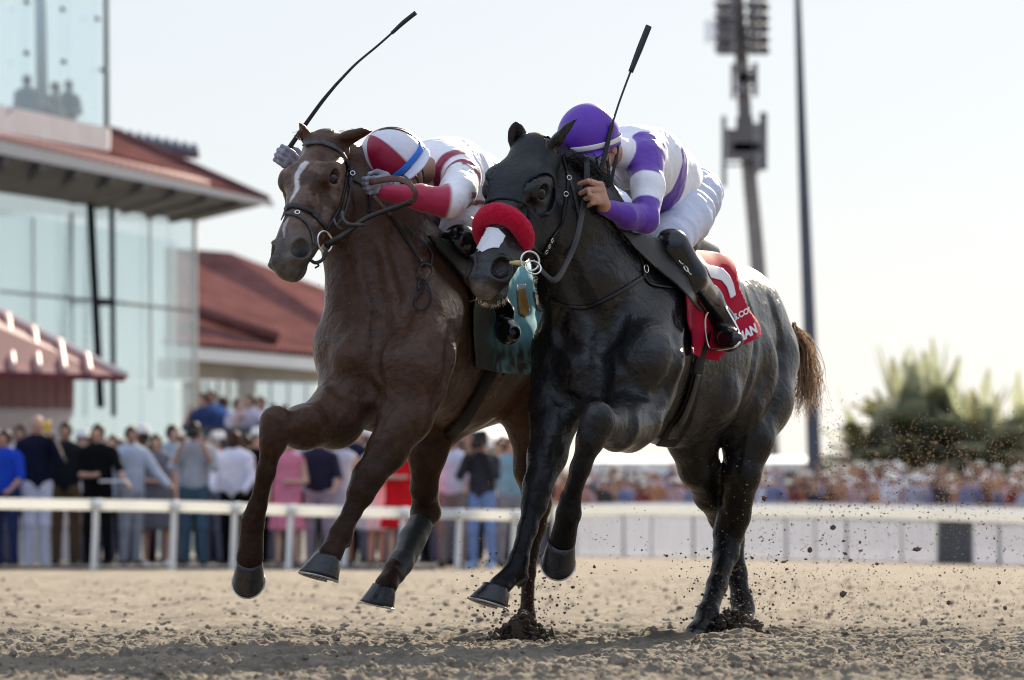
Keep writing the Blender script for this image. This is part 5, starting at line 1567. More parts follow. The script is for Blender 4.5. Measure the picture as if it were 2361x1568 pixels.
def clod_geo(c, r, rs, sub=1, flat=0.75):
    bm = bmesh.new(); bmesh.ops.create_icosphere(bm, subdivisions=sub, radius=1.0)
    sx, sy, sz = rs.uniform(0.7, 1.35), rs.uniform(0.7, 1.35), rs.uniform(0.6, 1.15) * flat / 0.75
    V = np.array([v.co for v in bm.verts]); o = rs.uniform(0, 100, 3)
    k = 0.55 + 0.9 * fbm(V + o, 1.3, 3, 5)
    # a few flat broken faces
    for _ in range(3):
        n = nrm(rs.normal(size=3)); t = rs.uniform(0.45, 0.8); d = V @ n; k = np.where(d * k > t, t / np.maximum(d, 1e-3), k)
    V = V * k[:, None] * np.array([sx, sy, sz]) * r
    a = rs.uniform(0, 6.28); ca, sa = math.cos(a), math.sin(a)
    V = np.stack([V[:, 0] * ca - V[:, 1] * sa, V[:, 0] * sa + V[:, 1] * ca, V[:, 2]], 1) + np.array(c)
    F = [tuple(v.index for v in f.verts) for f in bm.faces]; bm.free()
    return V, F
mb = MB()
for i in range(2600):
    y = 14.4 + 8.0 * rg.random() ** 1.3; x = rg.uniform(-0.105, 0.112) * y
    r = 0.005 + 0.015 * rg.random() ** 4
    mb.add(clod_geo((x, y, gz(x, y) + r * 0.25), r, rg, 1))
for i in range(2600):
    y = 21.0 + 24 * rg.random() ** 1.5; x = rg.uniform(-0.108, 0.112) * y
    r = 0.007 + 0.018 * rg.random() ** 3
    mb.add(clod_geo((x, y, gz(x, y) + r * 0.1), r, rg, 1, 0.6))
mb.build('loose_clods', M_clod, None, False)['kind'] = 'stuff'
for (u, v, w, lab, fl) in ((1425, 1553, 36, 'big broken clod of dirt with a flat face lying near the bottom of the track', 1.0), (1517, 1560, 20, 'upright pointed clod of dirt right of the biggest clod', 1.3),
                       (2131, 1456, 13, 'dark clod of dirt sitting up on the track at the right', 0.8), (1928, 1560, 19, 'low clod of dirt at the bottom edge right of the pointed clod', 0.75),
                       (1792, 1474, 17, 'lumpy clod of dirt right of the dark horse hind hooves', 0.7), (1060, 1505, 14, 'clod of dirt in the shadow below the brown horse', 0.7)):
    Yc = FPX * 0.45 / (v - 1225.0)
    p = W(u, v, Yc); r = w / S(Yc)
    tag(mesh_from('dirt_clod', *clod_geo((p[0], Yc, gz(p[0], Yc) + r * 0.30), r, np.random.default_rng(int(u)), 3, fl), M_clod, None, False), lab, 'clod')
# ---- dirt thrown up by the hooves
mb = MB()
for (u, v, Y, n, sx, h) in ((1205, 1486, 20.05, 620, 0.115, 0.125), (1690, 1480, 20.45, 560, 0.13, 0.125)):
    p0 = W(u, v, Y)
    for i in range(n):
        a, t = rg.normal(), rg.random()
        z = h * rg.random() ** 1.5 * math.exp(-0.5 * a * a)
        r = 0.005 + 0.013 * rg.random() ** 2
        mb.add(clod_geo((p0[0] + a * sx * 0.55, Y + 0.07 * rg.normal(), 0.005 + z), r, rg, 1))
    for i in range(420):               # spray leaping up round the hoof
        t = rg.random(); mb.add(clod_geo((p0[0] + rg.normal() * (0.06 + 0.10 * t), Y + 0.10 * rg.normal(), 0.02 + 0.34 * t ** 1.8 + 0.02 * rg.random()), 0.0025 + 0.006 * rg.random() ** 2, rg, 1))
    for i in range(15):                # ragged lumps standing up
        a = rg.normal() * 0.6
        x = p0[0] + a * sx; y = Y + 0.06 * rg.normal(); z1 = 0.03 + 0.09 * rg.random() * math.exp(-a * a)
        mb.add(clod_geo((x, y, z1 * 0.5), 0.34 * z1 + 0.008, rg, 1, 1.2))
mb.build('kicked_up_dirt', mat('dark_dirt', (0.075, 0.056, 0.042), rough=0.95, noise=0.4, nscale=40, bump=0.5, bscale=120), None, False)['kind'] = 'stuff'  # base colour darker than the track dirt and the loose clods
mb, mbc = MB(), MB()
def fly(u, v, Y, r, m=None): (m or mb).add(clod_geo(tuple(W(u, v, Y)), r, rg, 1, 0.75))
for i in range(3800):                  # fine spray behind the dark horse, high and far
    fly(rg.uniform(1880, 2400), 1175 - 270 * rg.random() ** 0.8 * (0.4 + 0.6 * rg.random()), rg.uniform(20.5, 26), 0.0016 + 0.0032 * rg.random() ** 2)
for i in range(2600):
    fly(1700 + 670 * rg.random(), 1430 - 330 * rg.random() ** 1.2, rg.uniform(20, 25), 0.0016 + 0.004 * rg.random() ** 3)
for i in range(75):
    fly(1760 + 560 * rg.random(), 1460 - 330 * rg.random() ** 1.6, rg.uniform(19.6, 22.5), 0.004 + 0.012 * rg.random() ** 3, mbc)
for i in range(420):
    fly(rg.normal(1230, 130), rg.normal(1200, 75), rg.uniform(19.6, 23.5), 0.0014 + 0.003 * rg.random() ** 2)
for i in range(160):
    fly(rg.normal(1690, 60), rg.normal(1250, 110), rg.uniform(19.8, 20.6), 0.0014 + 0.003 * rg.random() ** 2)
for i in range(260):
    fly(rg.normal(1500, 260), rg.normal(1310, 60), rg.uniform(20, 24), 0.0014 + 0.0035 * rg.random() ** 2)
for i in range(34):
    fly(rg.normal(800, 90), rg.uniform(600, 860), rg.uniform(18, 23), 0.0014 + 0.002 * rg.random())
for i in range(22):                    # bits flying close to the lens
    fly(1900 + 460 * rg.random(), rg.uniform(1000, 1200), rg.uniform(14.5, 16.5), 0.0035 + 0.003 * rg.random())
M_dust = mat('flying_dust', (0.30, 0.22, 0.15), rough=0.9, spec=0.05)
_nt = M_dust.node_tree; _t = _nt.nodes.new('ShaderNodeBsdfTranslucent'); _t.inputs['Color'].default_value = (0.46, 0.37, 0.29, 1)
_m = _nt.nodes.new('ShaderNodeMixShader'); _m.inputs['Fac'].default_value = 0.5
_nt.links.new(_nt.nodes['Principled BSDF'].outputs[0], _m.inputs[1]); _nt.links.new(_t.outputs[0], _m.inputs[2]); _nt.links.new(_m.outputs[0], _nt.nodes['Material Output'].inputs['Surface'])
mb.build('flying_dust', M_dust, None, False)['kind'] = 'stuff'
mbc.build('flying_clods', mat('flying_clod', (0.13, 0.10, 0.075), rough=0.95, spec=0.1), None, False)['kind'] = 'stuff'
# ---------------------------------------------------------------- spectators
def ocol(name, rough=0.8, noise=0.15, nscale=12): return mat(name, rough=rough, spec=0.08, objcol=True, noise=noise, nscale=nscale)
M_fab, M_skin2, M_hair2 = ocol('fabric'), ocol('crowd_skin', 0.6, 0.08), ocol('crowd_hair', 0.62, 0.2, 30)
for _m, _s in ((M_skin2, 0.18), (M_hair2, 0.12), (M_fab, 0.12)): _m.node_tree.nodes['Principled BSDF'].inputs['Specular IOR Level'].default_value = _s
CVOX = 0.019
def paint(o, c): o.color = (*c, 1.0); return o

def make_person(loc, h=1.74, rz=0.0, top=(0.1, 0.1, 0.1), bottom=(0.05, 0.05, 0.06), skin=(0.36, 0.20, 0.14), hair=(0.02, 0.015, 0.012), arms=('down', 'down'),
                dress=False, shorts=False, hat=None, jacket=True, shoe=(0.02, 0.02, 0.02), label='', group=None, vox=CVOX, hairlen=0, seed=0, bald=False, cap=None):
    rs = random.Random(seed)
    k = h / 1.74
    B = Body()
    J = lambda x, y, z: np.array([x, y, z]) * k
    lean = rs.uniform(-0.02, 0.03)
    st = rs.uniform(-0.02, 0.03)
    hy = -0.02 + lean * -1
    # trunk
    B.cone(J(0, 0, 0.98), J(0, -0.005, 1.12), 0.145 * k, 0.135 * k, 0.05, ((0, 1, 0), 0.72), tagn='hip')
    B.cone(J(0, 0, 1.08), J(0, -0.01, 1.36), 0.150 * k, 0.165 * k, 0.06, ((0, 1, 0), 0.70), tagn='top')
    B.cone(J(-0.145, 0, 1.40), J(0.145, 0, 1.40), 0.062 * k, 0.062 * k, 0.05, tagn='top')
    B.cone(J(0, 0.0, 1.43), J(0, -0.015, 1.53), 0.055 * k, 0.052 * k, 0.03, tagn='skin')
    hc = J(rs.uniform(-0.01, 0.01), -0.03, 1.625)
    B.ell(hc, np.array((0.074, 0.094, 0.105)) * k, None, 0.02, tagn='skin')
    B.cone(J(0, -0.055, 1.565), J(0, -0.075, 1.555), 0.046 * k, 0.030 * k, 0.03, tagn='skin')
    B.cone(J(0, -0.118, 1.625), J(0, -0.135, 1.600), 0.012 * k, 0.015 * k, 0.01, tagn='skin')
    for s in (-1, 1): B.ell(J(s * 0.076, -0.02, 1.615), np.array((0.012, 0.02, 0.03)) * k, None, 0.01, tagn='skin')
    for s in (-1, 1):
        f = rs.uniform(-0.05, 0.05)
        B.cone(J(s * 0.085, 0, 0.93), J(s * (0.10 + st), f, 0.50), 0.088 * k, 0.058 * k, 0.04, tagn='leg')
        B.cone(J(s * (0.10 + st), f, 0.50), J(s * (0.105 + st), f + 0.03, 0.09), 0.056 * k, 0.040 * k, 0.03, tagn='shinleg')
        B.cone(J(s * (0.105 + st), f + 0.03, 0.05), J(s * (0.125 + st), f - 0.13, 0.035), 0.042 * k, 0.036 * k, 0.02, tagn='shoe%d' % s)
    hands = []
    for s, pose in zip((-1, 1), arms):
        sh = J(s * 0.185, 0, 1.39)
        if pose == 'down': el, wr, ha = J(s * 0.245, 0.02, 1.12), J(s * 0.25, -0.05, 0.88), J(s * 0.245, -0.08, 0.79)
        elif pose == 'rail': el, wr, ha = J(s * 0.26, -0.06, 1.14), J(s * 0.22, -0.26, 0.98), J(s * 0.20, -0.34, 0.95)
        elif pose == 'face': el, wr, ha = J(s * 0.25, -0.16, 1.20), J(s * 0.13, -0.20, 1.46), J(s * 0.10, -0.20, 1.56)
        elif pose == 'up': el, wr, ha = J(s * 0.27, -0.10, 1.50), J(s * 0.20, -0.16, 1.74), J(s * 0.17, -0.17, 1.83)
        elif pose == 'fold': el, wr, ha = J(s * 0.235, -0.04, 1.13), J(s * 0.02, -0.20, 1.12), J(-s * 0.06, -0.20, 1.13)
        elif pose == 'out': el, wr, ha = J(s * 0.30, -0.08, 1.18), J(s * 0.42, -0.20, 1.02), J(s * 0.47, -0.23, 0.97)
        elif pose == 'point': el, wr, ha = J(s * 0.30, -0.10, 1.30), J(s * 0.48, -0.24, 1.30), J(s * 0.56, -0.28, 1.31)
        B.cone(sh, el, 0.054 * k, 0.044 * k, 0.03, tagn='arm'); B.cone(el, wr, 0.042 * k, 0.030 * k, 0.02, tagn='fore')
        B.cone(wr, ha, 0.028 * k, 0.034 * k, 0.02, tagn='skin'); hands.append(ha)
    root = empty('person', (0, 0, 0), label, 'person', group)
    for names, ss in ((('hip', 'top', 'skin', 'leg', 'shinleg', 'shoe-1', 'shoe1', 'arm', 'fore'), 0),):
        G = B.grown(-0.004)
        v, q = G.surface(vox)
        paint(mesh_from('body', v, q, M_skin2, root), skin)
    def part(name, names, d, col, m=M_fab, clip=None, amp=0.006):
        G = B.grown(d, names); f = G.field(vox)
        if clip is not None:
            x, y, z = f.grid(); f.F = np.maximum(f.F, clip(x, y, z)).astype(np.float32)
        v, q = f.surface(); v = v.astype(np.float64)
        if amp: v = v + (np.array([1, 1, 0.2]) * (fbm(v + seed, 9, 2, 3) - 0.5)[:, None] * amp * 2)
        return paint(mesh_from(name, v, q, m, root), col)
    sleeve = ('top', 'arm', 'fore') if jacket else ('top', 'arm')
    hem = 0.86 * k if jacket else 0.95 * k
    if dress:
        D = Body(); D.p = [t for t in B.p if t[8] in ('top', 'hip')]
        D.cone(J(0, 0, 1.0), J(0, 0, 0.52), 0.15 * k, 0.23 * k, 0.05, ((0, 1, 0), 0.8), tagn='top')
        f = D.grown(0.012).field(vox); x_, y_, z_ = f.grid(); f.F = np.maximum(f.F, (0.50 * k + 0.0 * x_ + 0.0 * y_) - z_).astype(np.float32)
        v, q = f.surface(); v = v.astype(np.float64)
        v = v + np.array([1, 1, 0]) * (np.sin(np.arctan2(v[:, 1], v[:, 0]) * 9 + seed) * 0.012 * sstep(1.0, 0.5, v[:, 2]))[:, None]
        paint(mesh_from('dress', v, q, M_fab, root), top)
    else:
        part('jacket' if jacket else 'shirt', sleeve + ('hip',), 0.014, top, clip=lambda x, y, z: hem - z)
        part('shorts' if shorts else 'trousers', ('hip', 'leg') + (() if shorts else ('shinleg',)), 0.012, bottom, clip=lambda x, y, z: z - 1.02 * k)
    for s in (-1, 1): part('shoe', ('shoe%d' % s,), 0.008, shoe, amp=0)
    if not bald:
        Hh = Body(); Hh.ell(hc + J(0, 0.018, 0.016), np.array((0.084, 0.100, 0.106)) * k, None, 0.01)
        if hairlen: Hh.cone(hc + J(0, 0.05, 0.0), hc + J(0, 0.06, -0.12 - hairlen), 0.082 * k, 0.075 * k, 0.03)
        f = Hh.field(vox); x, y, z = f.grid()
        f.F = np.maximum(f.F, np.minimum((hc[1] - 0.045 * k) - y, (hc[2] + 0.035 * k) - z) * 1.0).astype(np.float32)
        v, q = f.surface()
        if len(v): paint(mesh_from('hair', v, q, M_hair2, root), hair)
    if hat is not None or cap is not None:
        mb = MB(); c = hc + J(0, 0.0, 0.05)
        prof = [(0.0, 0.115), (0.055, 0.110), (0.085, 0.085), (0.095, 0.03), (0.17 if hat is not None else 0.10, 0.022), (0.18 if hat is not None else 0.10, 0.012), (0.09, 0.010)]
        V, F = [], []; n = 20
        for r_, z_ in prof:
            for i in range(n):
                a = 2 * math.pi * i / n
                e = 1.0 + (0.55 * max(0, -math.sin(a)) ** 3 if cap is not None and r_ >= 0.10 else 0)
                V.append(c + np.array([math.cos(a) * r_ * e, math.sin(a) * r_ * 1.12 * e, z_]) * k)
        for j in range(len(prof) - 1):
            for i in range(n): F.append((j * n + i, (j + 1) * n + i, (j + 1) * n + (i + 1) % n, j * n + (i + 1) % n))
        mb.add((V, F)); paint(mb.build('hat', M_fab, root), hat if hat is not None else cap)
    root.location = loc; root.rotation_euler = (0, 0, rz)
    return root, [Vector(x) for x in hands]

def at_ground(u, Y): p = W(u, 1225 + 0.45 * S(Y), Y); return (p[0], Y, 0.0)
def world_of(root, p): return Matrix.Translation(root.location) @ Matrix.Rotation(root.rotation_euler.z, 4, 'Z') @ Vector(p)

SK = [(0.50, 0.30, 0.22), (0.40, 0.23, 0.16), (0.10, 0.05, 0.03), (0.56, 0.35, 0.27), (0.05, 0.026, 0.018)]
NAVY, BLK, WHI, GRY, LBL = (0.008, 0.010, 0.026), (0.004, 0.004, 0.005), (0.72, 0.72, 0.80), (0.22, 0.22, 0.26), (0.42, 0.47, 0.58)
front = [
 (12, 59.5, 1.66, (0.012, 0.05, 0.42), (0.02, 0.03, 0.09), 1, ('down', 'rail'), dict(jacket=False), 'person in a royal blue shirt and dark jeans, at the left end of the rail'),
 (84, 60.0, 1.86, NAVY, (0.62, 0.62, 0.74), 0, ('down', 'face'), dict(bald=True, shoe=(0.4, 0.4, 0.45)), 'tall bald man in navy blazer and white trousers, hand raised to his face'),
 (150, 60.6, 1.78, (0.010, 0.012, 0.016), (0.10, 0.065, 0.04), 1, ('rail', 'down'), dict(), 'man in a dark jacket and brown trousers behind the rail beside the navy blazer'),
 (226, 59.8, 1.74, BLK, BLK, 0, ('fold', 'out'), dict(jacket=False), 'man in a black polo shirt and black trousers with his forearms held forward'),
 (300, 60.2, 1.72, LBL, (0.30, 0.31, 0.36), 1, ('down', 'out'), dict(), 'man in a pale blue grey suit reaching towards the rail'),
 (360, 60.8, 1.64, (0.13, 0.13, 0.16), GRY, 0, ('fold', 'down'), dict(dress=True, hairlen=0.12, shoe=WHI), 'woman in a short grey dress and white sneakers behind the rail'),
 (448, 59.8, 1.76, (0.36, 0.38, 0.44), (0.05, 0.09, 0.13), 1, ('face', 'face'), dict(jacket=False), 'photographer in a grey vest and jeans with a black camera at the eye'),
 (540, 60.2, 1.66, (0.66, 0.66, 0.78), BLK, 4, ('rail', 'rail'), dict(), 'man in a white shirt and black trousers leaning on the rail'),
 (592, 60.9, 1.68, BLK, BLK, 3, ('down', 'down'), dict(cap=(0.75, 0.72, 0.68)), 'man in a black suit and white cap behind the rail'),
 (662, 60.0, 1.62, (0.62, 0.20, 0.29), GRY, 3, ('down', 'fold'), dict(dress=True, hairlen=0.1), 'woman in a long pink dress behind the rail'),
 (735, 60.4, 1.68, (0.02, 0.02, 0.04), (0.30, 0.27, 0.33), 0, ('down', 'rail'), dict(jacket=False, hairlen=0.14), 'woman in a black top and lilac trousers behind the rail'),
 (785, 60.9, 1.66, (0.50, 0.50, 0.60), GRY, 1, ('down', 'down'), dict(dress=True, hairlen=0.16), 'woman in a pale grey dress between the pink dress and the red dress'),
 (868, 60.6, 1.62, (0.70, 0.66, 0.66), GRY, 3, ('down', 'fold'), dict(dress=True, hairlen=0.1, hat=(0.75, 0.45, 0.55)), 'woman in a white dress and pink hat beside the red dress'),
 (922, 60.0, 1.70, (0.62, 0.010, 0.016), GRY, 3, ('fold', 'down'), dict(dress=True, hairlen=0.1), 'woman in a bright red dress behind the rail'),
 (1042, 60.4, 1.64, (0.55, 0.57, 0.72), (0.20, 0.18, 0.18), 1, ('down', 'rail'), dict(jacket=False), 'man in a white shirt standing left of the camera operator'),
 (1112, 59.8, 1.62, (0.035, 0.035, 0.045), (0.16, 0.24, 0.46), 0, ('face', 'face'), dict(hat=(0.02, 0.025, 0.02), shoe=(0.3, 0.4, 0.6)), 'camera operator in a wide dark hat, black top and blue jeans'),
 (1178, 61.0, 1.60, (0.20, 0.32, 0.40), GRY, 0, ('down', 'down'), dict(jacket=False), 'person in a teal shirt right of the camera operator'),
]
for i, (u, Y, h, tp, bt, sk, arms, kw, lab) in enumerate(front):
    r, hands = make_person(at_ground(u, Y), h, R(((i * 37) % 50) - 25), tp, bt, SK[sk], (0.02 + 0.05 * (i % 3 == 1), 0.016, 0.012), arms, label=lab, seed=i + 3, group='spectators along the rail', **kw)
    if i == 1:
        p = world_of(r, hands[1])
        c = MB(); c.tube([p + Vector((0, -0.05, -0.03)), p + Vector((0, -0.06, 0.10))], [0.036, 0.046], 14); tag(c.build('drink_cup', mat('yellow_cup', (0.80, 0.50, 0.03), rough=0.4)), 'yellow cup held up by the bald man in the navy blazer', 'cup')
    if i in (6, 15):
        p = (world_of(r, hands[0]) + world_of(r, hands[1])) / 2 + Vector((0, -0.04, 0.04))
        cm = empty('camera', tuple(p), 'black camera with a long lens held by the photographer in the grey vest' if i == 6 else 'black video camera held by the operator in the wide dark hat', 'camera')
        MB().box((p.x - 0.075, p.y - 0.04, p.z - 0.05), (p.x + 0.075, p.y + 0.04, p.z + 0.05)).box((p.x - 0.03, p.y - 0.035, p.z + 0.05), (p.x + 0.03, p.y + 0.035, p.z + 0.08)).build('camera_body', M_blackrub, cm, False)
        MB().tube([p + Vector((0, -0.04, -0.005)), p + Vector((0, -0.14, -0.005)), p + Vector((0, -0.26, -0.005))], [0.042, 0.046, 0.055], 16).build('lens', M_leather, cm)
    if i == 3:
        p = (world_of(r, hands[0]) + world_of(r, hands[1])) / 2 + Vector((0, -0.05, 0.0))
        tag(MB().box((p.x - 0.16, p.y - 0.11, p.z - 0.012), (p.x + 0.16, p.y + 0.11, p.z + 0.012)).build('race_programme', M_tape, None, False), 'white race programme held by the man in the black polo shirt', 'paper')
# rows behind
cols = [((0.012, 0.014, 0.035), 'navy jacket'), ((0.55, 0.50, 0.62), 'lilac shirt'), ((0.66, 0.66, 0.72), 'pale grey jacket'), ((0.60, 0.60, 0.68), 'white shirt'), ((0.08, 0.12, 0.30), 'blue shirt'), ((0.50, 0.25, 0.30), 'pink top'), ((0.16, 0.10, 0.07), 'brown jacket'), ((0.70, 0.64, 0.62), 'cream shirt'), ((0.30, 0.36, 0.42), 'grey blue shirt'), ((0.45, 0.06, 0.05), 'red top')]
rr_ = random.Random(11)
slots = [(-10, 62), (46, 63), (118, 63), (190, 62.4), (205, 65), (262, 63), (280, 66), (330, 63.5), (395, 63), (410, 66), (492, 63), (505, 66), (566, 64), (625, 63), (640, 66), (700, 63), (705, 66), (765, 64), (820, 63), (838, 66), (900, 64), (965, 63), (990, 66), (1080, 64), (1015, 63.4), (1150, 66), (1215, 64), (1240, 68)] + [(-20 + 41.5 * j_ + (j_ * 17) % 23, 67.5 + (j_ * 7) % 5) for j_ in range(31)]
wheres = {0: 'at the far left', 1: 'behind the navy blazer', 2: 'left of the black polo', 3: 'left of the pale blue suit', 4: 'behind the photographer', 5: 'behind the white shirt', 6: 'left of the pink dress', 7: 'right of the pink dress', 8: 'left of the red dress', 9: 'behind the red dress', 10: 'right of the red dress', 11: 'behind the camera operator', 12: 'right of the camera operator'}
used_lab = set()
for i, (u, Y) in enumerate(slots):
    c, nm = cols[(i * 7 + i // 4) % len(cols)]
    w = wheres[min(12, max(0, int((u + 20) / 95)))]
    hairs = ['dark haired', 'brown haired', 'grey haired', 'capped']
    hk = i % 4
    lab = f'{hairs[hk]} spectator in a {nm}, second row {w}'
    if i >= 28: lab = lab.replace('second', 'back')
    if lab in used_lab: lab = lab.replace('second row', 'third row').replace('back row', 'rearmost row')
    if lab in used_lab: lab += ', half hidden'
    used_lab.add(lab)
    make_person(at_ground(u, Y), 1.66 + 0.14 * rr_.random(), R(rr_.uniform(-35, 35)), c, BLK if i % 2 else (0.10, 0.10, 0.14), SK[i % 5], [(0.012, 0.01, 0.01), (0.06, 0.035, 0.02), (0.35, 0.34, 0.33), (0.02, 0.02, 0.02)][hk],
                ('down', 'face') if i % 5 == 2 else ('down', 'down'), label=lab, seed=40 + i, group='spectators in the rows behind the rail', vox=0.024, cap=(0.70, 0.68, 0.64) if hk == 3 else None, jacket='jacket' in nm)

# distant crowd beyond the right-hand fence: a few kinds, copied
protos = []
kinds = [((0.16, 0.19, 0.34), 'blue shirt', None, 3), ((0.66, 0.66, 0.74), 'white shirt', (0.80, 0.78, 0.70), 0), ((0.42, 0.22, 0.13), 'orange top', None, 3), ((0.14, 0.07, 0.05), 'brown top', (0.72, 0.66, 0.55), 0), ((0.36, 0.39, 0.52), 'pale blue shirt', (0.85, 0.84, 0.80), 3), ((0.20, 0.05, 0.05), 'dark red top', (0.78, 0.72, 0.60), 0), ((0.05, 0.05, 0.06), 'black top', None, 3), ((0.50, 0.36, 0.42), 'pink top', (0.75, 0.62, 0.55), 1)]
def dup_person(root, loc, rz, sc_):
    r = root.copy(); COL.objects.link(r); r.location = loc; r.rotation_euler = (0, 0, rz); r.scale = (sc_, sc_, sc_)
    for ch in root.children:
        c = ch.copy(); COL.objects.link(c); c.parent = r
    return r
cnt = [0] * len(kinds)
spots = []
TERR = ((125, 0.0), (130, 0.20), (135, 0.40), (140, 0.55))
for row, (Y, zt_) in enumerate(TERR):
    n = 36
    for j in range(n):
        u = 1265 + (2390 - 1265) * (j + rr_.uniform(-0.4, 0.4)) / n
        spots.append((u, Y + rr_.uniform(-1.6, 1.6), zt_))
for i, (u, Y, zt_) in enumerate(spots):
    k = (i * 5 + i // 9 + rr_.randrange(3)) % len(kinds)
    c, nm, hat, sk = kinds[k]
    lab = f'blurred distant spectator in a {nm}' + (' and pale hat' if hat else '') + ' beyond the fence'
    loc, rz, s_ = tuple(np.array(at_ground(u, Y)) + [0, 0, zt_]), R(rr_.uniform(-40, 40)), rr_.uniform(0.94, 1.08)
    if cnt[k] == 0:
        r, _ = make_person((0, 0, 0), 1.72, 0, c, BLK, SK[sk], (0.02, 0.014, 0.01), [('down', 'face'), ('fold', 'down'), ('up', 'down'), ('face', 'face')][k % 4], hat=hat, label=lab, seed=90 + k, group='people in the distant crowd, ' + nm, vox=0.030, jacket=k % 2 == 0)
        r.location = loc; r.rotation_euler = (0, 0, rz); kinds_r = protos.append(r)
        cnt[k] = len(protos)
    else:
        dup_person(protos[cnt[k] - 1], loc, rz, s_)

tb = MB()
for Y, z in TERR[1:]: tb.box((W(1200, 1200, Y)[0], Y - 2.4, -0.05), (W(2480, 1200, Y)[0], Y + 2.6, z)) if False else tb.box((-2.0, Y - 2.4, -0.05), (17.5, Y + 2.595, z - 0.004))
tag(tb.build('terrace', mat('terrace_concrete', (0.34, 0.33, 0.31), rough=0.9, noise=0.15, nscale=2), None, False), 'low stepped concrete terrace the distant crowd stands on', 'terrace')
# ---------------------------------------------------------------- rails, buildings, masts, trees
M_white = mat('white_paint', (0.80, 0.80, 0.78), rough=0.35, noise=0.06, nscale=6)
M_railw = mat('rail_plastic', (0.82, 0.82, 0.80), rough=0.3, noise=0.05, nscale=6)
_nt = M_railw.node_tree; _t = _nt.nodes.new('ShaderNodeBsdfTranslucent'); _t.inputs['Color'].default_value = (0.85, 0.85, 0.82, 1)
_m = _nt.nodes.new('ShaderNodeMixShader'); _m.inputs['Fac'].default_value = 0.70
_nt.links.new(_nt.nodes['Principled BSDF'].outputs[0], _m.inputs[1]); _nt.links.new(_t.outputs[0], _m.inputs[2]); _nt.links.new(_m.outputs[0], _nt.nodes['Material Output'].inputs['Surface'])
M_greyst = mat('grey_steel', (0.085, 0.095, 0.12), rough=0.5, metal=0.2, noise=0.2, nscale=4)
M_dkst = mat('dark_steel', (0.03, 0.035, 0.045), rough=0.85, spec=0.03, noise=0.2, nscale=6)
M_rooftile = mat('red_tile', (0.15, 0.068, 0.064), rough=0.9, spec=0.0, noise=0.35, nscale=1.2, bump=0.5, bscale=5, dist=0.05)
M_maroon = mat('maroon_metal', (0.15, 0.04, 0.05), rough=0.5, spec=0.12, noise=0.15, nscale=3)
M_pinkwall = mat('pink_siding', (0.50, 0.32, 0.32), rough=0.7, noise=0.15, nscale=2)
M_conc = mat('grey_parapet', (0.40, 0.38, 0.44), rough=0.8, noise=0.12, nscale=1.5)
M_cream = mat('cream_wall', (0.42, 0.39, 0.34), rough=0.8, noise=0.1, nscale=2)
M_soffit = mat('soffit', (0.15, 0.145, 0.14), rough=0.8, noise=0.3, nscale=1.5)
M_darkwall = mat('dark_wall', (0.07, 0.075, 0.085), rough=0.8, noise=0.2, nscale=3)
M_tent = mat('white_canvas', (0.82, 0.82, 0.80), rough=0.7, noise=0.04, nscale=1)

def glass_mat(name, tint, clear, rough=0.03):
    m = bpy.data.materials.new(name); m.use_nodes = True
    nt = m.node_tree; nt.nodes.remove(nt.nodes['Principled BSDF'])
    tr = nt.nodes.new('ShaderNodeBsdfTransparent'); tr.inputs['Color'].default_value = (*tint, 1)
    gl = nt.nodes.new('ShaderNodeBsdfGlossy'); gl.inputs['Roughness'].default_value = rough; gl.inputs['Color'].default_value = (0.9, 0.97, 1.0, 1)
    df = nt.nodes.new('ShaderNodeBsdfDiffuse'); df.inputs['Color'].default_value = (0.78, 0.83, 0.84, 1)
    m1 = nt.nodes.new('ShaderNodeMixShader'); m1.inputs['Fac'].default_value = 0.45
    nt.links.new(gl.outputs[0], m1.inputs[1]); nt.links.new(df.outputs[0], m1.inputs[2])
    m2 = nt.nodes.new('ShaderNodeMixShader'); m2.inputs['Fac'].default_value = clear
    nt.links.new(m1.outputs[0], m2.inputs[1]); nt.links.new(tr.outputs[0], m2.inputs[2])
    nt.links.new(m2.outputs[0], nt.nodes['Material Output'].inputs['Surface'])
    return m
M_glass = glass_mat('pale_glass', (0.93, 0.975, 0.98), 0.86)
M_glass2 = glass_mat('wall_glass', (0.91, 0.965, 0.97), 0.74, 0.06)
M_mesh = glass_mat('fence_mesh', (0.90, 0.90, 0.94), 0.34, 0.5)
_n = M_mesh.node_tree.nodes; _d = [n for n in _n if n.type == 'BSDF_DIFFUSE'][0]; _g = [n for n in _n if n.type == 'BSDF_GLOSSY'][0]
_tl = _n.new('ShaderNodeBsdfTranslucent'); _tl.inputs['Color'].default_value = (0.58, 0.58, 0.64, 1)
_tx = _n.new('ShaderNodeTexCoord'); _mp = _n.new('ShaderNodeMapping'); _mp.inputs['Scale'].default_value = (1.6, 1.6, 0.35)
_nz = _n.new('ShaderNodeTexNoise'); _nz.inputs['Scale'].default_value = 2.5; _nz.inputs['Detail'].default_value = 6
_rm = _n.new('ShaderNodeMapRange'); _rm.inputs['From Min'].default_value = 0.3; _rm.inputs['From Max'].default_value = 0.7; _rm.inputs['To Min'].default_value = 0.12; _rm.inputs['To Max'].default_value = 0.50
_ms = [q for q in _n if q.type == 'MIX_SHADER'][1]
for _a, _b in ((_tx.outputs['Object'], _mp.inputs['Vector']), (_mp.outputs['Vector'], _nz.inputs['Vector']), (_nz.outputs['Fac'], _rm.inputs['Value']), (_rm.outputs['Result'], _ms.inputs['Fac'])): M_mesh.node_tree.links.new(_a, _b)
M_mesh.node_tree.links.new(_tl.outputs[0], _g.outputs[0].links[0].to_socket)

def ground_uv(u, Y): return np.array(at_ground(u, Y))
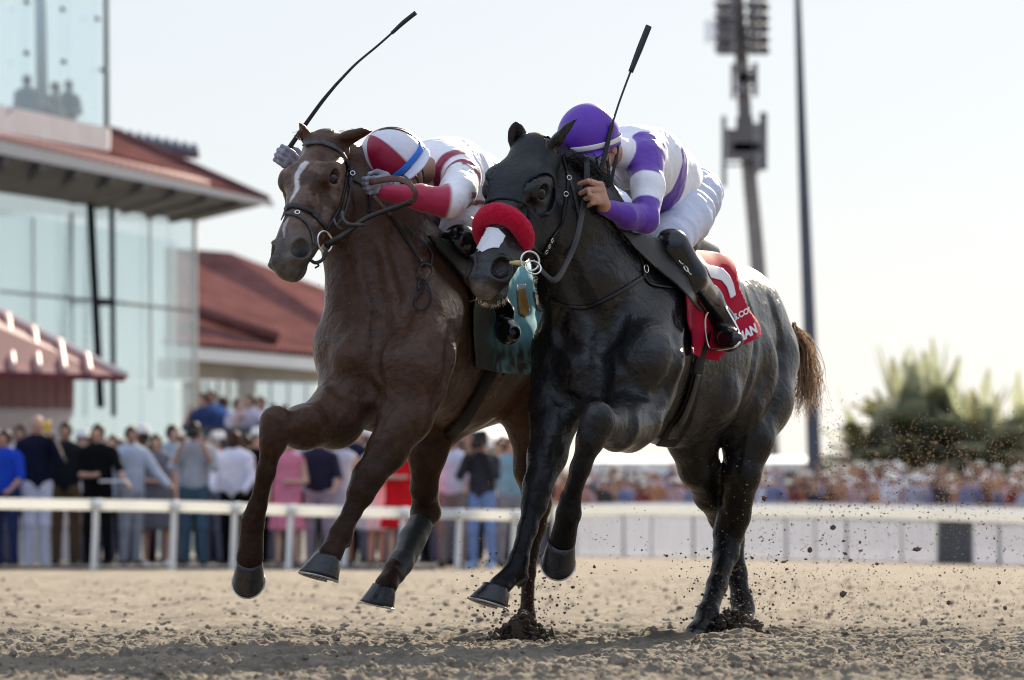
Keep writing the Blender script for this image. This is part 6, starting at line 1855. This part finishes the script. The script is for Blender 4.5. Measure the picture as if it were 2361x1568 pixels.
# ---- paved apron the spectators stand on
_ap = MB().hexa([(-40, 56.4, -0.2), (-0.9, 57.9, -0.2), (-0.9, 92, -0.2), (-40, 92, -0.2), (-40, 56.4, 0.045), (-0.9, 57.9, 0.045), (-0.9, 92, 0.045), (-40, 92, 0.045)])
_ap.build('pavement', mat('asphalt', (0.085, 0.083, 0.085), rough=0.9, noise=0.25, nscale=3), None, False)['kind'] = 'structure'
# ---- left rail
rail = empty('track_rail', tuple(ground_uv(500, 57)), 'white round track rail on white posts in front of the spectators', 'rail')
pts = [W(u, v, Y) for u, v, Y in ((-160, 1158, 56.6), (0, 1161, 57), (400, 1167, 57.3), (700, 1177, 57.8), (1000, 1184, 58.4), (1260, 1190, 59))]
MB().tube(pts, 0.064, 14, 60).build('rail_tube', M_railw, rail)
RP = resample(pts, 200)
for u in (223, 404, 545, 669, 800, 930, 1060, 1190, -120):
    p = min(RP, key=lambda q: abs(1180.5 + q[0] / q[1] * FPX - u))
    MB().tube([(p[0] - 0.03, p[1] + 0.05, -0.05), (p[0] - 0.01, p[1] + 0.02, p[2] * 0.6), (p[0], p[1], p[2])], 0.038, 10, 8).build('post', M_white, rail)
    MB().tube([(p[0] - 0.06, p[1], p[2]), (p[0] + 0.06, p[1], p[2])], 0.066, 14, 3).build('rail_clamp', M_tent, rail)
# ---- right rail and its mesh panels
rail2 = empty('track_rail', tuple(ground_uv(1900, 78)), 'sunlit white rail of the far bend along the top of the mesh fence', 'rail')
pr = [(1180, 1186, 97), (1300, 1180, 92), (1450, 1175, 88), (1700, 1177, 82.5), (2000, 1180.5, 75), (2361, 1190, 66), (2560, 1196, 62)]
pts = [W(*q) for q in pr]
MB().tube(pts, 0.100, 14, 90).build('rail_tube', M_railw, rail2)
RP2 = resample(pts, 400)
fence = empty('mesh_fence', tuple(ground_uv(1900, 78)), 'pale mesh fence panels on thin posts under the far white rail', 'fence')
marks = [1200, 1262, 1330, 1441, 1504, 1600, 1710, 1812, 1880, 1953, 2080, 2165, 2243, 2306, 2440]
fp = [min(RP2, key=lambda q: abs(1180.5 + q[0] / q[1] * FPX - u)) for u in marks]
for i, p in enumerate(fp):
    MB().tube([(p[0], p[1] + 0.05, -0.02), (p[0], p[1] + 0.05, p[2] - 0.05)], 0.022 + 0.012 * (i % 2), 8, 4).build('post', M_cream, fence)
    if i + 1 < len(fp):
        n_ = fp[i + 1]
        dark = marks[i] in (2165,)
        mb = MB().hexa([(p[0], p[1] + 0.02, 0.0), (n_[0], n_[1] + 0.02, 0.0), (n_[0], n_[1] + 0.03, 0.0), (p[0], p[1] + 0.03, 0.0),
                        (p[0], p[1] + 0.02, p[2] - 0.09), (n_[0], n_[1] + 0.02, n_[2] - 0.09), (n_[0], n_[1] + 0.03, n_[2] - 0.09), (p[0], p[1] + 0.03, p[2] - 0.09)])
        mb.build('panel', M_darkwall if dark else M_mesh, fence, False)
# ---- low white barrier in front of the distant crowd
bar = MB()
for a, b in zip(((1230, 96.0), (1500, 94.5), (1900, 90.0), (2420, 84.0)), ((1500, 94.5), (1900, 90.0), (2420, 84.0), (2420, 84.0))):
    pass
tag(MB().tube([W(1230, 1168, 97), W(1600, 1163, 96), W(2000, 1166, 95.5), (2420 / FPX * 0 + W(2430, 1172, 95)[0], 95, W(2430, 1172, 95)[2])], 0.04, 8, 30).build('crowd_barrier', M_conc), 'thin grey top rail of the crowd barrier behind the mesh fence', 'barrier')

def vert_wall(mb, p, q, z0, z1, th=0.15):
    """Upright slab between two ground points, thickness away from the camera."""
    p, q = np.array(p, float), np.array(q, float)
    d = nrm(np.array([q[0] - p[0], q[1] - p[1], 0])); n = np.array([-d[1], d[0], 0]); n = n if n[1] > 0 else -n
    P = [p, q, q + n * th, p + n * th]
    mb.hexa([(a[0], a[1], z0) for a in P] + [(a[0], a[1], z1) for a in P]); return mb

# ---- glass grandstand at the left
gs = empty('glass_grandstand', tuple(ground_uv(300, 95)), 'tall glass grandstand with a red tiled eave and a glass tower above', 'building')
def gp(u, Y): p = W(u, 900, Y); return np.array([p[0], Y, 0])
A0, C0 = gp(-160, 83.5), gp(449, 97)                  # lower glass wall line
zt = W(300, 470, 92)[2]
L0 = C0 - A0
nP = 9
for i in range(nP):
    a, b = A0 + L0 * (i / nP + 0.002), A0 + L0 * ((i + 1) / nP - 0.002)
    mb = MB(); vert_wall(mb, a, b, 0.0, zt * 0.50, 0.03); mb.build('glass_pane', M_glass2, gs, False)
    mb = MB(); vert_wall(mb, a, b, zt * 0.505, zt + 0.3, 0.03); mb.build('glass_pane', M_glass2, gs, False)
back = np.array([-0.8, 7.0, 0])
for i in range(6):
    a, b = A0 + back + L0 * (i / 6), A0 + back + L0 * ((i + 1) / 6 - 0.004)
    mb = MB(); vert_wall(mb, a, b, 0.0, zt, 0.03); mb.build('rear_glass', M_glass2, gs, False)
for u0, v0, u1, v1, Yd, w in ((207, 440, 232, 940, 90.6, 0.075), (257, 455, 262, 960, 91.6, 0.05), (165, 490, 168, 900, 92.5, 0.03), (76, 500, 78, 900, 90, 0.03), (345, 480, 347, 900, 95, 0.03)):
    MB().tube([W(u0, v0, Yd), W(u1, v1, Yd)], w, 8, 3).build('mullion', M_dkst if w > 0.04 else M_greyst, gs)
MB().tube([W(222, 696, 90.6), W(258, 697, 91.6)], 0.07, 8, 3).build('bracket', M_dkst, gs)
MB().tube([W(449, 458, 97), W(451, 990, 97)], 0.045, 8, 3).build('corner_trim', M_white, gs)
MB().tube([W(0, 672, 86.8), W(449, 716, 96.9)], 0.03, 6, 3).build('transom', M_dkst, gs)
# inner floor edge and columns seen through the glass
# eave
T0, E0 = W(617, 463, 93), W(-170, 285, 80)
f0 = 0.26
mb = MB().hexa([E0 - [0, 0, f0], T0 - [0, 0, 0.10], T0 + [0.1, 0.25, -0.10], E0 + [0.1, 0.25, -f0], E0, T0, T0 + [0.1, 0.25, 0], E0 + [0.1, 0.25, 0]]); mb.build('fascia', mat('grey_fascia', (0.50, 0.49, 0.48), rough=0.5), gs, False)
wt0, wt1 = np.array([A0[0], A0[1], zt + 0.1]), np.array([C0[0], C0[1], zt + 0.1])
bk = W(446, 452, 103)
mb = MB(); mb.add(([E0 - [0, -0.05, f0 - 0.02], T0 - [0, -0.05, 0.06], bk, wt1 + [0, 0, -0.12], wt0 + [0, 0, -0.30]], [(0, 1, 2, 3, 4)])); mb.add(([E0 - [0, -0.05, f0 - 0.06], T0 - [0, -0.05, 0.03], bk + [0, 0, 0.05], wt1 + [0, 0, 0.0], wt0 + [0, 0, 0.0]], [(4, 3, 2, 1, 0)])); mb.build('soffit', M_soffit, gs, False)
for t in np.linspace(0.1, 0.9, 9):
    a = E0 * (1 - t) + T0 * t; b = wt0 * (1 - t) + wt1 * t
    MB().tube([a - [0, -0.1, 0.28 * (1 - t) + 0.12], b - [0, 0.1, 0.16]], 0.09, 6, 3).build('rafter', M_soffit, gs)
rg0, rg1 = W(250, 349, 93.5), W(-170, 275, 82.2)
mb = MB().hexa([E0 + [0, 0, 0.002], T0 + [0, 0, 0.002], T0 + [0, 0.15, 0.002], E0 + [0, 0.5, 0.0], rg1 - [0, 0.02, 0], rg0 - [0, 0.02, 0], rg0 + [0, 0.2, 0], rg1 + [0, 0.2, 0]])
mb.build('tile_roof', mat('maroon_tile', (0.075, 0.022, 0.024), rough=0.9, spec=0.0, noise=0.35, nscale=1.2, bump=0.5, bscale=5, dist=0.05), gs, False)
hipA = W(256, 303, 96)
mb = MB().hexa([T0 + [0, 0.0, 0.0], T0 + [0.1, 0.2, 0], bk + [0, 0.2, 0.1], bk + [0, 0, 0.1], rg0 + [0, 0, 0.0], hipA, hipA + [0, 6, 0.2], rg0 + [0, 3, 0.0]]); mb.build('tile_roof', M_rooftile, gs, False)
MB().tube([hipA, T0 + [0, 0.05, 0.05]], [0.11, 0.06], 8, 6).build('ridge_cap', M_rooftile, gs)
mb = MB()
for t in np.linspace(0.02, 0.80, 34):
    a = E0 * (1 - t) + T0 * t + [0, 0.02, 0.03]; d = nrm(rg0 * t + rg1 * (1 - t) - a)
    mb.tube([a, a + d * 0.5], 0.085, 8, 3)
mb.build('eave_tiles', mat('pale_tile', (0.52, 0.30, 0.25), rough=0.6), gs)
# parapet and tower
pa, pb_ = W(-170, 205, 82.1), W(250, 294, 93.4)
mb = MB().hexa([rg1 - [0, 0.1, 0.1], rg0 - [0, 0.1, 0.1], rg0 + [0, 0.4, -0.1], rg1 + [0, 0.4, -0.1], np.array([pa[0], rg1[1] - 0.1, pa[2]]), np.array([pb_[0], rg0[1] - 0.1, pb_[2]]), np.array([pb_[0], rg0[1] + 0.4, pb_[2]]), np.array([pa[0], rg1[1] + 0.4, pa[2]])])
mb.build('parapet', M_conc, gs, False)
ta, tb = np.array([pa[0], 83.6, 0]), np.array([W(247, 200, 94)[0], 94.0, 0])
zb, ztop = 8.05, 14.0
for i in range(4):
    a, b = ta + (tb - ta) * (i / 4 + 0.002), ta + (tb - ta) * ((i + 1) / 4 - 0.002)
    mb = MB(); vert_wall(mb, a, b, zb - 0.2 + 0.0, ztop, 0.03); mb.build('glass_pane', M_glass, gs, False)
    mb = MB(); vert_wall(mb, a + back * 0.8, b + back * 0.8, zb - 0.2, ztop, 0.03); mb.build('rear_glass', M_glass, gs, False)
MB().tube([np.array([tb[0], tb[1], zb - 0.6]), np.array([tb[0] - 0.06, tb[1], ztop])], 0.05, 8, 3).build('corner_trim', mat('teal_trim', (0.06, 0.13, 0.16), rough=0.4), gs)
MB().tube([W(97, 245, 91), W(93, -60, 91)], 0.11, 10, 3).build('column', mat('pale_column', (0.30, 0.38, 0.42), rough=0.6), gs)
for u, v, Yd in ((62, 4, 86), (145, 21, 89.5), (62, 122, 86), (147, 142, 89.5), (225, 43, 93), (236, 161, 93.5)):
    p = W(u, v, Yd - 0.12); MB().sphere(p, (0.06, 0.05, 0.05), 10, 6).build('glass_clamp', M_greyst, gs)
mb = MB(); mb.hexa([ta + [0, 0.2, 7.0], tb + [-0.2, 0.2, 7.0], tb + back * 0.75 + [-0.2, 0, 7.0], ta + back * 0.75 + [0, 0, 7.0], ta + [0, 0.2, 7.1], tb + [-0.2, 0.2, 7.1], tb + back * 0.75 + [-0.2, 0, 7.1], ta + back * 0.75 + [0, 0, 7.1]]); mb.build('floor_slab', M_conc, gs, False)
for i, (u, v) in enumerate(((62, 172), (97, 182), (126, 188), (158, 184))):
    Yd = 90.5 + i; p = W(u, v, Yd)
    make_person((p[0], Yd, p[2] - 1.74), 1.74, R(160 - 40 * i), [(0.10, 0.14, 0.18), (0.08, 0.10, 0.13), (0.12, 0.15, 0.18), (0.07, 0.10, 0.14)][i], BLK, (0.16, 0.15, 0.15), (0.03, 0.03, 0.04), ('down', 'fold'),
                label=['leftmost person standing alone behind the upper tower glass', 'tall person by the column behind the upper tower glass', 'shorter person between two others behind the upper tower glass', 'rightmost person behind the upper tower glass'][i], seed=200 + i, group='people inside the glass tower', vox=0.024)
# ---- row of floodlights along the roof
fl = empty('floodlight_bank', tuple(W(350, 340, 97)), 'row of grey floodlights along the grandstand roof ridge', 'floodlights')
MB().tube([W(258, 318, 97), W(445, 362, 97)], 0.05, 8, 3).build('bar', M_greyst, fl)
for i in range(9):
    t = i / 8; p = W(268 + 168 * t, 318 + 34 * t, 97)
    d = nrm([0.8, 0.35, 0.25 - 0.1 * t])
    MB().tube([p - d * 0.10, p + d * 0.02, p + d * 0.14], [0.05, 0.10, 0.17], 14, 9).build('floodlight', mat('lamp_grey', (0.20, 0.21, 0.24), rough=0.4, metal=0.4), fl) if i == 0 else None
    if i:
        c = fl.children[1].copy(); COL.objects.link(c); c.location = Vector(p - W(268, 318, 97)) ; c.parent = fl; c.matrix_parent_inverse = fl.children[1].matrix_parent_inverse
# ---- red roofed hall
hall = empty('red_roof_hall', tuple(ground_uv(640, 112)), 'low hall with a broad red tiled roof, cream walls and bright windows', 'building')
e0, e1 = W(380, 792, 108), W(900, 838, 114)
r0, r1, r2 = W(380, 570, 120), W(532, 582, 120), W(900, 722, 122)
mb = MB(); mb.add(([e0, e1, r2, r1, r0, e0 + [0, 14, 0], e1 + [0, 14, 0]], [(0, 1, 2, 3, 4), (6, 5, 4, 3, 2), (1, 6, 2), (5, 0, 4)])); mb.build('roof', M_rooftile, hall, False)
MB().tube([W(448, 716, 111.5), W(640, 778, 112)], 0.16, 8, 4).build('ridge_cap', M_rooftile, hall)
mb = MB()
for t in np.linspace(0, 1, 46): a = e0 * (1 - t) + e1 * t; mb.tube([a + [0, -0.05, 0.02], a + [0, 0.5, 0.12]], 0.06, 6, 2)
mb.build('eave_tiles', M_rooftile, hall)
mb = MB().hexa([e0 - [0, 0, 0.30], e1 - [0, 0, 0.30], e1 + [0, 0.3, -0.30], e0 + [0, 0.3, -0.30], e0 - [0, 0, 0.01], e1 - [0, 0, 0.01], e1 + [0, 0.3, -0.01], e0 + [0, 0.3, -0.01]]); mb.build('fascia', M_white, hall, False)
wz = W(500, 850, 110)[2]
w0, w1 = np.array([e0[0], e0[1] + 0.8, 0]), np.array([e1[0], e1[1] + 0.8, 0])
mb = MB(); vert_wall(mb, w0, w1, wz - 0.25, e0[2] - 0.3, 0.3); mb.build('wall', M_cream, hall, False)
mb = MB(); vert_wall(mb, w0, w1, 0, 0.9, 0.3); mb.build('wall', M_cream, hall, False)
for u in (440, 568, 760, 860):
    p = gp(u, 110.4); mb = MB(); mb.box((p[0] - 0.20, p[1] - 0.02, 0.9), (p[0] + 0.20, p[1] + 0.35, wz - 0.25)); mb.build('column', M_cream, hall, False)
for ua, ub in ((452, 552), (584, 746), (772, 850)):
    a, b = gp(ua, 110.9), gp(ub, 111.2)
    mb = MB(); vert_wall(mb, a, b, 0.9, wz - 0.25, 0.03); wdw = mb.build('window', M_glass2, hall, False)
    for t in np.linspace(0.0, 1.0, 5):
        p = a + (b - a) * t; MB().tube([(p[0], p[1] - 0.04, 0.9), (p[0], p[1] - 0.04, wz - 0.25)], 0.03, 6, 2).build('mullion', M_conc, wdw)
# ---- raised stand with a few people
st = empty('viewing_stand', tuple(ground_uv(540, 76)), 'dark raised viewing platform behind the crowd', 'stand')
pz = W(540, 985, 75)[2]
a, b = gp(455, 75), gp(690, 75)
mb = MB().box((a[0], 75, 0), (b[0], 79, pz - 0.9 if pz > 1.6 else 0.9)); mb.build('platform', M_darkwall, st, False)
mb = MB().box((a[0], 74.9, 0), (b[0], 74.97, pz)); mb.build('front_panel', M_darkwall, st, False)
for i, (u, v, c, nm) in enumerate(((470, 905, (0.03, 0.05, 0.13), 'navy top'), (487, 898, (0.10, 0.18, 0.42), 'blue shirt'), (512, 912, (0.07, 0.13, 0.34), 'dark blue shirt'), (548, 918, (0.48, 0.42, 0.48), 'pale pink shirt'), (577, 908, (0.55, 0.50, 0.62), 'white shirt'), (600, 912, (0.10, 0.20, 0.46), 'bright blue shirt'), (632, 930, (0.10, 0.09, 0.10), 'black top'), (655, 932, (0.30, 0.28, 0.33), 'grey shirt'))):
    p = W(u, v, 76.2)
    make_person((p[0], 76.2 + 0.15 * (i % 3), p[2] - 1.72), 1.72, R(-30 + 23 * (i % 4)), c, BLK, SK[i % 4], (0.05, 0.03, 0.02), [('face', 'down'), ('down', 'point'), ('down', 'down')][i % 3],
                label=f'spectator in a {nm} on the raised dark platform below the red roof', seed=300 + i, group='spectators on the raised platform', vox=0.026, jacket=False)
# ---- kiosk with the maroon metal roof
ki = empty('kiosk', tuple(ground_uv(60, 66)), 'small kiosk with a ribbed maroon metal hip roof and pink siding', 'kiosk')
tip, lt = W(288, 866, 64.5), W(-420, 840, 61.5)
apx = W(-60, 690, 68)
apl = W(-420, 560, 66)
bk2 = W(300, 872, 71)
mb = MB(); mb.add(([tip, lt, apl, apx, bk2], [(1, 0, 3, 2), (0, 4, 3)])); mb.add(([tip - [0, 0, 0.08], lt - [0, 0, 0.08], apl - [0, 0, 0.08], apx - [0, 0, 0.08], bk2 - [0, 0, 0.08]], [(0, 1, 2, 3), (4, 0, 3)])); mb.add(([tip, lt, lt - [0, 0, 0.08], tip - [0, 0, 0.08]], [(0, 1, 2, 3)])); mb.build('roof', M_maroon, ki, False)
MB().tube([apx, tip], [0.075, 0.06], 8, 8).build('hip_cap', mat('pale_cap', (0.62, 0.50, 0.46), rough=0.35, spec=0.6), ki)
for i in range(9):
    t = 0.12 + 0.085 * i
    a = tip * (1 - t) + lt * t
    s_ = min(1.0, t / 0.49)
    b = tip + (apx - tip) * s_ if s_ < 1 else apx + (apl - apx) * ((t - 0.49) / 0.5)
    MB().tube([a + [0, -0.03, 0.02], (a + b) / 2 + [0, -0.02, 0.035], b + [0, -0.02, 0.02]], 0.045, 8, 8).build('roof_rib', mat('rib_metal', (0.50, 0.30, 0.28), rough=0.55, spec=0.25) if i == 0 else bpy.data.materials['rib_metal'], ki)
kw0, kw1 = gp(-420, 64), gp(171, 66)
kz0, kz1 = W(100, 942, 66)[2], W(100, 868, 66)[2]
mb = MB(); vert_wall(mb, kw0, kw1, kz0, kz1, 0.1); mb.build('siding', M_pinkwall, ki, False)
for i in range(13):
    p = kw0 + (kw1 - kw0) * (0.45 + 0.55 * i / 12.5); MB().box((p[0] - 0.02, p[1] - 0.035, kz0), (p[0] + 0.02, p[1] + 0.0, kz1)).build('batten', M_pinkwall, ki, False)
mb = MB(); vert_wall(mb, kw0 - [0, 0.06, 0], kw1 - [0, 0.06, 0], kz0 - 0.10, kz0 - 0.003, 0.15); mb.build('trim', M_white, ki, False)
mb = MB(); vert_wall(mb, kw0 + [0, 0.2, 0], kw1 + [-0.06, 0.2, 0], 0, kz0 - 0.10, 0.1); mb.build('wall', M_white, ki, False)
# ---- white tents
for (ua, ub, vt, ve, Yd, lab) in ((985, 1262, 985, 1012, 118, 'long white marquee behind the crowd seen between the two horses'), (1330, 1900, 1052, 1066, 150, 'low white marquee roof behind the distant crowd')):
    tn = empty('marquee_tent', tuple(ground_uv((ua + ub) / 2, Yd)), lab, 'tent')
    a, b = gp(ua, Yd), gp(ub, Yd); ze, zr = W(ua, ve, Yd)[2], W(ua, vt, Yd + 4)[2]
    mb = MB(); mb.add(([(a[0], Yd, ze), (b[0], Yd, ze), (b[0], Yd + 4, zr), (a[0], Yd + 4, zr), (a[0], Yd + 8, ze), (b[0], Yd + 8, ze)], [(0, 1, 2, 3), (3, 2, 5, 4), (0, 3, 4), (1, 5, 2)])); mb.build('roof', M_tent, tn, False)
    mb = MB(); vert_wall(mb, a, b, ze - 0.45, ze - 0.003, 0.03); mb.build('valance', M_tent, tn, False)
    mb = MB(); vert_wall(mb, a + [0, 3, 0], b + [0, 3, 0], 0, ze, 0.03); mb.build('back_wall', M_tent, tn, False)
    for t in np.linspace(0.01, 0.99, 6): p = a + (b - a) * t; MB().tube([(p[0], Yd + 0.08, 0), (p[0], Yd + 0.08, ze)], 0.04, 8, 2).build('pole', M_white, tn)
# ---- masts
M_dkst2 = mat('hazed_steel', (0.13, 0.125, 0.13), rough=0.7, spec=0.2)  # mast steel lightened, distance haze put into the base colour
M_lgst = mat('light_steel', (0.19, 0.19, 0.205), rough=0.6, spec=0.2)
m1 = empty('light_mast', tuple(ground_uv(1795, 160)), 'tall mast carrying floodlight crossarms and antenna panels', 'mast')
top, botm = W(1698, -60, 160), np.array([W(1792, 1270, 160)[0]  , 160, 0])
MB().tube([botm, W(1748, 620, 160), W(1722, 330, 160), top], [0.29, 0.26, 0.23, 0.19], 12, 20).build('pole', mat('mast_brown', (0.19, 0.175, 0.175), rough=0.7, noise=0.2, nscale=3), m1)
def mpx(u0, v0, u1, v1, r, nm, m=M_dkst2, Yd=159.8): MB().tube([W(u0, v0, Yd), W(u1, v1, Yd)], r / S(Yd), 8, 3).build(nm, m, m1)
for v in (-20, 8, 34, 58, 84, 108):
    mpx(1646, v + 2, 1768, v + 8, 4, 'crossarm')
    for i, u in enumerate((1655, 1668, 1682, 1728, 1742, 1758)):
        MB().tube([W(u, v - 4, 159.5), W(u + 3, v + 3, 159.2), W(u + 6, v + 9, 158.9)], [5 / 72, 9 / 72, 11 / 72], 10, 6).build('floodlight', M_dkst2 if i % 2 else M_lgst, m1)
MB().box(tuple(W(1625, 96, 159.4) + [0, 0, 0]), tuple(W(1690, 50, 159.9))).build('platform_cage', glass_mat('cage_mesh', (0.9, 0.9, 0.92), 0.75, 0.4), m1, False)
for (ua, va, ub, vb, m) in ((1686, 148, 1694, 228, M_dkst2), (1736, 146, 1746, 222, M_dkst2), (1700, 140, 1722, 215, M_lgst), (1664, 268, 1674, 430, M_lgst), (1752, 260, 1768, 392, M_dkst2), (1676, 300, 1736, 368, M_dkst2), (1738, 285, 1750, 400, M_lgst), (1698, 270, 1736, 300, M_dkst2), (1690, 330, 1752, 350, M_lgst), (1700, 60, 1722, 128, M_dkst2), (1704, 168, 1738, 192, M_dkst2)):
    p, q_ = W(ua, vb, 159.7), W(ub, va, 159.7); MB().box((p[0], 159.5, p[2]), (q_[0], 159.9, q_[2])).build('antenna_panel', m, m1, False)
for v in (160, 205, 300, 380): mpx(1672 if v > 250 else 1690, v, 1762 if v > 250 else 1742, v, 3, 'bracket')
m2 = empty('steel_pole', tuple(ground_uv(1888, 146)), 'plain tall grey steel pole rising behind the dark horse rump', 'pole')
MB().tube([np.array([W(1884, 1265, 146)[0], 146, 0]), W(1868, 800, 146), W(1852, 400, 146), W(1838, -40, 146)], [0.226, 0.197, 0.153, 0.09], 14, 20).build('shaft', mat('pole_blue', (0.075, 0.085, 0.11), rough=0.55, noise=0.15, nscale=3), m2)
MB().tube([np.array([W(1884, 1265, 146)[0], 146, 0]), np.array([W(1884, 1265, 146)[0], 146, 0.25])], 0.26, 14, 3).build('base', M_greyst, m2)
# ---- palms at the right
def leaf_mat(name, c):
    m = mat(name, c, rough=0.5, spec=0.3, noise=0.35, nscale=2)
    nt = m.node_tree; b = nt.nodes['Principled BSDF']
    t = nt.nodes.new('ShaderNodeBsdfTranslucent'); t.inputs['Color'].default_value = (c[0] * 1.7, c[1] * 1.75, c[2] * 1.5, 1)
    mx = nt.nodes.new('ShaderNodeMixShader'); mx.inputs['Fac'].default_value = 0.5
    nt.links.new(b.outputs[0], mx.inputs[1]); nt.links.new(t.outputs[0], mx.inputs[2]); nt.links.new(mx.outputs[0], nt.nodes['Material Output'].inputs['Surface'])
    return m
M_frond = leaf_mat('palm_frond', (0.22, 0.235, 0.175)); M_frond2 = leaf_mat('dry_frond', (0.16, 0.155, 0.09))
M_bark = mat('palm_bark', (0.13, 0.10, 0.07), rough=0.9, noise=0.4, nscale=6, bump=0.8, bscale=8, dist=0.05)
def palm(u, v, Yd, L, n, seed, lab):
    rs = np.random.default_rng(seed)
    c = W(u, v, Yd)
    t = empty('palm_tree', (c[0], Yd, 0), lab, 'tree', 'palms beyond the far crowd')
    MB().tube([(c[0] + rs.uniform(-0.2, 0.2), Yd, 0), (c[0], Yd, c[2] * 0.5), c], [0.24, 0.19, 0.16], 10, 12).build('trunk', M_bark, t)
    V1, F1, V2, F2 = [], [], [], []
    for i in range(n):
        az = rs.uniform(0, 6.283); el = R(rs.uniform(-30, 80)); l = L * rs.uniform(0.7, 1.05); up_ = i % 6 == 0
        if up_: el = R(rs.uniform(58, 86)); l = L * rs.uniform(1.25, 1.65)
        d = np.array([math.cos(az) * math.cos(el), math.sin(az) * math.cos(el), math.sin(el)])
        side = nrm(np.cross(d, [0, 0, 1.0]) + 1e-4)
        V, F = (V1, F1) if rs.random() < 0.75 else (V2, F2)
        m = 16
        spine = [c + d * l * s - np.array([0, 0, 1]) * (0.42 * l * s * s * (0.4 + 0.6 * math.cos(el))) for s in np.linspace(0, 1, m)]
        for k in range(1, m - 1):
            s = k / (m - 1); T = nrm(spine[k + 1] - spine[k - 1]); ll = L * 0.30 * math.sin(math.pi * min(0.97, s * 0.85 + 0.15)) * rs.uniform(0.8, 1.15) * (0.55 if up_ else 1.0)
            for sg in (-1, 1):
                for h2 in (0, 0.5):
                    p = spine[k] * (1 - h2) + spine[k + 1] * h2
                    e = p + side * sg * ll * 0.8 + T * ll * 0.6 + np.array([0, 0, -0.25 * ll + 0.1 * ll * rs.random()])
                    w = T * 0.03
                    b = len(V); V += [p - w, p + w, (p + e) / 2 + w * 1.2 + [0, 0, 0.03], e]; F.append((b, b + 1, b + 2, b + 3))
        b = len(V)
        for q_ in spine: V += [q_ - side * 0.015, q_ + side * 0.015]
        for k in range(m - 1): F.append((b + 2 * k, b + 2 * k + 1, b + 2 * k + 3, b + 2 * k + 2))
    cr = mesh_from('crown', V1, F1, M_frond, t, False)
    if F2: mesh_from('old_fronds', V2, F2, M_frond2, cr, False)
for i, (u, v, L, n, lab) in enumerate(((1990, 1040, 1.25, 70, 'leftmost low palm of the clump beyond the far crowd'), (2075, 985, 1.5, 80, 'tallest spiky palm in the middle left of the clump'), (2165, 975, 1.45, 80, 'tall palm just right of the tallest one in the clump'), (2255, 1030, 1.45, 80, 'dense palm right of the middle of the clump'), (2345, 1035, 1.3, 70, 'rightmost palm of the clump at the picture edge'), (2120, 1060, 1.4, 80, 'short bushy palm in front in the middle of the clump'), (2035, 1070, 1.2, 80, 'small palm between the leftmost and the tallest palm of the clump'), (2215, 1070, 1.3, 80, 'small palm low in the right half of the clump'), (2300, 1075, 1.25, 80, 'small palm low beside the rightmost palm of the clump'))):
    palm(u, v + 24, 150 + (i % 3), L * 1.60, 40, 50 + i, lab)
# ---- low bank and hedge line far behind
